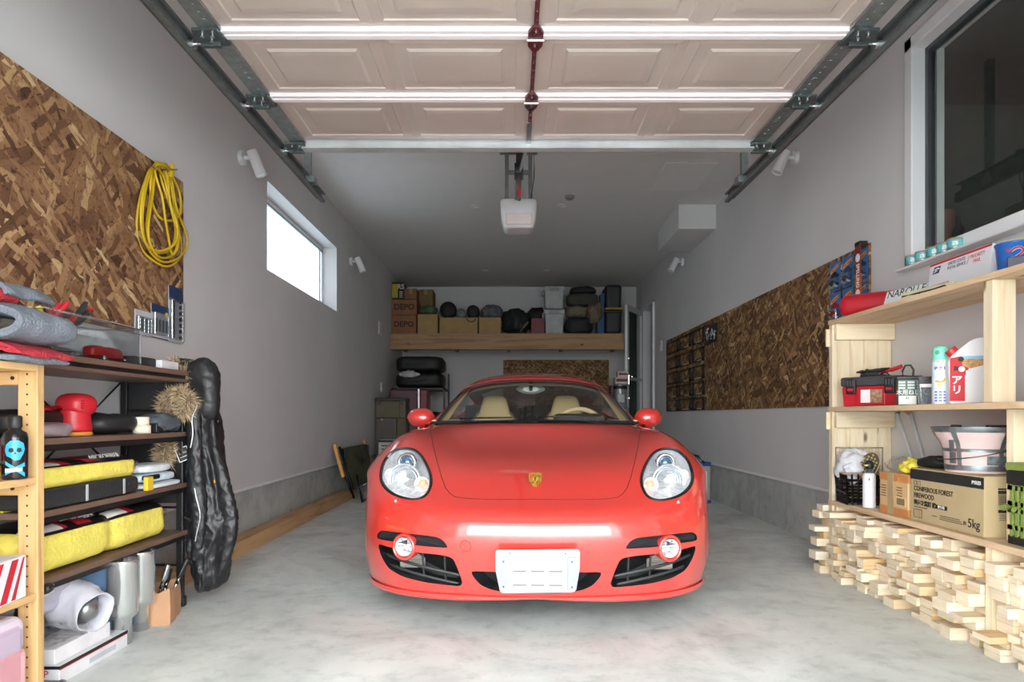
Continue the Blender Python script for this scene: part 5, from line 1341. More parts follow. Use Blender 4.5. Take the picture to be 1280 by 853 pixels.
for i, (p, x_, y_, r_) in enumerate(frames):
    row = []
    for k in range(40):
        a = 2*PI*k/40; w_ = 1+(.16*MN.noise(Vector((math.cos(a)*1.3, math.sin(a)*1.3, min(i, 33)*.22)))+.08*abs(MN.noise(Vector((math.cos(a)*3, math.sin(a)*3, min(i, 33)*.3)))))
        row.append(p+x_*(r_*w_*math.cos(a))+y_*(r_*w_*math.sin(a)))
    P.append(row)
b = MB(); b.grid(P, closeu=True); o = b.build('sack', plain('c6c5cf', .85, var=.05, bump=.2), t)
b = MB(); d = Vector((.93, -.33, -.15)).normalized(); p = Vector((-1.62, 2.565, .20)); b.lathe([(.0, .068), (.02, .066), (.036, .055), (.044, .035), (.046, 0), (.046, -.08)], p, d, 28); b.build('muffler_end', plain('8f918f', .3, .8), t)
b = soft((-1.76, 2.50, .20), (.22, .34, .15), .8, .035, .09, seed=23, folds=.8); o = solo('cloth_drape', b, plain('b4b3c2', .85, bump=.2), 'lilac grey cloth bunched behind the muffler bag', 'cloth')
b = MB(); b.box((-1.70, 2.90, .155), (.16, .26, .31), bev=.02, seg=3, taper=.9); b.tube([(-1.78, 2.77, .31), (-1.62, 2.77, .31), (-1.62, 3.03, .31), (-1.78, 3.03, .31)], .01, 6, closed=True); tag(b.build('plastic_crate', plain('7fa3cf', .4)), 'light blue plastic bin behind the exhaust tips', 'bin')
# black jack stand at front left
t = thing('jack_stand', 'black axle stand beside the pine upright on floor', 'jack stand', (-1.60, 2.235, 0))
b = MB(); b.lathe([(.085, 0), (.085, .02), (.05, .05), (.035, .16), (.03, .27)], (-1.62, 2.26, 0), seg=4, smooth=False); b.build('base', M_BLACK, t)
b = MB(); b.cyl((-1.62, 2.26, .2), (-1.62, 2.26, .32), .022); b.box((-1.60, 2.27, .33), (.13, .05, .03), rot=(0, -.25, .3), bev=.012); b.build('saddle', M_BLACK, t)
b = MB(); b.lathe([(.06, .0), (.062, .01), (.05, .016), (0, .018)], (-1.575, 2.30, .0), seg=20); b.build('foot_plate', M_BLACKG, t)
b = soft((-1.67, 2.26, .30), (.22, .26, .055), .7, .018, .06, seed=31); solo('plastic_bag', b, plain('cfcac6', .4, var=.15), 'crumpled white shopping bag under the lowest rack shelf', 'bag')
# brown paper box with hand tools
t = thing('paper_bag', 'brown paper box of hand tools standing on floor under rack', 'paper box', (-1.60, 3.08, 0))
Mb = Matrix.Translation((-1.595, 3.085, 0)) @ Matrix.Rotation(.25, 4, 'Z')
b = MB(); P = []
for z, k in ((0, 1), (.07, 1.02), (.145, .95), (.15, .92), (.10, .88), (.02, .9)):
    P.append([Mb @ Vector((x*.07*k, y*.105*k, z+(.012*math.sin(5*x+3*y) if z > .1 else 0))) for x, y in ((-1, -1), (-.3, -1.04), (.3, -.97), (1, -1), (1.04, -.3), (.97, .3), (1, 1), (0, 1), (-1, 1), (-1, 0))])
b.grid(P, smooth=False, closeu=True); b.add(P[0], [list(range(10))[::-1]]); b.build('carton', plain('bb8f6b', .85, var=.08), t)
def handtool(p, d, l_, mat1, mat2, label):
    t = thing('hand_tool', label, 'tool', p); p = Vector(p); d = Vector(d).normalized()
    b = MB(); b.cyl(p, p+d*l_, .006); b.build('shaft', mat2, t); b = MB(); b.tube([p+d*l_*.55, p+d*l_*.75, p+d*l_], [.010, .014, .011], 10); b.build('handle', mat1, t)
handtool((-1.60, 3.04, .02), (.25, .1, 1), .24, M_STEEL, M_STEEL, 'steel ratchet standing in the brown paper box')
handtool((-1.58, 3.09, .02), (.35, .25, 1), .26, M_BLACK, M_STEEL, 'black handled driver standing in the brown paper box')
handtool((-1.61, 3.12, .02), (.1, .3, 1), .20, M_BLACK, M_STEEL, 'short black handled driver in the brown paper box')
b = MB(); b.box((-1.635, 3.03, .13), (.008, .07, .22), rot=(.2, .25, 0)); tag(b.build('instruction_sheet', plain('d5d8de', .6)), 'folded white booklet tucked into the brown paper box', 'booklet')
# ------------------------------------------------------------------ items on the pine unit
t = thing('spray_bottle', 'black bottle with blue skull print on the middle pine shelf', 'bottle', (-1.515, 2.08, .729))
b = MB(); b.lathe([(0, 0), (.031, 0), (.034, .006), (.034, .125), (.030, .142), (.018, .150), (.016, .158)], (-1.515, 2.08, .729), seg=32); b.build('body', plain('131416', .2), t)
b = MB(); b.lathe([(.017, .156), (.019, .160), (.019, .19), (.015, .194), (0, .195)], (-1.515, 2.08, .729), seg=24); b.build('cap', M_BLACK, t)
def on_cyl(pts, c, r, z0, a0, mat, name, parent, th=.001):
    """flat artwork wrapped on an upright cylinder; pts in metres (u right, v up), a0 = facing angle"""
    b = MB(); fine = [Vector(p) for p in pts]; P = []
    for u, v in fine:
        a = a0+u/r; P.append(Vector((c[0]+(r+th)*math.sin(a), c[1]-(r+th)*math.cos(a), z0+v)))
    b.add(P, [list(range(len(P)))]); return b.build(name, mat, parent)
M_CYAN = plain('2f9fd8', .4, var=.03)
cc = (-1.515, 2.08); a0 = math.atan2(1.515, 2.08)
sk = [(-.024, .105), (-.012, .118), (.008, .119), (.022, .110), (.026, .092), (.021, .076), (.012, .072), (.012, .060), (-.002, .058), (-.010, .066), (-.022, .072), (-.027, .088)]
b = MB()
def wrap(poly, mat, name, th, par=t):
    pc = [sum(p[0] for p in poly)/len(poly), sum(p[1] for p in poly)/len(poly)]; bm_ = bmesh.new()
    f = bm_.faces.new([bm_.verts.new((p[0], 0, p[1])) for p in poly]); bmesh.ops.triangulate(bm_, faces=[f]); bmesh.ops.subdivide_edges(bm_, edges=bm_.edges[:], cuts=3, use_grid_fill=True)
    for v in bm_.verts:
        a = a0+v.co.x/.034; z = v.co.z; v.co = Vector((cc[0]+(.034+th)*math.sin(a), cc[1]-(.034+th)*math.cos(a), .729+z))
    b = MB(); b.bm(bm_, 0, True); return b.build(name, mat, par)
wrap(sk, M_CYAN, 'skull_print', .0006)
for x in (-.010, .010): wrap([(x-.007, .086), (x, .082), (x+.007, .086), (x+.005, .096), (x-.005, .096)], M_INK, 'eye_print', .0011)
wrap([(-.003, .078), (.003, .078), (0, .084)], M_INK, 'nose_print', .0011)
for k in (-1, 1): wrap([(-.026, .03+k*.016), (.026, .03-k*.016-.006), (.026, .03-k*.016+.006), (-.026, .03+k*.016+.011)], M_CYAN, 'bone_print', .0007)
wrap([(-.026, .022), (.018, .026), (.018, .036), (-.026, .034)], M_WINK, 'name_label', .0013)
t = thing('spray_can', 'white and red spray bottle beside the skull bottle', 'bottle', (-1.585, 2.05, .729))
b = MB(); b.lathe([(0, 0), (.034, 0), (.036, .006), (.036, .12), (.028, .14), (.014, .15), (.014, .17), (0, .171)], (-1.585, 2.05, .729), seg=28); b.build('body', plain('e4e2e4', .3), t)
b = MB(); b.lathe([(.0365, .012), (.0365, .045)], (-1.585, 2.05, .729), seg=28); b.build('dark_label', plain('5a1418', .4), t)
b = MB(); b.lathe([(.0365, .055), (.0365, .105)], (-1.585, 2.05, .729), seg=28); b.build('red_label', M_RED, t)
# red and white striped carton
t = thing('carton', 'white carton with red diagonal print on the low pine shelf', 'box', (-1.60, 1.98, .363))
Mb = Matrix.Translation((-1.59, 1.985, .363)) @ Matrix.Rotation(.12, 4, 'Z')
b = MB(); b.box((0, 0, .065), (.21, .22, .13), bev=.004, M=Mb); b.build('box', plain('eceaee', .45), t)
Mf_ = Mb @ face((0, -.1106, .065), (1, 0, 0), (0, 0, 1)); Ms = Mb @ face((.1056, 0, .065), (0, 1, 0), (0, 0, 1))
for M_ in (Mf_, Ms):
    for k, u in enumerate((-.10, -.045, .015, .07)):
        b = MB(); w_ = .022 if k % 2 else .034
        b.add([M_ @ Vector(p) for p in ((max(u-.04, -.1), -.06, 0), (min(max(u-.04, -.1)+w_, .1), -.06, 0), (min(u+w_+.02, .1), .06, 0), (min(u+.02, .1), .06, 0))], [[0, 1, 2, 3]]); b.build('red_stripe', M_RINK, t)
b = MB(); b.add([Mf_ @ Vector(p) for p in ((.0, -.03, .0006), (.085, -.02, .0006), (.085, .015, .0006), (.0, .005, .0006))], [[0, 1, 2, 3]]); b.build('address_label', plain('d9d9de', .6), t)
t = thing('carton', 'blue lettered yellow topped pack behind the striped carton', 'box', (-1.70, 2.1, .363)); b = MB(); b.box((-1.70, 2.115, .425), (.16, .05, .15), bev=.004); b.build('box', plain('e4d94a', .5), t)
b = MB(); b.b2((-1.77, 2.0885, .49), (-1.63, 2.0895, .51)); b.build('white_band', M_WINK, t); text('TURTLE', .022, M_BINK, fC(-1.69, 2.0883, .50), t)
b = soft((-1.62, 1.98, .494), (.17, .16, .018), .6, .008, .03, seed=41); solo('plastic_bag', b, M_FILM, 'folded clear bag lying on the striped carton', 'bag')
# pink jerrycan
t = thing('jerrycan', 'translucent jerrycan of pink liquid at bottom left', 'jerrycan', (-1.60, 2.0, 0))
b = MB(); b.box((-1.585, 2.0, .105), (.188, .208, .21), bev=.018, seg=4); b.build('pink_liquid', plain('e2a6a8', .25, var=.03), t)
b = MB(); b.box((-1.585, 2.0, .155), (.19, .21, .31), bev=.04, seg=4); b.build('can_shell', glassy('can_plastic', (.93, .88, .92), 1.2, .15), t)
b = MB(); b.box((-1.585, 2.0, .25), (.186, .206, .12), bev=.03, seg=4); b.build('upper_shell', plain('cfc3d2', .35, var=.02), t)
# ------------------------------------------------------------------ black jacket at the rack end
t = thing('jacket', 'black nylon jacket with fur trimmed hood hanging on rack end', 'jacket', (-1.50, 3.42, .05))
out = [(449,226,238),(456,228,246),(468,230,257),(482,232,264),(498,233,269),(514,234,272),(526,235,275),(533,235,274),(545,234,275),(560,233,278),(580,232,282),(600,232,286),(622,233,289),(642,234,294),(662,236,295),(682,238,289),(700,240,286),(716,243,286),(728,247,282),(735,251,272)]
P = []; n = 110; zz = np.array([o_[0] for o_ in out], float); fy = np.linspace(449, 735, 150)
lft = np.interp(fy, zz, [o_[1] for o_ in out]); rgt = np.interp(fy, zz, [o_[2] for o_ in out])
def wr(q): return (1-abs(MN.noise(q)))**3
for i, py in enumerate(fy):
    f = i/149; Y = 3.40+.02*math.sin(f*5); xa, xb = sx(lft[i], Y), sx(rgt[i], Y); z = sz(py, Y); cx_ = (xa+xb)/2; w_ = (xb-xa)/2; dp = .05+.06*min(1, f*3)-.02*max(0, f-.8)*5
    row = []
    for k in range(n):
        a = 2*PI*k/n; q = Vector((math.cos(a), math.sin(a), 0))
        fold = .010*wr(Vector((q.x*1.7+f*2.2, q.y*1.7, f*3.0+1)))+.006*wr(Vector((q.x*1.8+f*3, q.y*1.8, f*12)))+.004*MN.noise(Vector((q.x*4, q.y*4, f*26)))+.007*wr(Vector((q.x*2+f*3, q.y*2, f*22)))*.6+.003*wr(Vector((q.x*5, q.y*5, f*34)))+.012*MN.noise(Vector((q.x*2.6, q.y*2.6, f*3)))-.012
        row.append(Vector((cx_+q.x*(w_+fold*.7), Y+q.y*(dp+fold*1.5), z)))
    P.append(row)
b = MB(); b.grid(P, closeu=True); b.add(P[0], [list(range(n))[::-1]]); b.add(P[-1], [list(range(n))])
M_NYLON = plain('1d1e20', .44, var=.2, bump=.25, bscale=40)
b.build('shell', M_NYLON, t)
# hood lump and collar
b = soft((sx(252, 3.36), 3.37, sz(530, 3.36)), (.175, .12, .33), .85, .012, .09, seed=53, folds=.5, seg=70, rings=50); b.build('hood', M_NYLON, t)
def sleeve(L, Y, rr, nm, sd):
    C = open_curve([at(px, py, Y) for px, py in L], 90); rs = np.interp(np.linspace(0, 1, 90), np.linspace(0, 1, len(rr)), rr); P = []
    for i, p in enumerate(C):
        row = []
        for k in range(44):
            a = 2*PI*k/44; q = Vector((math.cos(a), math.sin(a), 0))
            w_ = rs[i]*(1+.16*wr(Vector((q.x*1.2+sd, q.y*1.2+i*.05, i*.26)))+.10*wr(Vector((q.x*2.5+sd, q.y*2.5, i*.55)))+.12*MN.noise(Vector((q.x, q.y+sd, i*.08)))-.08)
            row.append(Vector(p)+Vector((q.x*w_, q.y*w_*.8, 0)))
        P.append(row)
    b = MB(); b.grid(P, closeu=True); b.add(P[0], [list(range(44))[::-1]]); b.add(P[-1], [list(range(44))]); return b.build(nm, M_NYLON, t)
sleeve([(268, 560), (280, 610), (287, 655), (282, 690), (276, 712)], 3.345, [.012, .036, .040, .036, .026], 'sleeve', 3)
sleeve([(241, 500), (243, 545), (245, 600), (248, 640), (247, 680), (243, 700)], 3.285, [.03, .034, .036, .040, .034, .02], 'front_panel', 8)
b = MB(); p = at(240, 652, 3.27); b.box(p, (.085, .012, .012), rot=(0, .5, 0), bev=.004); b.build('pocket_flap', M_NYLON, t)
def zip_line(L, Y):
    b = MB(); C = open_curve([at(px, py, Y) for px, py in L], 40); b.tube([Vector(p) for p in C], .0035, 6); return b
for L, nm in (([(233, 504), (241, 503), (246, 507), (243, 515), (240, 525), (241, 540), (238, 560)], 'collar_zip'), ([(243, 609), (246, 625), (250, 645), (247, 662), (244, 677)], 'pocket_zip')):
    zip_line(L, 3.235).build(nm, plain('c9ccd0', .3, .6), t)
b = MB(); p = at(268, 602, 3.27); b.box(p, (.006, .006, .014), bev=.001); b.build('orange_tab', plain('e08a30', .5), t)
b = MB(); p = at(271.5, 527, 3.35); b.lathe([(.004, 0), (.011, 0), (.011, .006), (.004, .006)], p, (0, -1, 0), 16); b.build('cord_lock', M_BLACKG, t)
# patch
Mp_ = face(at(229, 568, 3.29), (1, .2, .45), (-.4, 0, 1))
b = MB(); b.box((0, 0, 0), (.062, .07, .002), M=Mp_); pt_ = b.build('brand_patch', plain('0b0b0c', .5), t)
b = MB()
for c_, s_ in (((0, .031, .0015), (.056, .003, .001)), ((0, -.031, .0015), (.056, .003, .001)), ((-.027, 0, .0015), (.003, .062, .001)), ((.027, 0, .0015), (.003, .062, .001)), ((0, -.012, .0015), (.04, .002, .001))): b.box(c_, s_, M=Mp_)
b.build('patch_border', M_WINK, pt_); text('alpha', .017, plain('cfc9a0', .5), Mp_ @ Matrix.Translation((0, .008, .0015)), pt_)
# fur trim
def fur(parent, lumps, n_, seed, name='fur_trim'):
    rnd = random.Random(seed); b = MB()
    for c, r in lumps:
        c = Vector(c)
        b.sphere(c, tuple(x*.8 for x in r), seg=16, rings=10)
        for _ in range(n_):
            d = Vector((rnd.gauss(0, 1), rnd.gauss(0, 1), rnd.gauss(0, 1))).normalized(); p = c+Vector((d.x*r[0], d.y*r[1], d.z*r[2]))*.72
            e = p+(d+Vector((rnd.gauss(0, .35), rnd.gauss(0, .35), rnd.gauss(0, .35)-.25)))*rnd.uniform(.018, .040); w_ = .0018
            s_ = d.cross(Vector((rnd.random()-.5, rnd.random()-.5, rnd.random()-.5))).normalized()*w_; m_ = (p+e)/2+d*.004
            b.add([p-s_, p+s_, m_+s_*.7, m_-s_*.7, e], [[0, 1, 2, 3], [3, 2, 4]], 1 if rnd.random() < .6 else (2 if rnd.random() < .6 else 0), False)
    return b.build(name, [plain('6e5a42', .9), plain('b89f7c', .9), plain('d9c7a6', .9)], parent)
fur(t, [(at(221, 457, 3.36), (.035, .03, .03)), (at(231, 470, 3.34), (.022, .03, .035))], 700, 3)
fur(t, [(at(224, 492, 3.26), (.035, .035, .03)), (at(235, 502, 3.23), (.03, .03, .045)), (at(214, 498, 3.30), (.04, .04, .045)), (at(207, 507, 3.3), (.03, .04, .05)), (at(229, 512, 3.24), (.03, .03, .035))], 700, 5)
fur(t, [(at(208, 560, 3.28), (.045, .04, .05)), (at(205, 572, 3.28), (.045, .04, .03))], 700, 7)
# ------------------------------------------------------------------ right pine shelf
SX = 1.87; W0 = XR-.004
SY0, SY1 = 2.0, 3.96
Z1, Z2, Z3 = 1.478, .975, .435
unit = thing('wooden_shelf', 'raw pine shelf unit along the right wall, full of supplies', 'shelf', (2.04, 3.0, 0))
M_PLY = wood('dec19c', 'c09a70', 'Y', .7, knots=True)
M_SP = wood('ecdcbc', 'dcc296', 'Z', .8)
M_SPX = wood('ecdcbc', 'dcc296', 'X', .8)
for z, th in ((Z1, .024), (Z2, .026), (Z3, .026)):
    b = MB(); b.b2((SX-.012, SY0, z-th), (W0, SY1+.02, z), .002); b.build('shelf_board', M_PLY, unit)
# far end: vertical planks, front post, cleats
xs = np.linspace(SX+.02, W0, 5)
for k in range(4):
    b = MB(); b.b2((xs[k]+.001, SY1-.022, 0), (xs[k+1]-.001, SY1, Z1-.025), .002); b.build('end_plank', M_SP, unit)
b = MB(); b.b2((SX-.01, SY1-.03, 0), (SX+.02, SY1+.01, Z1-.025), .002); b.build('post', M_SP, unit)
for z in (Z1-.025, Z2-.027, Z3-.027):
    b = MB(); b.b2((SX, SY1-.062, z-.092), (W0, SY1-.023, z), .003); b.build('cleat', M_SPX, unit)
b = MB(); b.b2((SX-.03, SY1, Z1-.15), (SX+.02, SY1+.012, Z1-.05)); b.build('end_block', M_SPX, unit); b = MB(); b.b2((SX-.03, SY1, Z2-.13), (SX+.02, SY1+.012, Z2-.03)); b.build('end_block', M_SPX, unit)
# middle supports
b = MB(); b.b2((SX, 2.635, Z2), (SX+.09, 2.69, Z1-.025), .003); b.build('post', M_SP, unit)
for k in range(2):
    b = MB(); b.b2((SX+.07+.13*k, 2.62, Z3), (SX+.198+.13*k, 2.66, Z2-.027), .002); b.build('panel_plank', M_SP, unit)
b = MB(); b.b2((SX-.002, 2.635, 0), (SX+.045, 2.675, Z3-.027), .002); b.build('post', M_SP, unit)
for k in range(2):
    b = MB(); b.b2((SX+.046+.14*k, 2.635, 0), (SX+.184+.14*k, 2.66, Z3-.027), .002); b.build('panel_plank', M_SP, unit)
b = MB(); b.b2((SX, SY0, 0), (W0, SY0+.04, Z1-.025)); b.build('end_panel', M_SP, unit)
# ------------------------------------------------------------------ pine offcuts below the lowest shelf
ORD = 'first second third fourth fifth sixth seventh eighth ninth tenth eleventh twelfth thirteenth fourteenth fifteenth sixteenth seventeenth eighteenth'.split()
rnd = random.Random(12)
M_OFF = [wood('eedfc2', 'dcc298', 'X', .9), wood('e4cca4', 'cdab78', 'X', .9), wood('f2e8d4', 'e2cfae', 'X', .9), wood('d8b98a', 'bc9460', 'X', .9)]
M_END = wood('ecdec2', 'dfcda8', 'Y', 2.5, knots=False)
def offcuts(y0, y1, bay, tex, far):
    col = 0; y = y1
    while y-y0 > .05 and col < 18:
        wd = min(rnd.choice([.062, .085, .09, .092, .105]), y-y0); z = .0; row = 0
        lean = rnd.uniform(-.015, .015)
        while z < .395-.02 and row < 18:
            th = rnd.choice([.022, .026, .03, .038, .04, .045, .05])
            if z+th > .40: break
            xf = SX+rnd.choice([-.075, -.05, -.03, -.03, -.015, 0, .0, .02, .035])+lean-(.03 if (far and col == 0) else 0)
            ww = wd*rnd.choice([1, 1, .97, .9, .72]); L = rnd.uniform(.18, .30); xb = min(xf+L, W0-.02)
            dy = (wd-ww)*rnd.random()
            m1 = rnd.choice([0, 0, 0, 1, 1, 2, 2, 3])
            b = MB(); b.box((0, 0, 0), (xb-xf, ww-.002, th-.0008), bev=.0015, seg=1)
            # end grain on the two short faces
            for i, f in enumerate(b.f):
                c = sum((b.v[j] for j in f), Vector())/len(f)
                if abs(c.x) > (xb-xf)/2-.0005: b.mi[i] = 1
            o = b.build('wood_offcut', [M_OFF[m1], M_END], base=False)
            o.location = ((xf+xb)/2, y-dy-ww/2, z+th/2)
            o.rotation_euler = (0, 0, rnd.choice([0, 0, .02, -.02, .04, -.03]))
            lab = f'pale pine offcut, {ORD[row]} from the floor in the {ORD[col]} stack {bay}'
            tag(o, lab, 'wood offcut', 'pine offcuts stacked under the right shelf')
            z += th; row += 1
        y -= wd+.002; col += 1
offcuts(2.682, 3.885, 'from the shelf end', 0, True)
offcuts(2.33, 2.628, 'nearest the right edge', 0, False)
z = 0
for k in range(10):   # pieces poking out past the shelf end
    th = [.045, .035, .05, .03, .045, .04, .03, .05, .04, .035][k]; L_ = [.26, .20, .25, .18, .28, .2, .27, .17, .26, .22][k]
    b = MB(); b.box((0, 0, 0), (L_, .085, th-.001), bev=.0015, seg=1); o = b.build('wood_offcut', [M_OFF[[0, 1, 2, 1, 0, 3, 2, 1, 0, 2][k]]], base=False)
    o.location = (SX-.085+[.03, .06, .0, .07, .01, .05, .0, .08, .02, .05][k]+L_/2, SY1+.065+.006*(k % 2), z+th/2); o.rotation_euler = (0, 0, .03*(k % 3-1)); z += th
    tag(o, f'pale pine offcut jutting past the shelf end, {ORD[k]} from the floor', 'wood offcut', 'pine offcuts stacked under the right shelf')
# ------------------------------------------------------------------ top shelf items
t = thing('speaker', 'dark red rounded portable speaker at the far end of top shelf', 'speaker', (2.0, 3.82, Z1))
Mb = Matrix.Translation((1.985, 3.72, Z1)) @ Matrix.Rotation(-.75, 4, 'Z')
b = MB(); b.box((0, 0, .06), (.34, .12, .12), bev=.05, seg=6, M=Mb); b.build('casing', plain('b01626', .3, var=.06), t)
b = MB(); b.tube([Mb @ Vector((-.10, -.056, .05)), Mb @ Vector((.10, -.056, .05))], .0015, 5); b.build('seam', plain('5a0c14', .5), t)
# lettered plate and beige strip
t = thing('letter_plate', 'white plate with black hand lettering leaning on top shelf', 'sign', (2.05, 3.35, Z1))
Mp_ = face((2.0, 3.44, Z1+.06), (.25, -1, 0), (.3, 0, 1)); b = MB(); b.box((0, 0, 0), (.26, .07, .006), M=Mp_); b.build('plate', plain('d9e0e2', .5), t)
text('NAROLLE', .055, M_INK, Mp_ @ Matrix.Translation((0, .014, .0035)), t, sxy=(1.0, 1))
t = thing('wooden_strip', 'beige strip with black line drawing in front of lettered plate', 'strip', (1.95, 3.2, Z1))
Mp_ = face((1.955, 3.20, Z1+.025), (.2, -1, 0), (.3, 0, 1)); b = MB(); b.box((0, 0, 0), (.30, .05, .012), bev=.004, M=Mp_); b.build('strip', plain('d8cda4', .6), t)
b = MB(); b.tube([Mp_ @ Vector(v) for v in ((-.14, .003, .0065), (-.06, .004, .0065), (.05, .006, .0065), (.11, .012, .0065), (.135, -.004, .0065))], .004, 5); b.tube([Mp_ @ Vector(v) for v in ((-.03, -.002, .0065), (-.02, -.016, .0065), (.0, -.016, .0065), (.005, .0, .0065))], .0035, 5); b.tube([Mp_ @ Vector(v) for v in ((.015, -.002, .0065), (.012, -.018, .0065))], .0035, 5); b.build('line_drawing', M_INK, t)
# postal box
t = thing('postal_box', 'white postal carton with red line and blue eagle on top shelf', 'box', (2.03, 3.0, Z1))
Mp_ = face((2.0, 3.06, Z1), (0, -1, 0), (.12, 0, 1))
b = MB(); b.box((0, .085, -.03), (.42, .172, .06), bev=.002, M=Mp_); b.build('carton', plain('e2e3e8', .5, var=.02), t)
b = MB(); b.box((0, .1655, .0004), (.42, .009, .001), M=Mp_); b.build('red_line', M_RINK, t)
text('UNITED STATES\nPOSTAL SERVICE.', .021, plain('1f3564', .5), Mp_ @ Matrix.Translation((-.075, .135, .0005)), t, align='LEFT', sxy=(.8, 1))
text('PRIORITY\nMAIL', .023, M_RINK, Mp_ @ Matrix.Translation((.125, .13, .0005)), t, sxy=(.95, 1))
text('FLAT RATE ENVELOPE', .014, M_RINK, Mp_ @ Matrix.Translation((-.115, .06, .0005)), t, sxy=(.9, 1))
b = MB(); b.tube([Mp_ @ Vector((.062, .115, .0006)), Mp_ @ Vector((.07, .15, .0006))], .0012, 4); b.build('slash', M_RINK, t)
Ml = Mp_ @ Matrix.Translation((-.155, .135, .0006))
b = MB(); b.add([Ml @ Vector((x*.055, y*.03, 0)) for x, y in ((-.55, -.55), (.35, -.55), (.55, .55), (-.35, .55))], [[0, 1, 2, 3]]); b.build('emblem_field', plain('1f3564', .5), t)
b = MB(); b.add([Ml @ Vector((x*.055, y*.03, .0004)) for x, y in ((-.42, .1), (.1, .38), (.52, .1), (.3, .05), (.05, .12), (-.2, -.1), (.2, -.05), (.05, -.2), (-.5, -.42), (-.1, -.02))], [list(range(10))]); b.build('emblem_eagle', M_WINK, t)
for x0, x1 in ((-.10, .05), (.125, .18)):
    b = MB(); b.add([Mp_ @ Vector(v) for v in ((x0, .0, .0006), (x1, .0, .0006), (x1+.005, .03, .0006), (x0-.01, .022, .0006))], [[0, 1, 2, 3]]); b.build('black_bar', M_INK, t)
# blue tub and navy box
t = thing('snack_tub', 'round blue tub with red figure logo on top shelf', 'tub', (2.03, 2.72, Z1))
cxy = (2.03, 2.73); b = MB(); b.lathe([(0, 0), (.056, 0), (.058, .004), (.070, .128), (.073, .13), (.073, .136), (.068, .137)], (*cxy, Z1), seg=40); b.build('tub', plain('1d63b8', .35, var=.08), t)
b = MB(); b.lathe([(.072, .134), (.066, .142), (0, .143)], (*cxy, Z1), seg=40); b.build('lid', plain('d9cfa2', .4), t)
a0 = math.atan2(-cxy[0], cxy[1])  # facing the camera
def cone_pt(u, v): r = .058+.012*v/.128+.001; a = -a0*-1; ang = math.atan2(cxy[0], cxy[1])-u/r; return r, ang
def wrapc(poly, mat, name, th, par, r_of, c, z0, face_ang):
    bm_ = bmesh.new(); f = bm_.faces.new([bm_.verts.new((p[0], 0, p[1])) for p in poly]); bmesh.ops.triangulate(bm_, faces=[f]); bmesh.ops.subdivide_edges(bm_, edges=bm_.edges[:], cuts=2, use_grid_fill=True)
    for v in bm_.verts:
        r = r_of(v.co.z)+th; a = face_ang+v.co.x/r; v.co = Vector((c[0]-r*math.sin(a)*1.0, c[1]-r*math.cos(a), z0+v.co.z))
    b = MB(); b.bm(bm_, 0, True); return b.build(name, mat, par)
# facing angle: direction from the item to the camera is (-x,-y); u to the viewer's right is toward +x-ish / -y
def wrap_item(poly, mat, name, th, par, r_of, c, z0): return wrapc([(-p[0], p[1]) for p in poly][::-1], mat, name, th, par, r_of, c, z0, math.atan2(c[0], c[1]))
rt = lambda v: .058+.012*v/.128
def strokes(lines, w_, mat, name, th, par, r_of, c, z0):
    fa = math.atan2(c[0], c[1]); b = MB()
    for L in lines:
        C = open_curve(L, 14) if len(L) > 2 else np.array([np.array(L[0])*(1-k/6)+np.array(L[1])*k/6 for k in range(7)])
        P = []
        for u, v in C:
            r = r_of(v)+th; a = fa-u/r; P.append(Vector((c[0]-r*math.sin(a), c[1]-r*math.cos(a), z0+v)))
        b.tube(P, w_, 6)
    return b.build(name, mat, par)
fig = [[(-.02, .09), (-.005, .104), (.016, .106), (.024, .094), (.014, .082), (.0, .072)], [(.0, .072), (.014, .06), (.012, .045)], [(-.016, .07), (-.002, .068), (.004, .055), (-.01, .042)], [(-.03, .05), (-.022, .06), (-.01, .056)]]
strokes(fig, .0058, M_WINK, 'logo_outline', .0, t, rt, cxy, Z1); strokes(fig, .004, M_RINK, 'logo_figure', .0034, t, rt, cxy, Z1)
wrap_item([(.006*math.cos(a)-.028, .006*math.sin(a)+.103) for a in np.linspace(0, 6.28, 12)[:-1]], M_RINK, 'logo_dot', .0012, t, rt, cxy, Z1)
t = thing('small_box', 'navy box lettered ADULT in front of the blue tub', 'box', (1.96, 2.58, Z1))
Mp_ = face((1.955, 2.55, Z1), (.75, -.66, 0), (0, 0, 1)); b = MB(); b.box((0, .026, -.03), (.15, .052, .06), bev=.003, M=Mp_); b.build('carton', plain('16233f', .4), t)
b = MB(); b.box((.03, .014, .0004), (.10, .018, .001), M=Mp_); b.build('white_band', M_WINK, t); text('ADULT', .018, M_INK, Mp_ @ Matrix.Translation((.03, .014, .001)), t)
b = MB(); b.tube([Mp_ @ Vector((.015+.014*math.cos(a), .042+.012*math.sin(a), .001)) for a in np.linspace(0, 6.28, 20)[:-1]], .003, 5, closed=True); b.build('ring_logo', M_WINK, t)
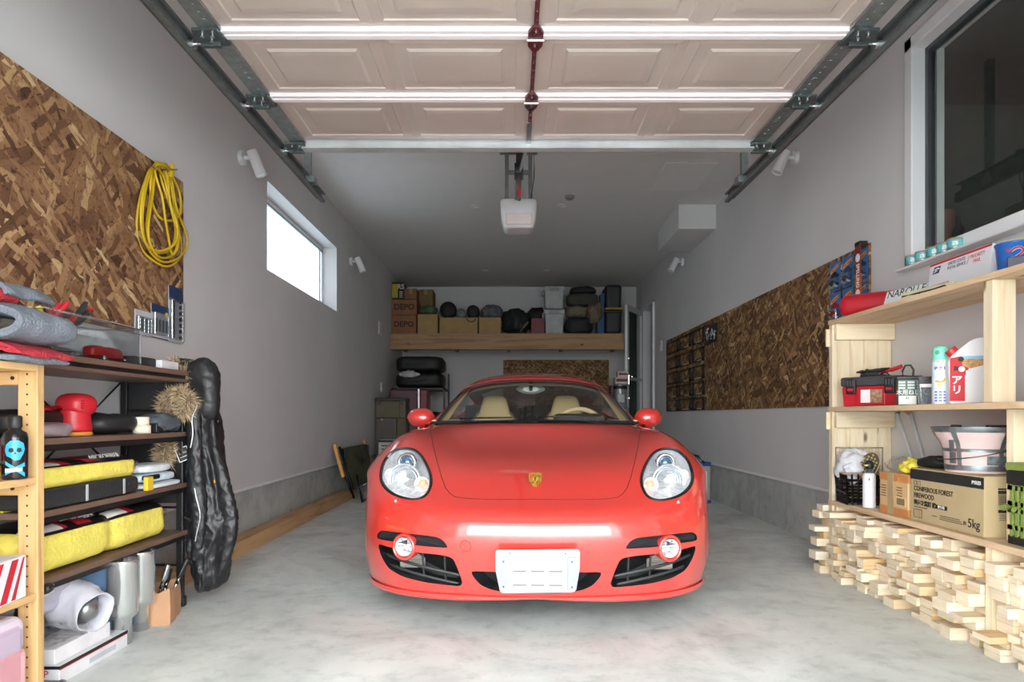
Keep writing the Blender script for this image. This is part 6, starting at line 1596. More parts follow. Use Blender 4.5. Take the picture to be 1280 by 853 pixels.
# tins on the window sill
M_TEAL = plain('5fb6bd', .35, var=.1, scale=40); M_LID = plain('cbb48c', .35, .6)
for k, (px, lab) in enumerate(((1141, 'teal tin on the window sill, farthest of the row'), (1153, 'teal tin on the window sill, second from far end'), (1168, 'teal tin on the window sill, third from far end'), (1181, 'teal tin on the window sill, second from near end'), (1194, 'teal tin on the window sill, nearest of the row'))):
    X = XR-.042; Y = X*F/(px-CX); z = RZ0+.001
    t = thing('tin', lab, 'tin', (X, Y, z), group='teal tins on the window sill')
    b = MB(); b.lathe([(0, 0), (.031, 0), (.033, .003), (.033, .046), (.031, .049), (0, .049)], (X, Y, z), seg=28); b.build('can', plain('b9bcbc', .3, .8), t)
    b = MB(); b.lathe([(.0335, .006), (.0335, .043)], (X, Y, z), seg=28); b.build('teal_label', M_TEAL, t)
    b = MB(); b.lathe([(.034, .046), (.034, .051), (.030, .051), (.029, .0485), (0, .0485)], (X, Y, z), seg=28); b.build('lid', M_LID, t)
    b = MB(); fa = math.atan2(X, Y)
    b.grid([[Vector((X-.0341*math.sin(fa+u), Y-.0341*math.cos(fa+u), z+h)) for u in np.linspace(-.4, .35, 6)] for h in (.014, .034)]); b.build('print_panel', plain('d5e3da', .4, var=.3, scale=90), t)
# ornament, bottle behind the window
X = XR+.2
c = onwall(1183, 275, X); t = thing('ornament', 'reddish brown glove shaped ornament behind the dark window', 'ornament', (c.x, c.y, RZ0+.07))
b = MB(); b.lathe([(.03, RZ0+.07-c.z), (.045, RZ0+.12-c.z), (.035, .0), (.045, .03), (.03, .055), (0, .06)], c, seg=20); b.tube([c+Vector((0, .0, .03)), c+Vector((0, .05, .055)), c+Vector((0, .09, .075))], [.03, .022, .014], 10); b.build('body', plain('7a4a38', .6), t)
c = onwall(1198, 312, X); t = thing('bottle', 'dark glass bottle behind the right window', 'bottle', (c.x, c.y, c.z))
z0 = RZ0+.07; b = MB(); b.lathe([(0, 0), (.033, 0), (.035, .01), (.035, .10), (.028, .13), (.013, .15), (.012, .19), (0, .19)], (c.x, c.y, z0), seg=24); b.build('glass', plain('14181a', .15), t); b = MB(); b.lathe([(.0355, .03), (.0355, .08)], (c.x, c.y, z0), seg=24); b.build('label', plain('6f7f78', .5), t)
b = MB(); b.b2((XR+.12, RY0, RZ0+.05), (XR+.35, RY1, RZ0+.07)); struct(b.build('trim_5', plain('45464a', .6), base=False))
# ------------------------------------------------------------------ middle shelf items
t = thing('toolbox', 'red toolbox with black latches and grey lid on middle shelf', 'toolbox', (1.99, 3.72, Z2))
Mb = Matrix.Translation((2.005, 3.705, Z2)) @ Matrix.Rotation(-.95, 4, 'Z')
w_, d_, h_ = .33, .15, .11
b = MB(); b.box((0, 0, h_/2), (w_, d_, h_), bev=.008, M=Mb, taper=.95); b.build('lower_body', plain('b81f2c', .35, var=.05), t)
b = MB(); b.box((0, 0, h_+.026), (w_+.012, d_+.012, .052), bev=.012, M=Mb); b.build('lid', plain('3c3f41', .4, var=.05), t)
for x in (-.105, .10):
    b = MB(); b.box((x, -d_/2-.01, h_+.0), (.052, .018, .085), bev=.005, M=Mb); la = b.build('latch', M_BLACK, t)
    b = MB()
    for k in range(3): b.box((x-.015+.015*k, -d_/2-.0195, h_+.018), (.005, .002, .03), M=Mb)
    build_parts(b, 'latch_rib', plain('55585a', .5), la); b = MB(); b.box((x, -d_/2-.0195, h_-.018), (.03, .003, .014), M=Mb); b.build('red_tab', M_RED, la)
b = MB(); b.box((0, -d_/2-.004, h_*.48), (.15, .008, .09), bev=.003, M=Mb); b.build('label_frame', plain('b81f2c', .35, var=.05), t)
b = MB(); b.box((-.028, -d_/2-.0085, h_*.5), (.05, .002, .07), M=Mb); b.build('white_label', M_WINK, t)
b = MB(); b.box((.03, -d_/2-.0085, h_*.5), (.06, .002, .07), M=Mb); b.build('photo_label', plain('9c7a62', .5, var=.6, scale=60), t)
b = MB(); b.tube([Mb @ Vector(v) for v in ((-.09, -.0, .155), (-.08, -.02, .175), (.05, -.02, .175), (.06, 0, .155))], .012, 8); b.build('handle', plain('2f3234', .4), t)
plier(Mb @ Vector((-.06, .0, .195)), (.95, .1, .1), M_BLACK, plain('222222', .4), 'black pliers lying on the red toolbox', .9)
t = thing('screwdriver', 'red handled screwdriver lying on the red toolbox', 'screwdriver', Mb @ Vector((.0, 0, .17)))
b = MB(); b.tube([Mb @ Vector((.03, -.03, .178)), Mb @ Vector((.09, -.035, .195)), Mb @ Vector((.14, -.04, .21))], [.009, .012, .010], 8); b.build('handle', M_RED, t)
b = MB(); b.cyl(Mb @ Vector((-.06, -.02, .165)), Mb @ Vector((.03, -.03, .178)), .003); b.build('shaft', M_STEEL, t)
def facecam(px, Y, z): return at(px, 0, Y)
# green screw box
t = thing('screw_pack', 'green pack of wood screws with black hanging loop', 'package', (1.95, 3.36, Z2))
Mp_ = face((1.95, 3.325, Z2), (1, -.45, 0), (0, 0, 1)) @ Matrix.Diagonal((.88, 1, 1, 1))
b = MB(); b.box((0, .065, -.03), (.115, .13, .06), bev=.004, M=Mp_); b.build('box', plain('1f4a38', .4), t)
b = MB(); b.box((0, .135, -.03), (.13, .02, .07), bev=.006, M=Mp_); b.build('black_cap', M_BLACK, t)
b = MB(); b.tube([Mp_ @ Vector(v) for v in ((-.025, .14, -.03), (-.03, .17, -.03), (-.015, .197, -.03), (.01, .198, -.03), (.025, .175, -.03), (.022, .14, -.03))], .005, 8); b.build('hanging_loop', M_BLACK, t)
text('木用ねじ', .029, M_WINK, Mp_ @ Matrix.Translation((-.005, .062, .0006)), t, bold=.0004)
b = MB()
for j in range(3):
    for i in range(2): b.box((-.035+.044*i, .085+.014*j, .0004), (.034, .009, .001), M=Mp_)
build_parts(b, 'white_print', plain('cfd8d2', .5), t)
b = MB(); b.box((-.008, .026, .0004), (.085, .042, .001), M=Mp_); b.build('white_panel', M_WINK, t); text('41', .02, M_INK, Mp_ @ Matrix.Translation((-.008, .035, .001)), t)
b = MB(); b.box((.047, .06, .0004), (.006, .1, .001), M=Mp_); b.build('screw_window', plain('9fb3a8', .3), t)
t = thing('screw_pack', 'clear hanging bag of grey screws beside the green pack', 'package', (1.97, 3.2, Z2))
Mp_ = face((1.965, 3.19, Z2), (1, -.4, 0), (0, .12, 1))
b = MB(); b.box((0, .06, -.018), (.075, .12, .036), bev=.012, M=Mp_); b.build('screws', plain('7e8a90', .3, .5, .5, 120, bump=.8, bscale=160), t)
b = MB(); b.box((0, .068, -.004), (.085, .136, .03), bev=.008, M=Mp_); b.build('clear_bag', M_FILM, t)
b = MB(); b.box((.0, .115, .0125), (.075, .035, .001), M=Mp_); b.build('header_card', plain('2a2b2c', .4, var=.5, scale=60), t); b = MB(); b.box((0, .09, .0125), (.07, .016, .001), M=Mp_); b.build('white_label', M_WINK, t)
# aerosol
t = thing('aerosol_can', 'pastel aerosol can with mint green cap on middle shelf', 'can', (1.935, 3.06, Z2)); c = (1.935, 3.06)
ra = lambda v: .033
b = MB(); b.lathe([(0, 0), (.033, 0), (.033, .19), (.030, .20)], (*c, Z2), seg=32); b.build('body', plain('d9e8f2', .3, var=.08, scale=20), t)
b = MB(); b.lathe([(.031, .198), (.032, .205), (.032, .245), (.026, .258), (.012, .262), (0, .262)], (*c, Z2), seg=32); b.build('cap', plain('7fdcc0', .4), t)
wrap_item([(.010*math.cos(a)-.012, .232+.010*math.sin(a)) for a in np.linspace(0, 6.28, 14)[:-1]], plain('4aa78e', .5), 'nozzle_hole', .0006, t, lambda v: .032, c, Z2)
b = MB(); b.lathe([(.0335, .0), (.0335, .068)], (*c, Z2), seg=32); b.build('lower_label', plain('e6ecf6', .35, var=.04), t)
for i in range(3):
    for j in range(4): wrap_item([(-.024+.018*i, .012+.013*j), (-.012+.018*i, .012+.013*j), (-.012+.018*i, .02+.013*j), (-.024+.018*i, .02+.013*j)], plain('6f86c4', .5), 'print_block', .001, t, lambda v: .0335, c, Z2)
wrap_item([(-.03, .188), (.03, .188), (.03, .194), (-.03, .194)], plain('f0a03c', .4), 'orange_band', .0006, t, ra, c, Z2)
wrap_item([(.024*math.cos(a), .16+.017*math.sin(a)) for a in np.linspace(0, 6.28, 20)[:-1]], M_WINK, 'name_oval', .0006, t, ra, c, Z2)
fa = math.atan2(*c); txM = face((c[0]-.0355*math.sin(fa), c[1]-.0355*math.cos(fa), Z2+.16), (math.cos(fa), -math.sin(fa), 0), (0, 0, 1)); text('テクト', .017, M_BINK, txM, t, bold=.0006)
strokes([[(-.018, .105), (0, .1), (.016, .108), (.018, .118)]], .005, plain('f2b23a', .4), 'yellow_swoosh', -.002, t, ra, c, Z2)
wrap_item([(-.012, .085), (.006, .085), (.006, .092), (-.012, .092)], plain('e9cf45', .4), 'yellow_mark', .0006, t, ra, c, Z2)
# white jug
t = thing('jug', 'white ant powder jug with red cap and red label', 'jug', (1.995, 2.965, Z2))
Mb = Matrix.Translation((1.995, 2.965, Z2)) @ Matrix.Rotation(-.38, 4, 'Z')
side = [(-.075, 0), (.078, 0), (.082, .01), (.082, .262), (.06, .282), (.03, .284), (.0, .272), (-.04, .235), (-.072, .205), (-.08, .18)]
b = MB(); b.prism(side, -.042, .042, M=Mb @ Matrix(((1, 0, 0, 0), (0, 0, 1, 0), (0, 1, 0, 0), (0, 0, 0, 1))), bev=.014); o = b.build('body', plain('ebebee', .35, var=.02), t)
Mf_ = Mb @ face((0, -.0425, 0), (1, 0, 0), (0, 0, 1))
b = MB(); d = (Mb.to_3x3() @ Vector((-.75, 0, 1))).normalized(); p0 = Mb @ Vector((-.052, 0, .22)); b.cyl(p0-d*.01, p0+d*.026, .024); b.build('cap', M_RED, t)
b = MB(); b.add([Mf_ @ Vector((*v, .0006)) for v in ((-.076, .012), (-.02, .012), (-.02, .12), (-.005, .155), (.055, .168), (.058, .205), (-.04, .205), (-.076, .198))], [list(range(8))]); b.build('red_label', M_RINK, t)
b = MB(); b.add([Mf_ @ Vector((*v, .0012)) for v in ((-.03, .165), (.0, .152), (.057, .168), (.058, .205), (-.035, .205))], [list(range(5))]); b.build('picture_label', plain('b98a58', .5, var=.5, scale=50), t)
b = MB(); b.add([Mf_ @ Vector((*v, .0016)) for v in ((-.03, .195), (.058, .19), (.058, .206), (-.035, .206))], [[0, 1, 2, 3]]); b.build('sky_label', plain('8fc4de', .5), t)
text('ア\nリ', .042, M_WINK, Mf_ @ Matrix.Translation((-.05, .08, .0014)), t, bold=.001)
text('巣', .02, M_INK, Mf_ @ Matrix.Translation((-.053, .152, .0014)), t, bold=.001)
b = MB(); b.cyl(Mf_ @ Vector((-.035, .193, .001)), Mf_ @ Vector((-.035, .193, .002)), .011); b.build('black_seal', M_INK, t)
b = MB(); b.cyl(Mf_ @ Vector((-.032, .15, .001)), Mf_ @ Vector((-.032, .15, .0022)), .012); b.build('white_seal', M_WINK, t)
b = MB(); b.box((.02, -.0415, .075), (.075, .006, .14), bev=.02, seg=4, M=Mb); b.build('front_bulge', plain('e6e6e9', .35, var=.02), t)
# bowl at the right edge
t = thing('plastic_bowl', 'white plastic bowl holding a black lid on the middle shelf', 'bowl', (2.02, 2.47, Z2))
b = MB(); b.lathe([(0, 0), (.06, 0), (.065, .004), (.095, .09), (.10, .094), (.10, .098), (.092, .096), (.06, .01), (0, .008)], (2.0, 2.48, Z2), seg=36); b.build('bowl', plain('dededc', .4, var=.02), t)
b = soft((2.03, 2.46, Z2+.09), (.11, .11, .09), .8, .006, .05, seed=61); solo('rubber_dome', b, M_BLACK, 'black rubber dome sitting in the white bowl', 'dome')
# ------------------------------------------------------------------ lower shelf items
Zs = Z3+.001
t = thing('wire_rack', 'small wire mesh rack standing against the shelf end', 'rack', (2.03, 3.87, Zs))
b = MB(); y = 3.925
for k in range(15): b.cyl((SX+.01+.019*k, y, Zs), (SX+.01+.019*k, y, Zs+.30), .0014, seg=5)
for k in range(16): b.cyl((SX+.01, y-.002, Zs+.02*k), (SX+.276, y-.002, Zs+.02*k), .0014, seg=5)
b.build('mesh', plain('c9c0a4', .4, .5), t)
b = MB(); b.tube([(SX+.008, y, Zs), (SX+.008, y, Zs+.305), (SX+.278, y, Zs+.305), (SX+.278, y, Zs)], .004, 8); b.build('frame', M_GALV, t)
t = thing('basket', 'dark brown plastic basket with slotted sides on lower shelf', 'basket', (1.97, 3.72, Zs))
Mb = Matrix.Translation((1.945, 3.80, Zs)) @ Matrix.Rotation(-.18, 4, 'Z')
w_, d_, h_ = .19, .20, .17
b = MB(); b.box((0, 0, .004), (w_*.88, d_*.88, .008), M=Mb)
M_BASK = plain('2b2524', .5)
for sgn, ax in ((-1, 'x'), (1, 'x'), (-1, 'y'), (1, 'y')):
    for k in range(7):
        u = -1+2*k/6
        if ax == 'x': p0 = (sgn*w_*.44, u*d_*.44, 0); p1 = (sgn*w_*.5, u*d_*.5, h_)
        else: p0 = (u*w_*.44, sgn*d_*.44, 0); p1 = (u*w_*.5, sgn*d_*.5, h_)
        b.tube([Mb @ Vector(p0), Mb @ Vector(p1)], .0065, 4)
    for z in (.03, .065, .10, .135):
        q = .44+.06*z/h_
        if ax == 'x': b.tube([Mb @ Vector((sgn*w_*q, -d_*q, z)), Mb @ Vector((sgn*w_*q, d_*q, z))], .0085, 4)
        else: b.tube([Mb @ Vector((-w_*q, sgn*d_*q, z)), Mb @ Vector((w_*q, sgn*d_*q, z))], .0085, 4)
b.build('lattice', M_BASK, t)
b = MB(); b.tube([Mb @ Vector(v) for v in ((-w_*.5, -d_*.5, h_), (w_*.5, -d_*.5, h_), (w_*.5, d_*.5, h_), (-w_*.5, d_*.5, h_))], .008, 8, closed=True); b.build('rim', plain('9a7f68', .5), t)
b = soft(Mb @ Vector((-.03, .02, .12)), (.14, .16, .17), .85, .02, .05, seed=71, folds=.6); solo('work_glove', b, plain('dfe0e6', .9, bump=.5), 'white cotton glove bunched at the left in the basket', 'glove')
b = soft(Mb @ Vector((.0, .07, .20)), (.13, .10, .09), .8, .022, .04, seed=72, folds=.6); solo('work_glove', b, plain('e6e7ec', .9, bump=.5), 'white cotton glove on top of the basket heap', 'glove')
b = MB(); b.box(Mb @ Vector((-.05, -.05, .17)), (.06, .02, .12), rot=(.2, -.5, 0), bev=.004); solo('seed_packet', b, plain('d8dde8', .4, var=.25, scale=50), 'white red and blue packet stuck in the basket', 'packet')
t = thing('garden_clog', 'brown garden shoe with patterned sole resting in the basket', 'shoe', Mb @ Vector((.03, -.03, .18)))
Mc = Matrix.Translation(Mb @ Vector((.035, -.045, .205))) @ Euler((1.15, .35, -.7)).to_matrix().to_4x4()
so = [(.046*math.cos(a)*(1+.12*math.sin(a)), .085*math.sin(a)) for a in np.linspace(0, 2*PI, 30)[:-1]]
b = MB(); b.prism(so, 0, .018, M=Mc, bev=.004); b.build('sole', plain('4f3d22', .6), t)
b = MB(); b.prism([(x*1.06, y*1.04) for x, y in so], -.008, .001, M=Mc, bev=.002); b.build('rim', plain('cfc59a', .5), t)
b = MB(); b.prism([(x*1.02, y*1.0) for x, y in so], -.045, -.008, M=Mc, bev=.012); b.build('upper', plain('1f5a4d', .6), t)
b = MB()
for i in range(-2, 3):
    for j in range(-4, 5):
        if (i*.016)**2/.036**2+(j*.017)**2/.075**2 < 1: b.box((i*.016, j*.017, .020), (.009, .010, .005), M=Mc, rot=(0, 0, .6))
b.build('tread', plain('a59a6a', .6), t)
t = thing('spray_can', 'white spray can with black and yellow nozzle on lower shelf', 'can', (1.91, 3.62, Zs)); c = (1.91, 3.62)
b = MB(); b.lathe([(0, 0), (.031, 0), (.032, .004), (.032, .165), (.028, .178), (.02, .184)], (*c, Zs), seg=32); b.build('body', plain('eceef2', .35, var=.02), t)
b = MB(); b.lathe([(.031, .166), (.022, .182), (.016, .186), (.016, .205), (0, .206)], (*c, Zs), seg=24); b.build('shoulder', plain('6e7275', .35, .6), t)
b = MB(); b.sphere((c[0], c[1], Zs+.225), (.024, .024, .028)); b.build('nozzle', M_BLACK, t)
b = MB(); b.box((c[0]-.02, c[1]-.012, Zs+.225), (.02, .012, .009), bev=.002); b.build('yellow_tab', M_YEL, t)
wrap_item([(-.003, .145), (.003, .145), (.003, .158), (-.003, .158)], M_INK, 'print_mark', .0006, t, lambda v: .032, c, Zs)
# taped orange carton
t = thing('taped_carton', 'tan carton with orange ends and brown tape on lower shelf', 'box', (1.97, 3.33, Zs))
b = MB(); b.b2((1.885, 3.225, Zs), (2.07, 3.47, Zs+.205), .003); b.build('carton', plain('d8b484', .6, var=.04), t)
for z0, z1 in ((.0, .04), (.165, .205)):
    b = MB(); b.b2((1.8842, 3.224, Zs+z0+.001), (1.8855, 3.471, Zs+z1-.001)); b.build('orange_band', plain('cb8650', .5), t)
    b = MB(); b.b2((1.884, 3.2240, Zs+z0+.001), (2.07, 3.2255, Zs+z1-.001)); b.build('orange_band', plain('cb8650', .5), t)
b = MB(); b.b2((1.8825, 3.345, Zs+.0), (1.8838, 3.395, Zs+.207)); b.b2((1.8825, 3.345, Zs+.2052), (2.07, 3.395, Zs+.2068)); b.build('tape', plain('b79f78', .3), t)
for k, yy in enumerate((3.44, 3.30)):
    b = MB()
    for j in range(5): b.b2((1.8835, yy-.028, Zs+.085+.013*j), (1.8848, yy+.022-.006*(j % 3), Zs+.089+.013*j))
    build_parts(b, 'print_line', plain('6b4a24', .6), t)
b = MB(); b.b2((1.8832, 3.24, Zs+.05), (1.8846, 3.325, Zs+.095)); b.build('barcode_panel', plain('e3c48c', .5), t)
b = MB()
for k in range(12): b.b2((1.8826, 3.25+k*.0055, Zs+.056), (1.8834, 3.25+k*.0055+(.003 if k % 3 else .0015), Zs+.088))
build_parts(b, 'barcode_bar', M_INK, t)
b = MB()
Mg = face((1.8836, 3.30, Zs+.178), (0, -1, 0), (0, 0, 1)); b.prism([(0, .012), (.014, -.012), (-.014, -.012)], 0, .001, M=Mg); b.build('flame_mark', plain('e89a3c', .5), t)
# bags, net and pouch on the carton and behind
b = soft((1.98, 3.42, Zs+.208), (.15, .14, .07), .8, .02, .035, seed=81); solo('plastic_bag', b, M_FILM, 'crumpled clear bag on the taped orange carton', 'bag')
b = soft((1.97, 3.30, Zs+.207), (.13, .12, .065), .85, .022, .03, seed=82, folds=.6); solo('cloth', b, plain('e0d04a', .8, var=.35, scale=30), 'yellow and white mesh cloth beside the black pouch', 'cloth')
b = soft((1.98, 3.15, Zs+.246), (.14, .22, .05), .8, .012, .06, seed=83); solo('pouch', b, plain('151917', .6), 'black pouch lying on the far end of the firewood carton', 'pouch')
b = soft((2.14, 3.05, Zs+.25), (.10, .26, .09), .8, .012, .06, seed=84); solo('plastic_bag', b, M_FILM, 'clear plastic bag behind the black pouch', 'bag')
# metal fire tongs leaning on the wall
t = thing('fire_tongs', 'steel fire tongs leaning upright against the right wall', 'tongs', (2.12, 3.6, Zs))
for dx, dy in ((0, 0), (.055, -.03)):
    b = MB(); p0 = Vector((2.115+dx*.4, 3.44+dy, Zs+.02)); p1 = Vector((2.10+dx, 3.69+dy, Zs+.50)); b.tube([p0, p0*.5+p1*.5, p1], .011, 6, flat=.6); b.build('arm', plain('c2c6c8', .3, .3), t)
b = MB(); b.tube([Vector((2.10, 3.69, Zs+.50)), Vector((2.12, 3.695, Zs+.53)), Vector((2.155, 3.66, Zs+.50))], .013, 8); b.build('spring_end', plain('8d8274', .4, .5), t)
# firewood carton
t = thing('firewood_carton', 'tan firewood carton with black top band on lower shelf', 'box', (2.01, 2.94, Zs))
x0, x1, y0, y1, h = 1.885, 2.12, 2.705, 3.205, .245
M_TAN = plain('b9a57c', .75, var=.05)
b = MB(); b.b2((x0, y0, Zs), (x1, y1, Zs+h), .004); b.build('carton', M_TAN, t)
b = MB(); b.b2((x0-.0008, y0+.002, Zs+h-.052), (x0+.0002, y1-.002, Zs+h-.006)); b.build('black_band', plain('222322', .6), t)
b = MB(); b.b2((x0+.03, (y0+y1)/2-.002, Zs+h), (x1, (y0+y1)/2+.002, Zs+h+.0008)); b.build('lid_seam', plain('7f6e4c', .7), t)
fx = lambda u, v: fR(x0-.0012, y1-u, Zs+v)
text('PYKES', .02, M_WINK, fx(.455, h-.03), t, bold=.0004)
text('CONIFEROUS FOREST\nFIREWOOD', .031, M_INK, fx(.03, .135), t, align='LEFT', bold=.0005, sxy=(.92, 1))
text('国産針葉樹 薪', .026, M_INK, fx(.03, .085), t, align='LEFT', bold=.0008)
b = MB(); b.b2((x0-.0009, y1-.27, Zs+.076), (x0+.0001, y1-.19, Zs+.094)); b.build('black_tag', M_INK, t); text('焚付用', .016, M_WINK, fx(.23, .085), t)
text('約', .02, M_INK, fx(.385, .04), t); text('5kg', .052, M_INK, fx(.44, .045), t, bold=.0004)
b = MB()
for k, (u, v, w_) in enumerate(((.03, .064, .10),)): b.b2((x0-.0009, y1-u-w_, Zs+v), (x0+.0001, y1-u, Zs+v+.004))
for u0, u1 in ((.22, .36), (.23, .37), (.22, .35)): pass
for j in range(3): b.b2((x0-.0009, y1-.37+.008*j, Zs+.032+.008*j), (x0+.0001, y1-.22, Zs+.035+.008*j))
b.b2((x0-.0009, y1-.2, Zs+.04), (x0+.0001, y1-.165, Zs+.043))
build_parts(b, 'small_print', plain('4a4232', .6), t)
b = MB(); b.tube([(x0-.0006, y1-u, Zs+v) for u, v in ((.03, .018), (.09, .018), (.09, .055), (.03, .055))], .0015, 4, closed=True)
for k in range(3): b.tube([(x0-.0006, y1-.045-.015*k, Zs+.02), (x0-.0006, y1-.045-.015*k, Zs+.053)], .001, 4)
b.tube([(x0-.0006, y1-u, Zs+v) for u, v in ((.03, .168), (.05, .168), (.05, .185), (.03, .185))], .001, 4, closed=True); b.tube([(x0-.0006, y1-u, Zs+v) for u, v in ((.058, .168), (.078, .168), (.078, .185), (.058, .185))], .001, 4, closed=True)
build_parts(b, 'pictogram', M_INK, t)
b = MB(); b.b2((x0+.055, y0-.0008, Zs+.13), (x0+.16, y0+.0002, Zs+.19)); b.build('side_label', plain('8c7d5c', .6), t)
b = MB(); b.b2((x0+.055, y0-.0012, Zs+.192), (x0+.16, y0-.0002, Zs+.198)); b.build('side_bar', M_INK, t); b = MB(); b.b2((x0+.055, y0-.0012, Zs+.176), (x0+.16, y0-.0002, Zs+.188)); b.build('side_bar', M_INK, t); b = MB(); b.b2((x0+.055, y0-.0012, Zs+.10), (x0+.16, y0-.0002, Zs+.112)); b.build('side_bar', M_INK, t)
b = MB()
for j in range(6): b.b2((x0+.06, y0-.0012, Zs+.135+.006*j), (x0+.155, y0-.0006, Zs+.137+.006*j))
for j in range(4): b.b2((x0+.06, y0-.0012, Zs+.07+.007*j), (x0+.155, y0-.0002, Zs+.072+.007*j))
build_parts(b, 'side_print', M_INK, t)
# pink pail with galvanised bands
t = thing('pail', 'pale pink flared pail with galvanised bands on the firewood carton', 'pail', (1.99, 2.88, Zs+h)); c = (1.995, 2.90); zb = Zs+h+.001
M_PINK = plain('d9c0bc', .45, var=.04); M_BAND = plain('8b9498', .4, .8, .15, 40)
rp = lambda v: np.interp(v, [0, .02, .10, .13, .16, .19], [.118, .121, .128, .138, .158, .172])
b = MB(); b.lathe([(0, .012), (.10, .0), (.118, .001)]+[(float(rp(v)), v) for v in np.linspace(.01, .19, 12)], (*c, zb), seg=48); b.build('pail_body', M_PINK, t)
for z0, z1, nm in ((.012, .034, 'lower_band'), (.090, .104, 'middle_band'), (.172, .195, 'rim_band')):
    b = MB(); b.lathe([(float(rp(v))+.002, v) for v in np.linspace(z0, z1, 4)], (*c, zb), seg=48); b.build(nm, M_BAND, t)
fa = math.atan2(*c)
for u in (-.07, .085, .22, -.21):
    b = MB(); b.grid([[Vector((c[0]-(float(rp(v))+.0026)*math.sin(fa-a_), c[1]-(float(rp(v))+.0026)*math.cos(fa-a_), zb+v)) for a_ in (u/.13-.07, u/.13, u/.13+.07)] for v in np.linspace(.012, .19, 12)]); b.build('upright_band', M_BAND, t)
wrap_item([(-.115, .10), (-.09, .10), (-.09, .14), (-.115, .14)], M_BAND, 'side_plate', .003, t, rp, c, zb)
wrap_item([(-.115, .04), (-.082, .04), (-.082, .088), (-.115, .088)], M_BAND, 'side_plate', .003, t, rp, c, zb)
wrap_item([(.03, .038), (.108, .038), (.108, .075), (.03, .075)], plain('7b858a', .45, .5, .4, 60), 'name_plate', .003, t, rp, c, zb)
b = MB()
P = []
for k in range(25):
    f = k/24; ang = fa+1.45-2.9*f; r_ = .145+.03*math.sin(PI*f); z_ = .06+.10*max(0, f-.1)**1.2 if True else 0
    P.append(Vector((c[0]-r_*math.sin(ang), c[1]-r_*math.cos(ang), zb+.055+.10*f-.03*math.sin(PI*f))))
b.tube(P, .0028, 6); b.build('wire_handle', plain('5c6266', .4, .8), t)
for k, u in enumerate((-.09, .05, .09)):
    ang = fa-u/.17; b = MB(); b.box((c[0]-.15*math.sin(ang), c[1]-.15*math.cos(ang), zb+.199), (.03, .03, .01), bev=.003); b.build('rim_foot', M_BLACK, t)
# green folding crate
t = thing('folding_crate', 'green folding crate with black corners at the right edge', 'crate', (2.0, 2.5, Zs))
M_OLV = plain('7d9148', .5, var=.05)
x0, x1, y0, y1, h = 1.90, 2.14, 2.24, 2.60, .31
b = MB()
for z in (.055, .12, .145, .205): b.b2((x0, y1-.012, Zs+z), (x1, y1, Zs+z+.018)); b.b2((x0, y0, Zs+z), (x0+.012, y1, Zs+z+.018)); b.b2((x1-.012, y0, Zs+z), (x1, y1, Zs+z+.018)); b.b2((x0, y0, Zs+z), (x1, y0+.012, Zs+z+.018))
for k in range(13): b.b2((x0, y0+.005+k*.0275, Zs+.03), (x0+.01, y0+.018+k*.0275, Zs+.23)); b.b2((x1-.01, y0+.005+k*.0275, Zs+.03), (x1, y0+.018+k*.0275, Zs+.23))
for k in range(8): b.b2((x0+.01+k*.029, y1-.01, Zs+.03), (x0+.022+k*.029, y1, Zs+.23)); b.b2((x0+.01+k*.029, y0, Zs+.03), (x0+.022+k*.029, y0+.01, Zs+.23))
b.build('lattice_side', M_OLV, t)
b = MB(); b.b2((x0, y0, Zs), (x1, y1, Zs+.034), .004); b.build('black_base', plain('1c1f1c', .5), t)
b = MB(); b.b2((x0-.004, y0-.004, Zs+.225), (x1+.004, y1+.004, Zs+.28), .006); b.build('black_collar', plain('1c1f1c', .5), t)
b = MB(); b.b2((x0-.006, y0-.006, Zs+.281), (x1+.006, y1+.006, Zs+h), .006); b.build('lid', M_OLV, t)
b = MB(); b.tube([(x0-.012, y1-.05, Zs+.135), (x0-.014, y1-.02, Zs+.14), (x0-.012, y1+.008, Zs+.135)], .012, 8); b.build('hinge_knob', M_OLV, t)
# ------------------------------------------------------------------ on the long strand board
xf = XR-.0165
def wallrect(b, y0, y1, z0, z1, d0=0, d1=.002): b.b2((xf-d1, y0, z0), (xf-d0, y1, z1))
rowz = [(1.0, 1.145), (1.175, 1.325), (1.355, 1.515), (1.56, 1.72), (1.775, 1.94)]
cols = [(8.90, 9.53), (8.24, 8.84), (7.68, 8.18)]
CW = ['far', 'middle', 'near']
for i, (za, zb_) in enumerate(rowz):
    for j, (ya, yb) in enumerate(cols):
        t = thing('picture_frame', f'black empty frame on the strand board, {CW[j]} column, {ORD[i]} row from bottom', 'frame', (xf, (ya+yb)/2, za), group='black frames on the right strand board')
        b = MB(); w_ = .07; v_ = .017; wallrect(b, ya, ya+w_, za, zb_, 0, .008); wallrect(b, yb-w_, yb, za, zb_, 0, .008); wallrect(b, ya, yb, za, za+v_*1.3, 0, .008); wallrect(b, ya, yb, zb_-v_, zb_, 0, .008); b.build('border', plain('131212', .5), t)
        if j > 0 or i < 2:
            b = MB(); n_ = [5, 6, 4][(i+j) % 3]
            for k in range(n_): b.b2((xf-.0092, ya+.10+.05*k, za+.005), (xf-.008, ya+.135+.05*k, za+.018+.004*((k+i) % 2)))
            build_parts(b, 'caption_mark', plain('b9b9b4', .6), t)
t = thing('poster', 'small black and white graffiti poster beside the black frames', 'poster', (xf, 7.4, 1.8))
b = MB(); wallrect(b, 7.20, 7.64, 1.72, 1.92, 0, .003); b.build('sheet', plain('1c1c1c', .5), t)
b = MB(); rr_ = random.Random(4)
for k in range(12): 
    y_ = 7.24+.36*rr_.random(); z_ = 1.745+.12*rr_.random(); b.tube([(xf-.004, y_, z_), (xf-.004, y_+.05*rr_.uniform(-1, 1), z_+.03), (xf-.004, y_+.06*rr_.uniform(-1, 1), z_+.055)], .006, 4)
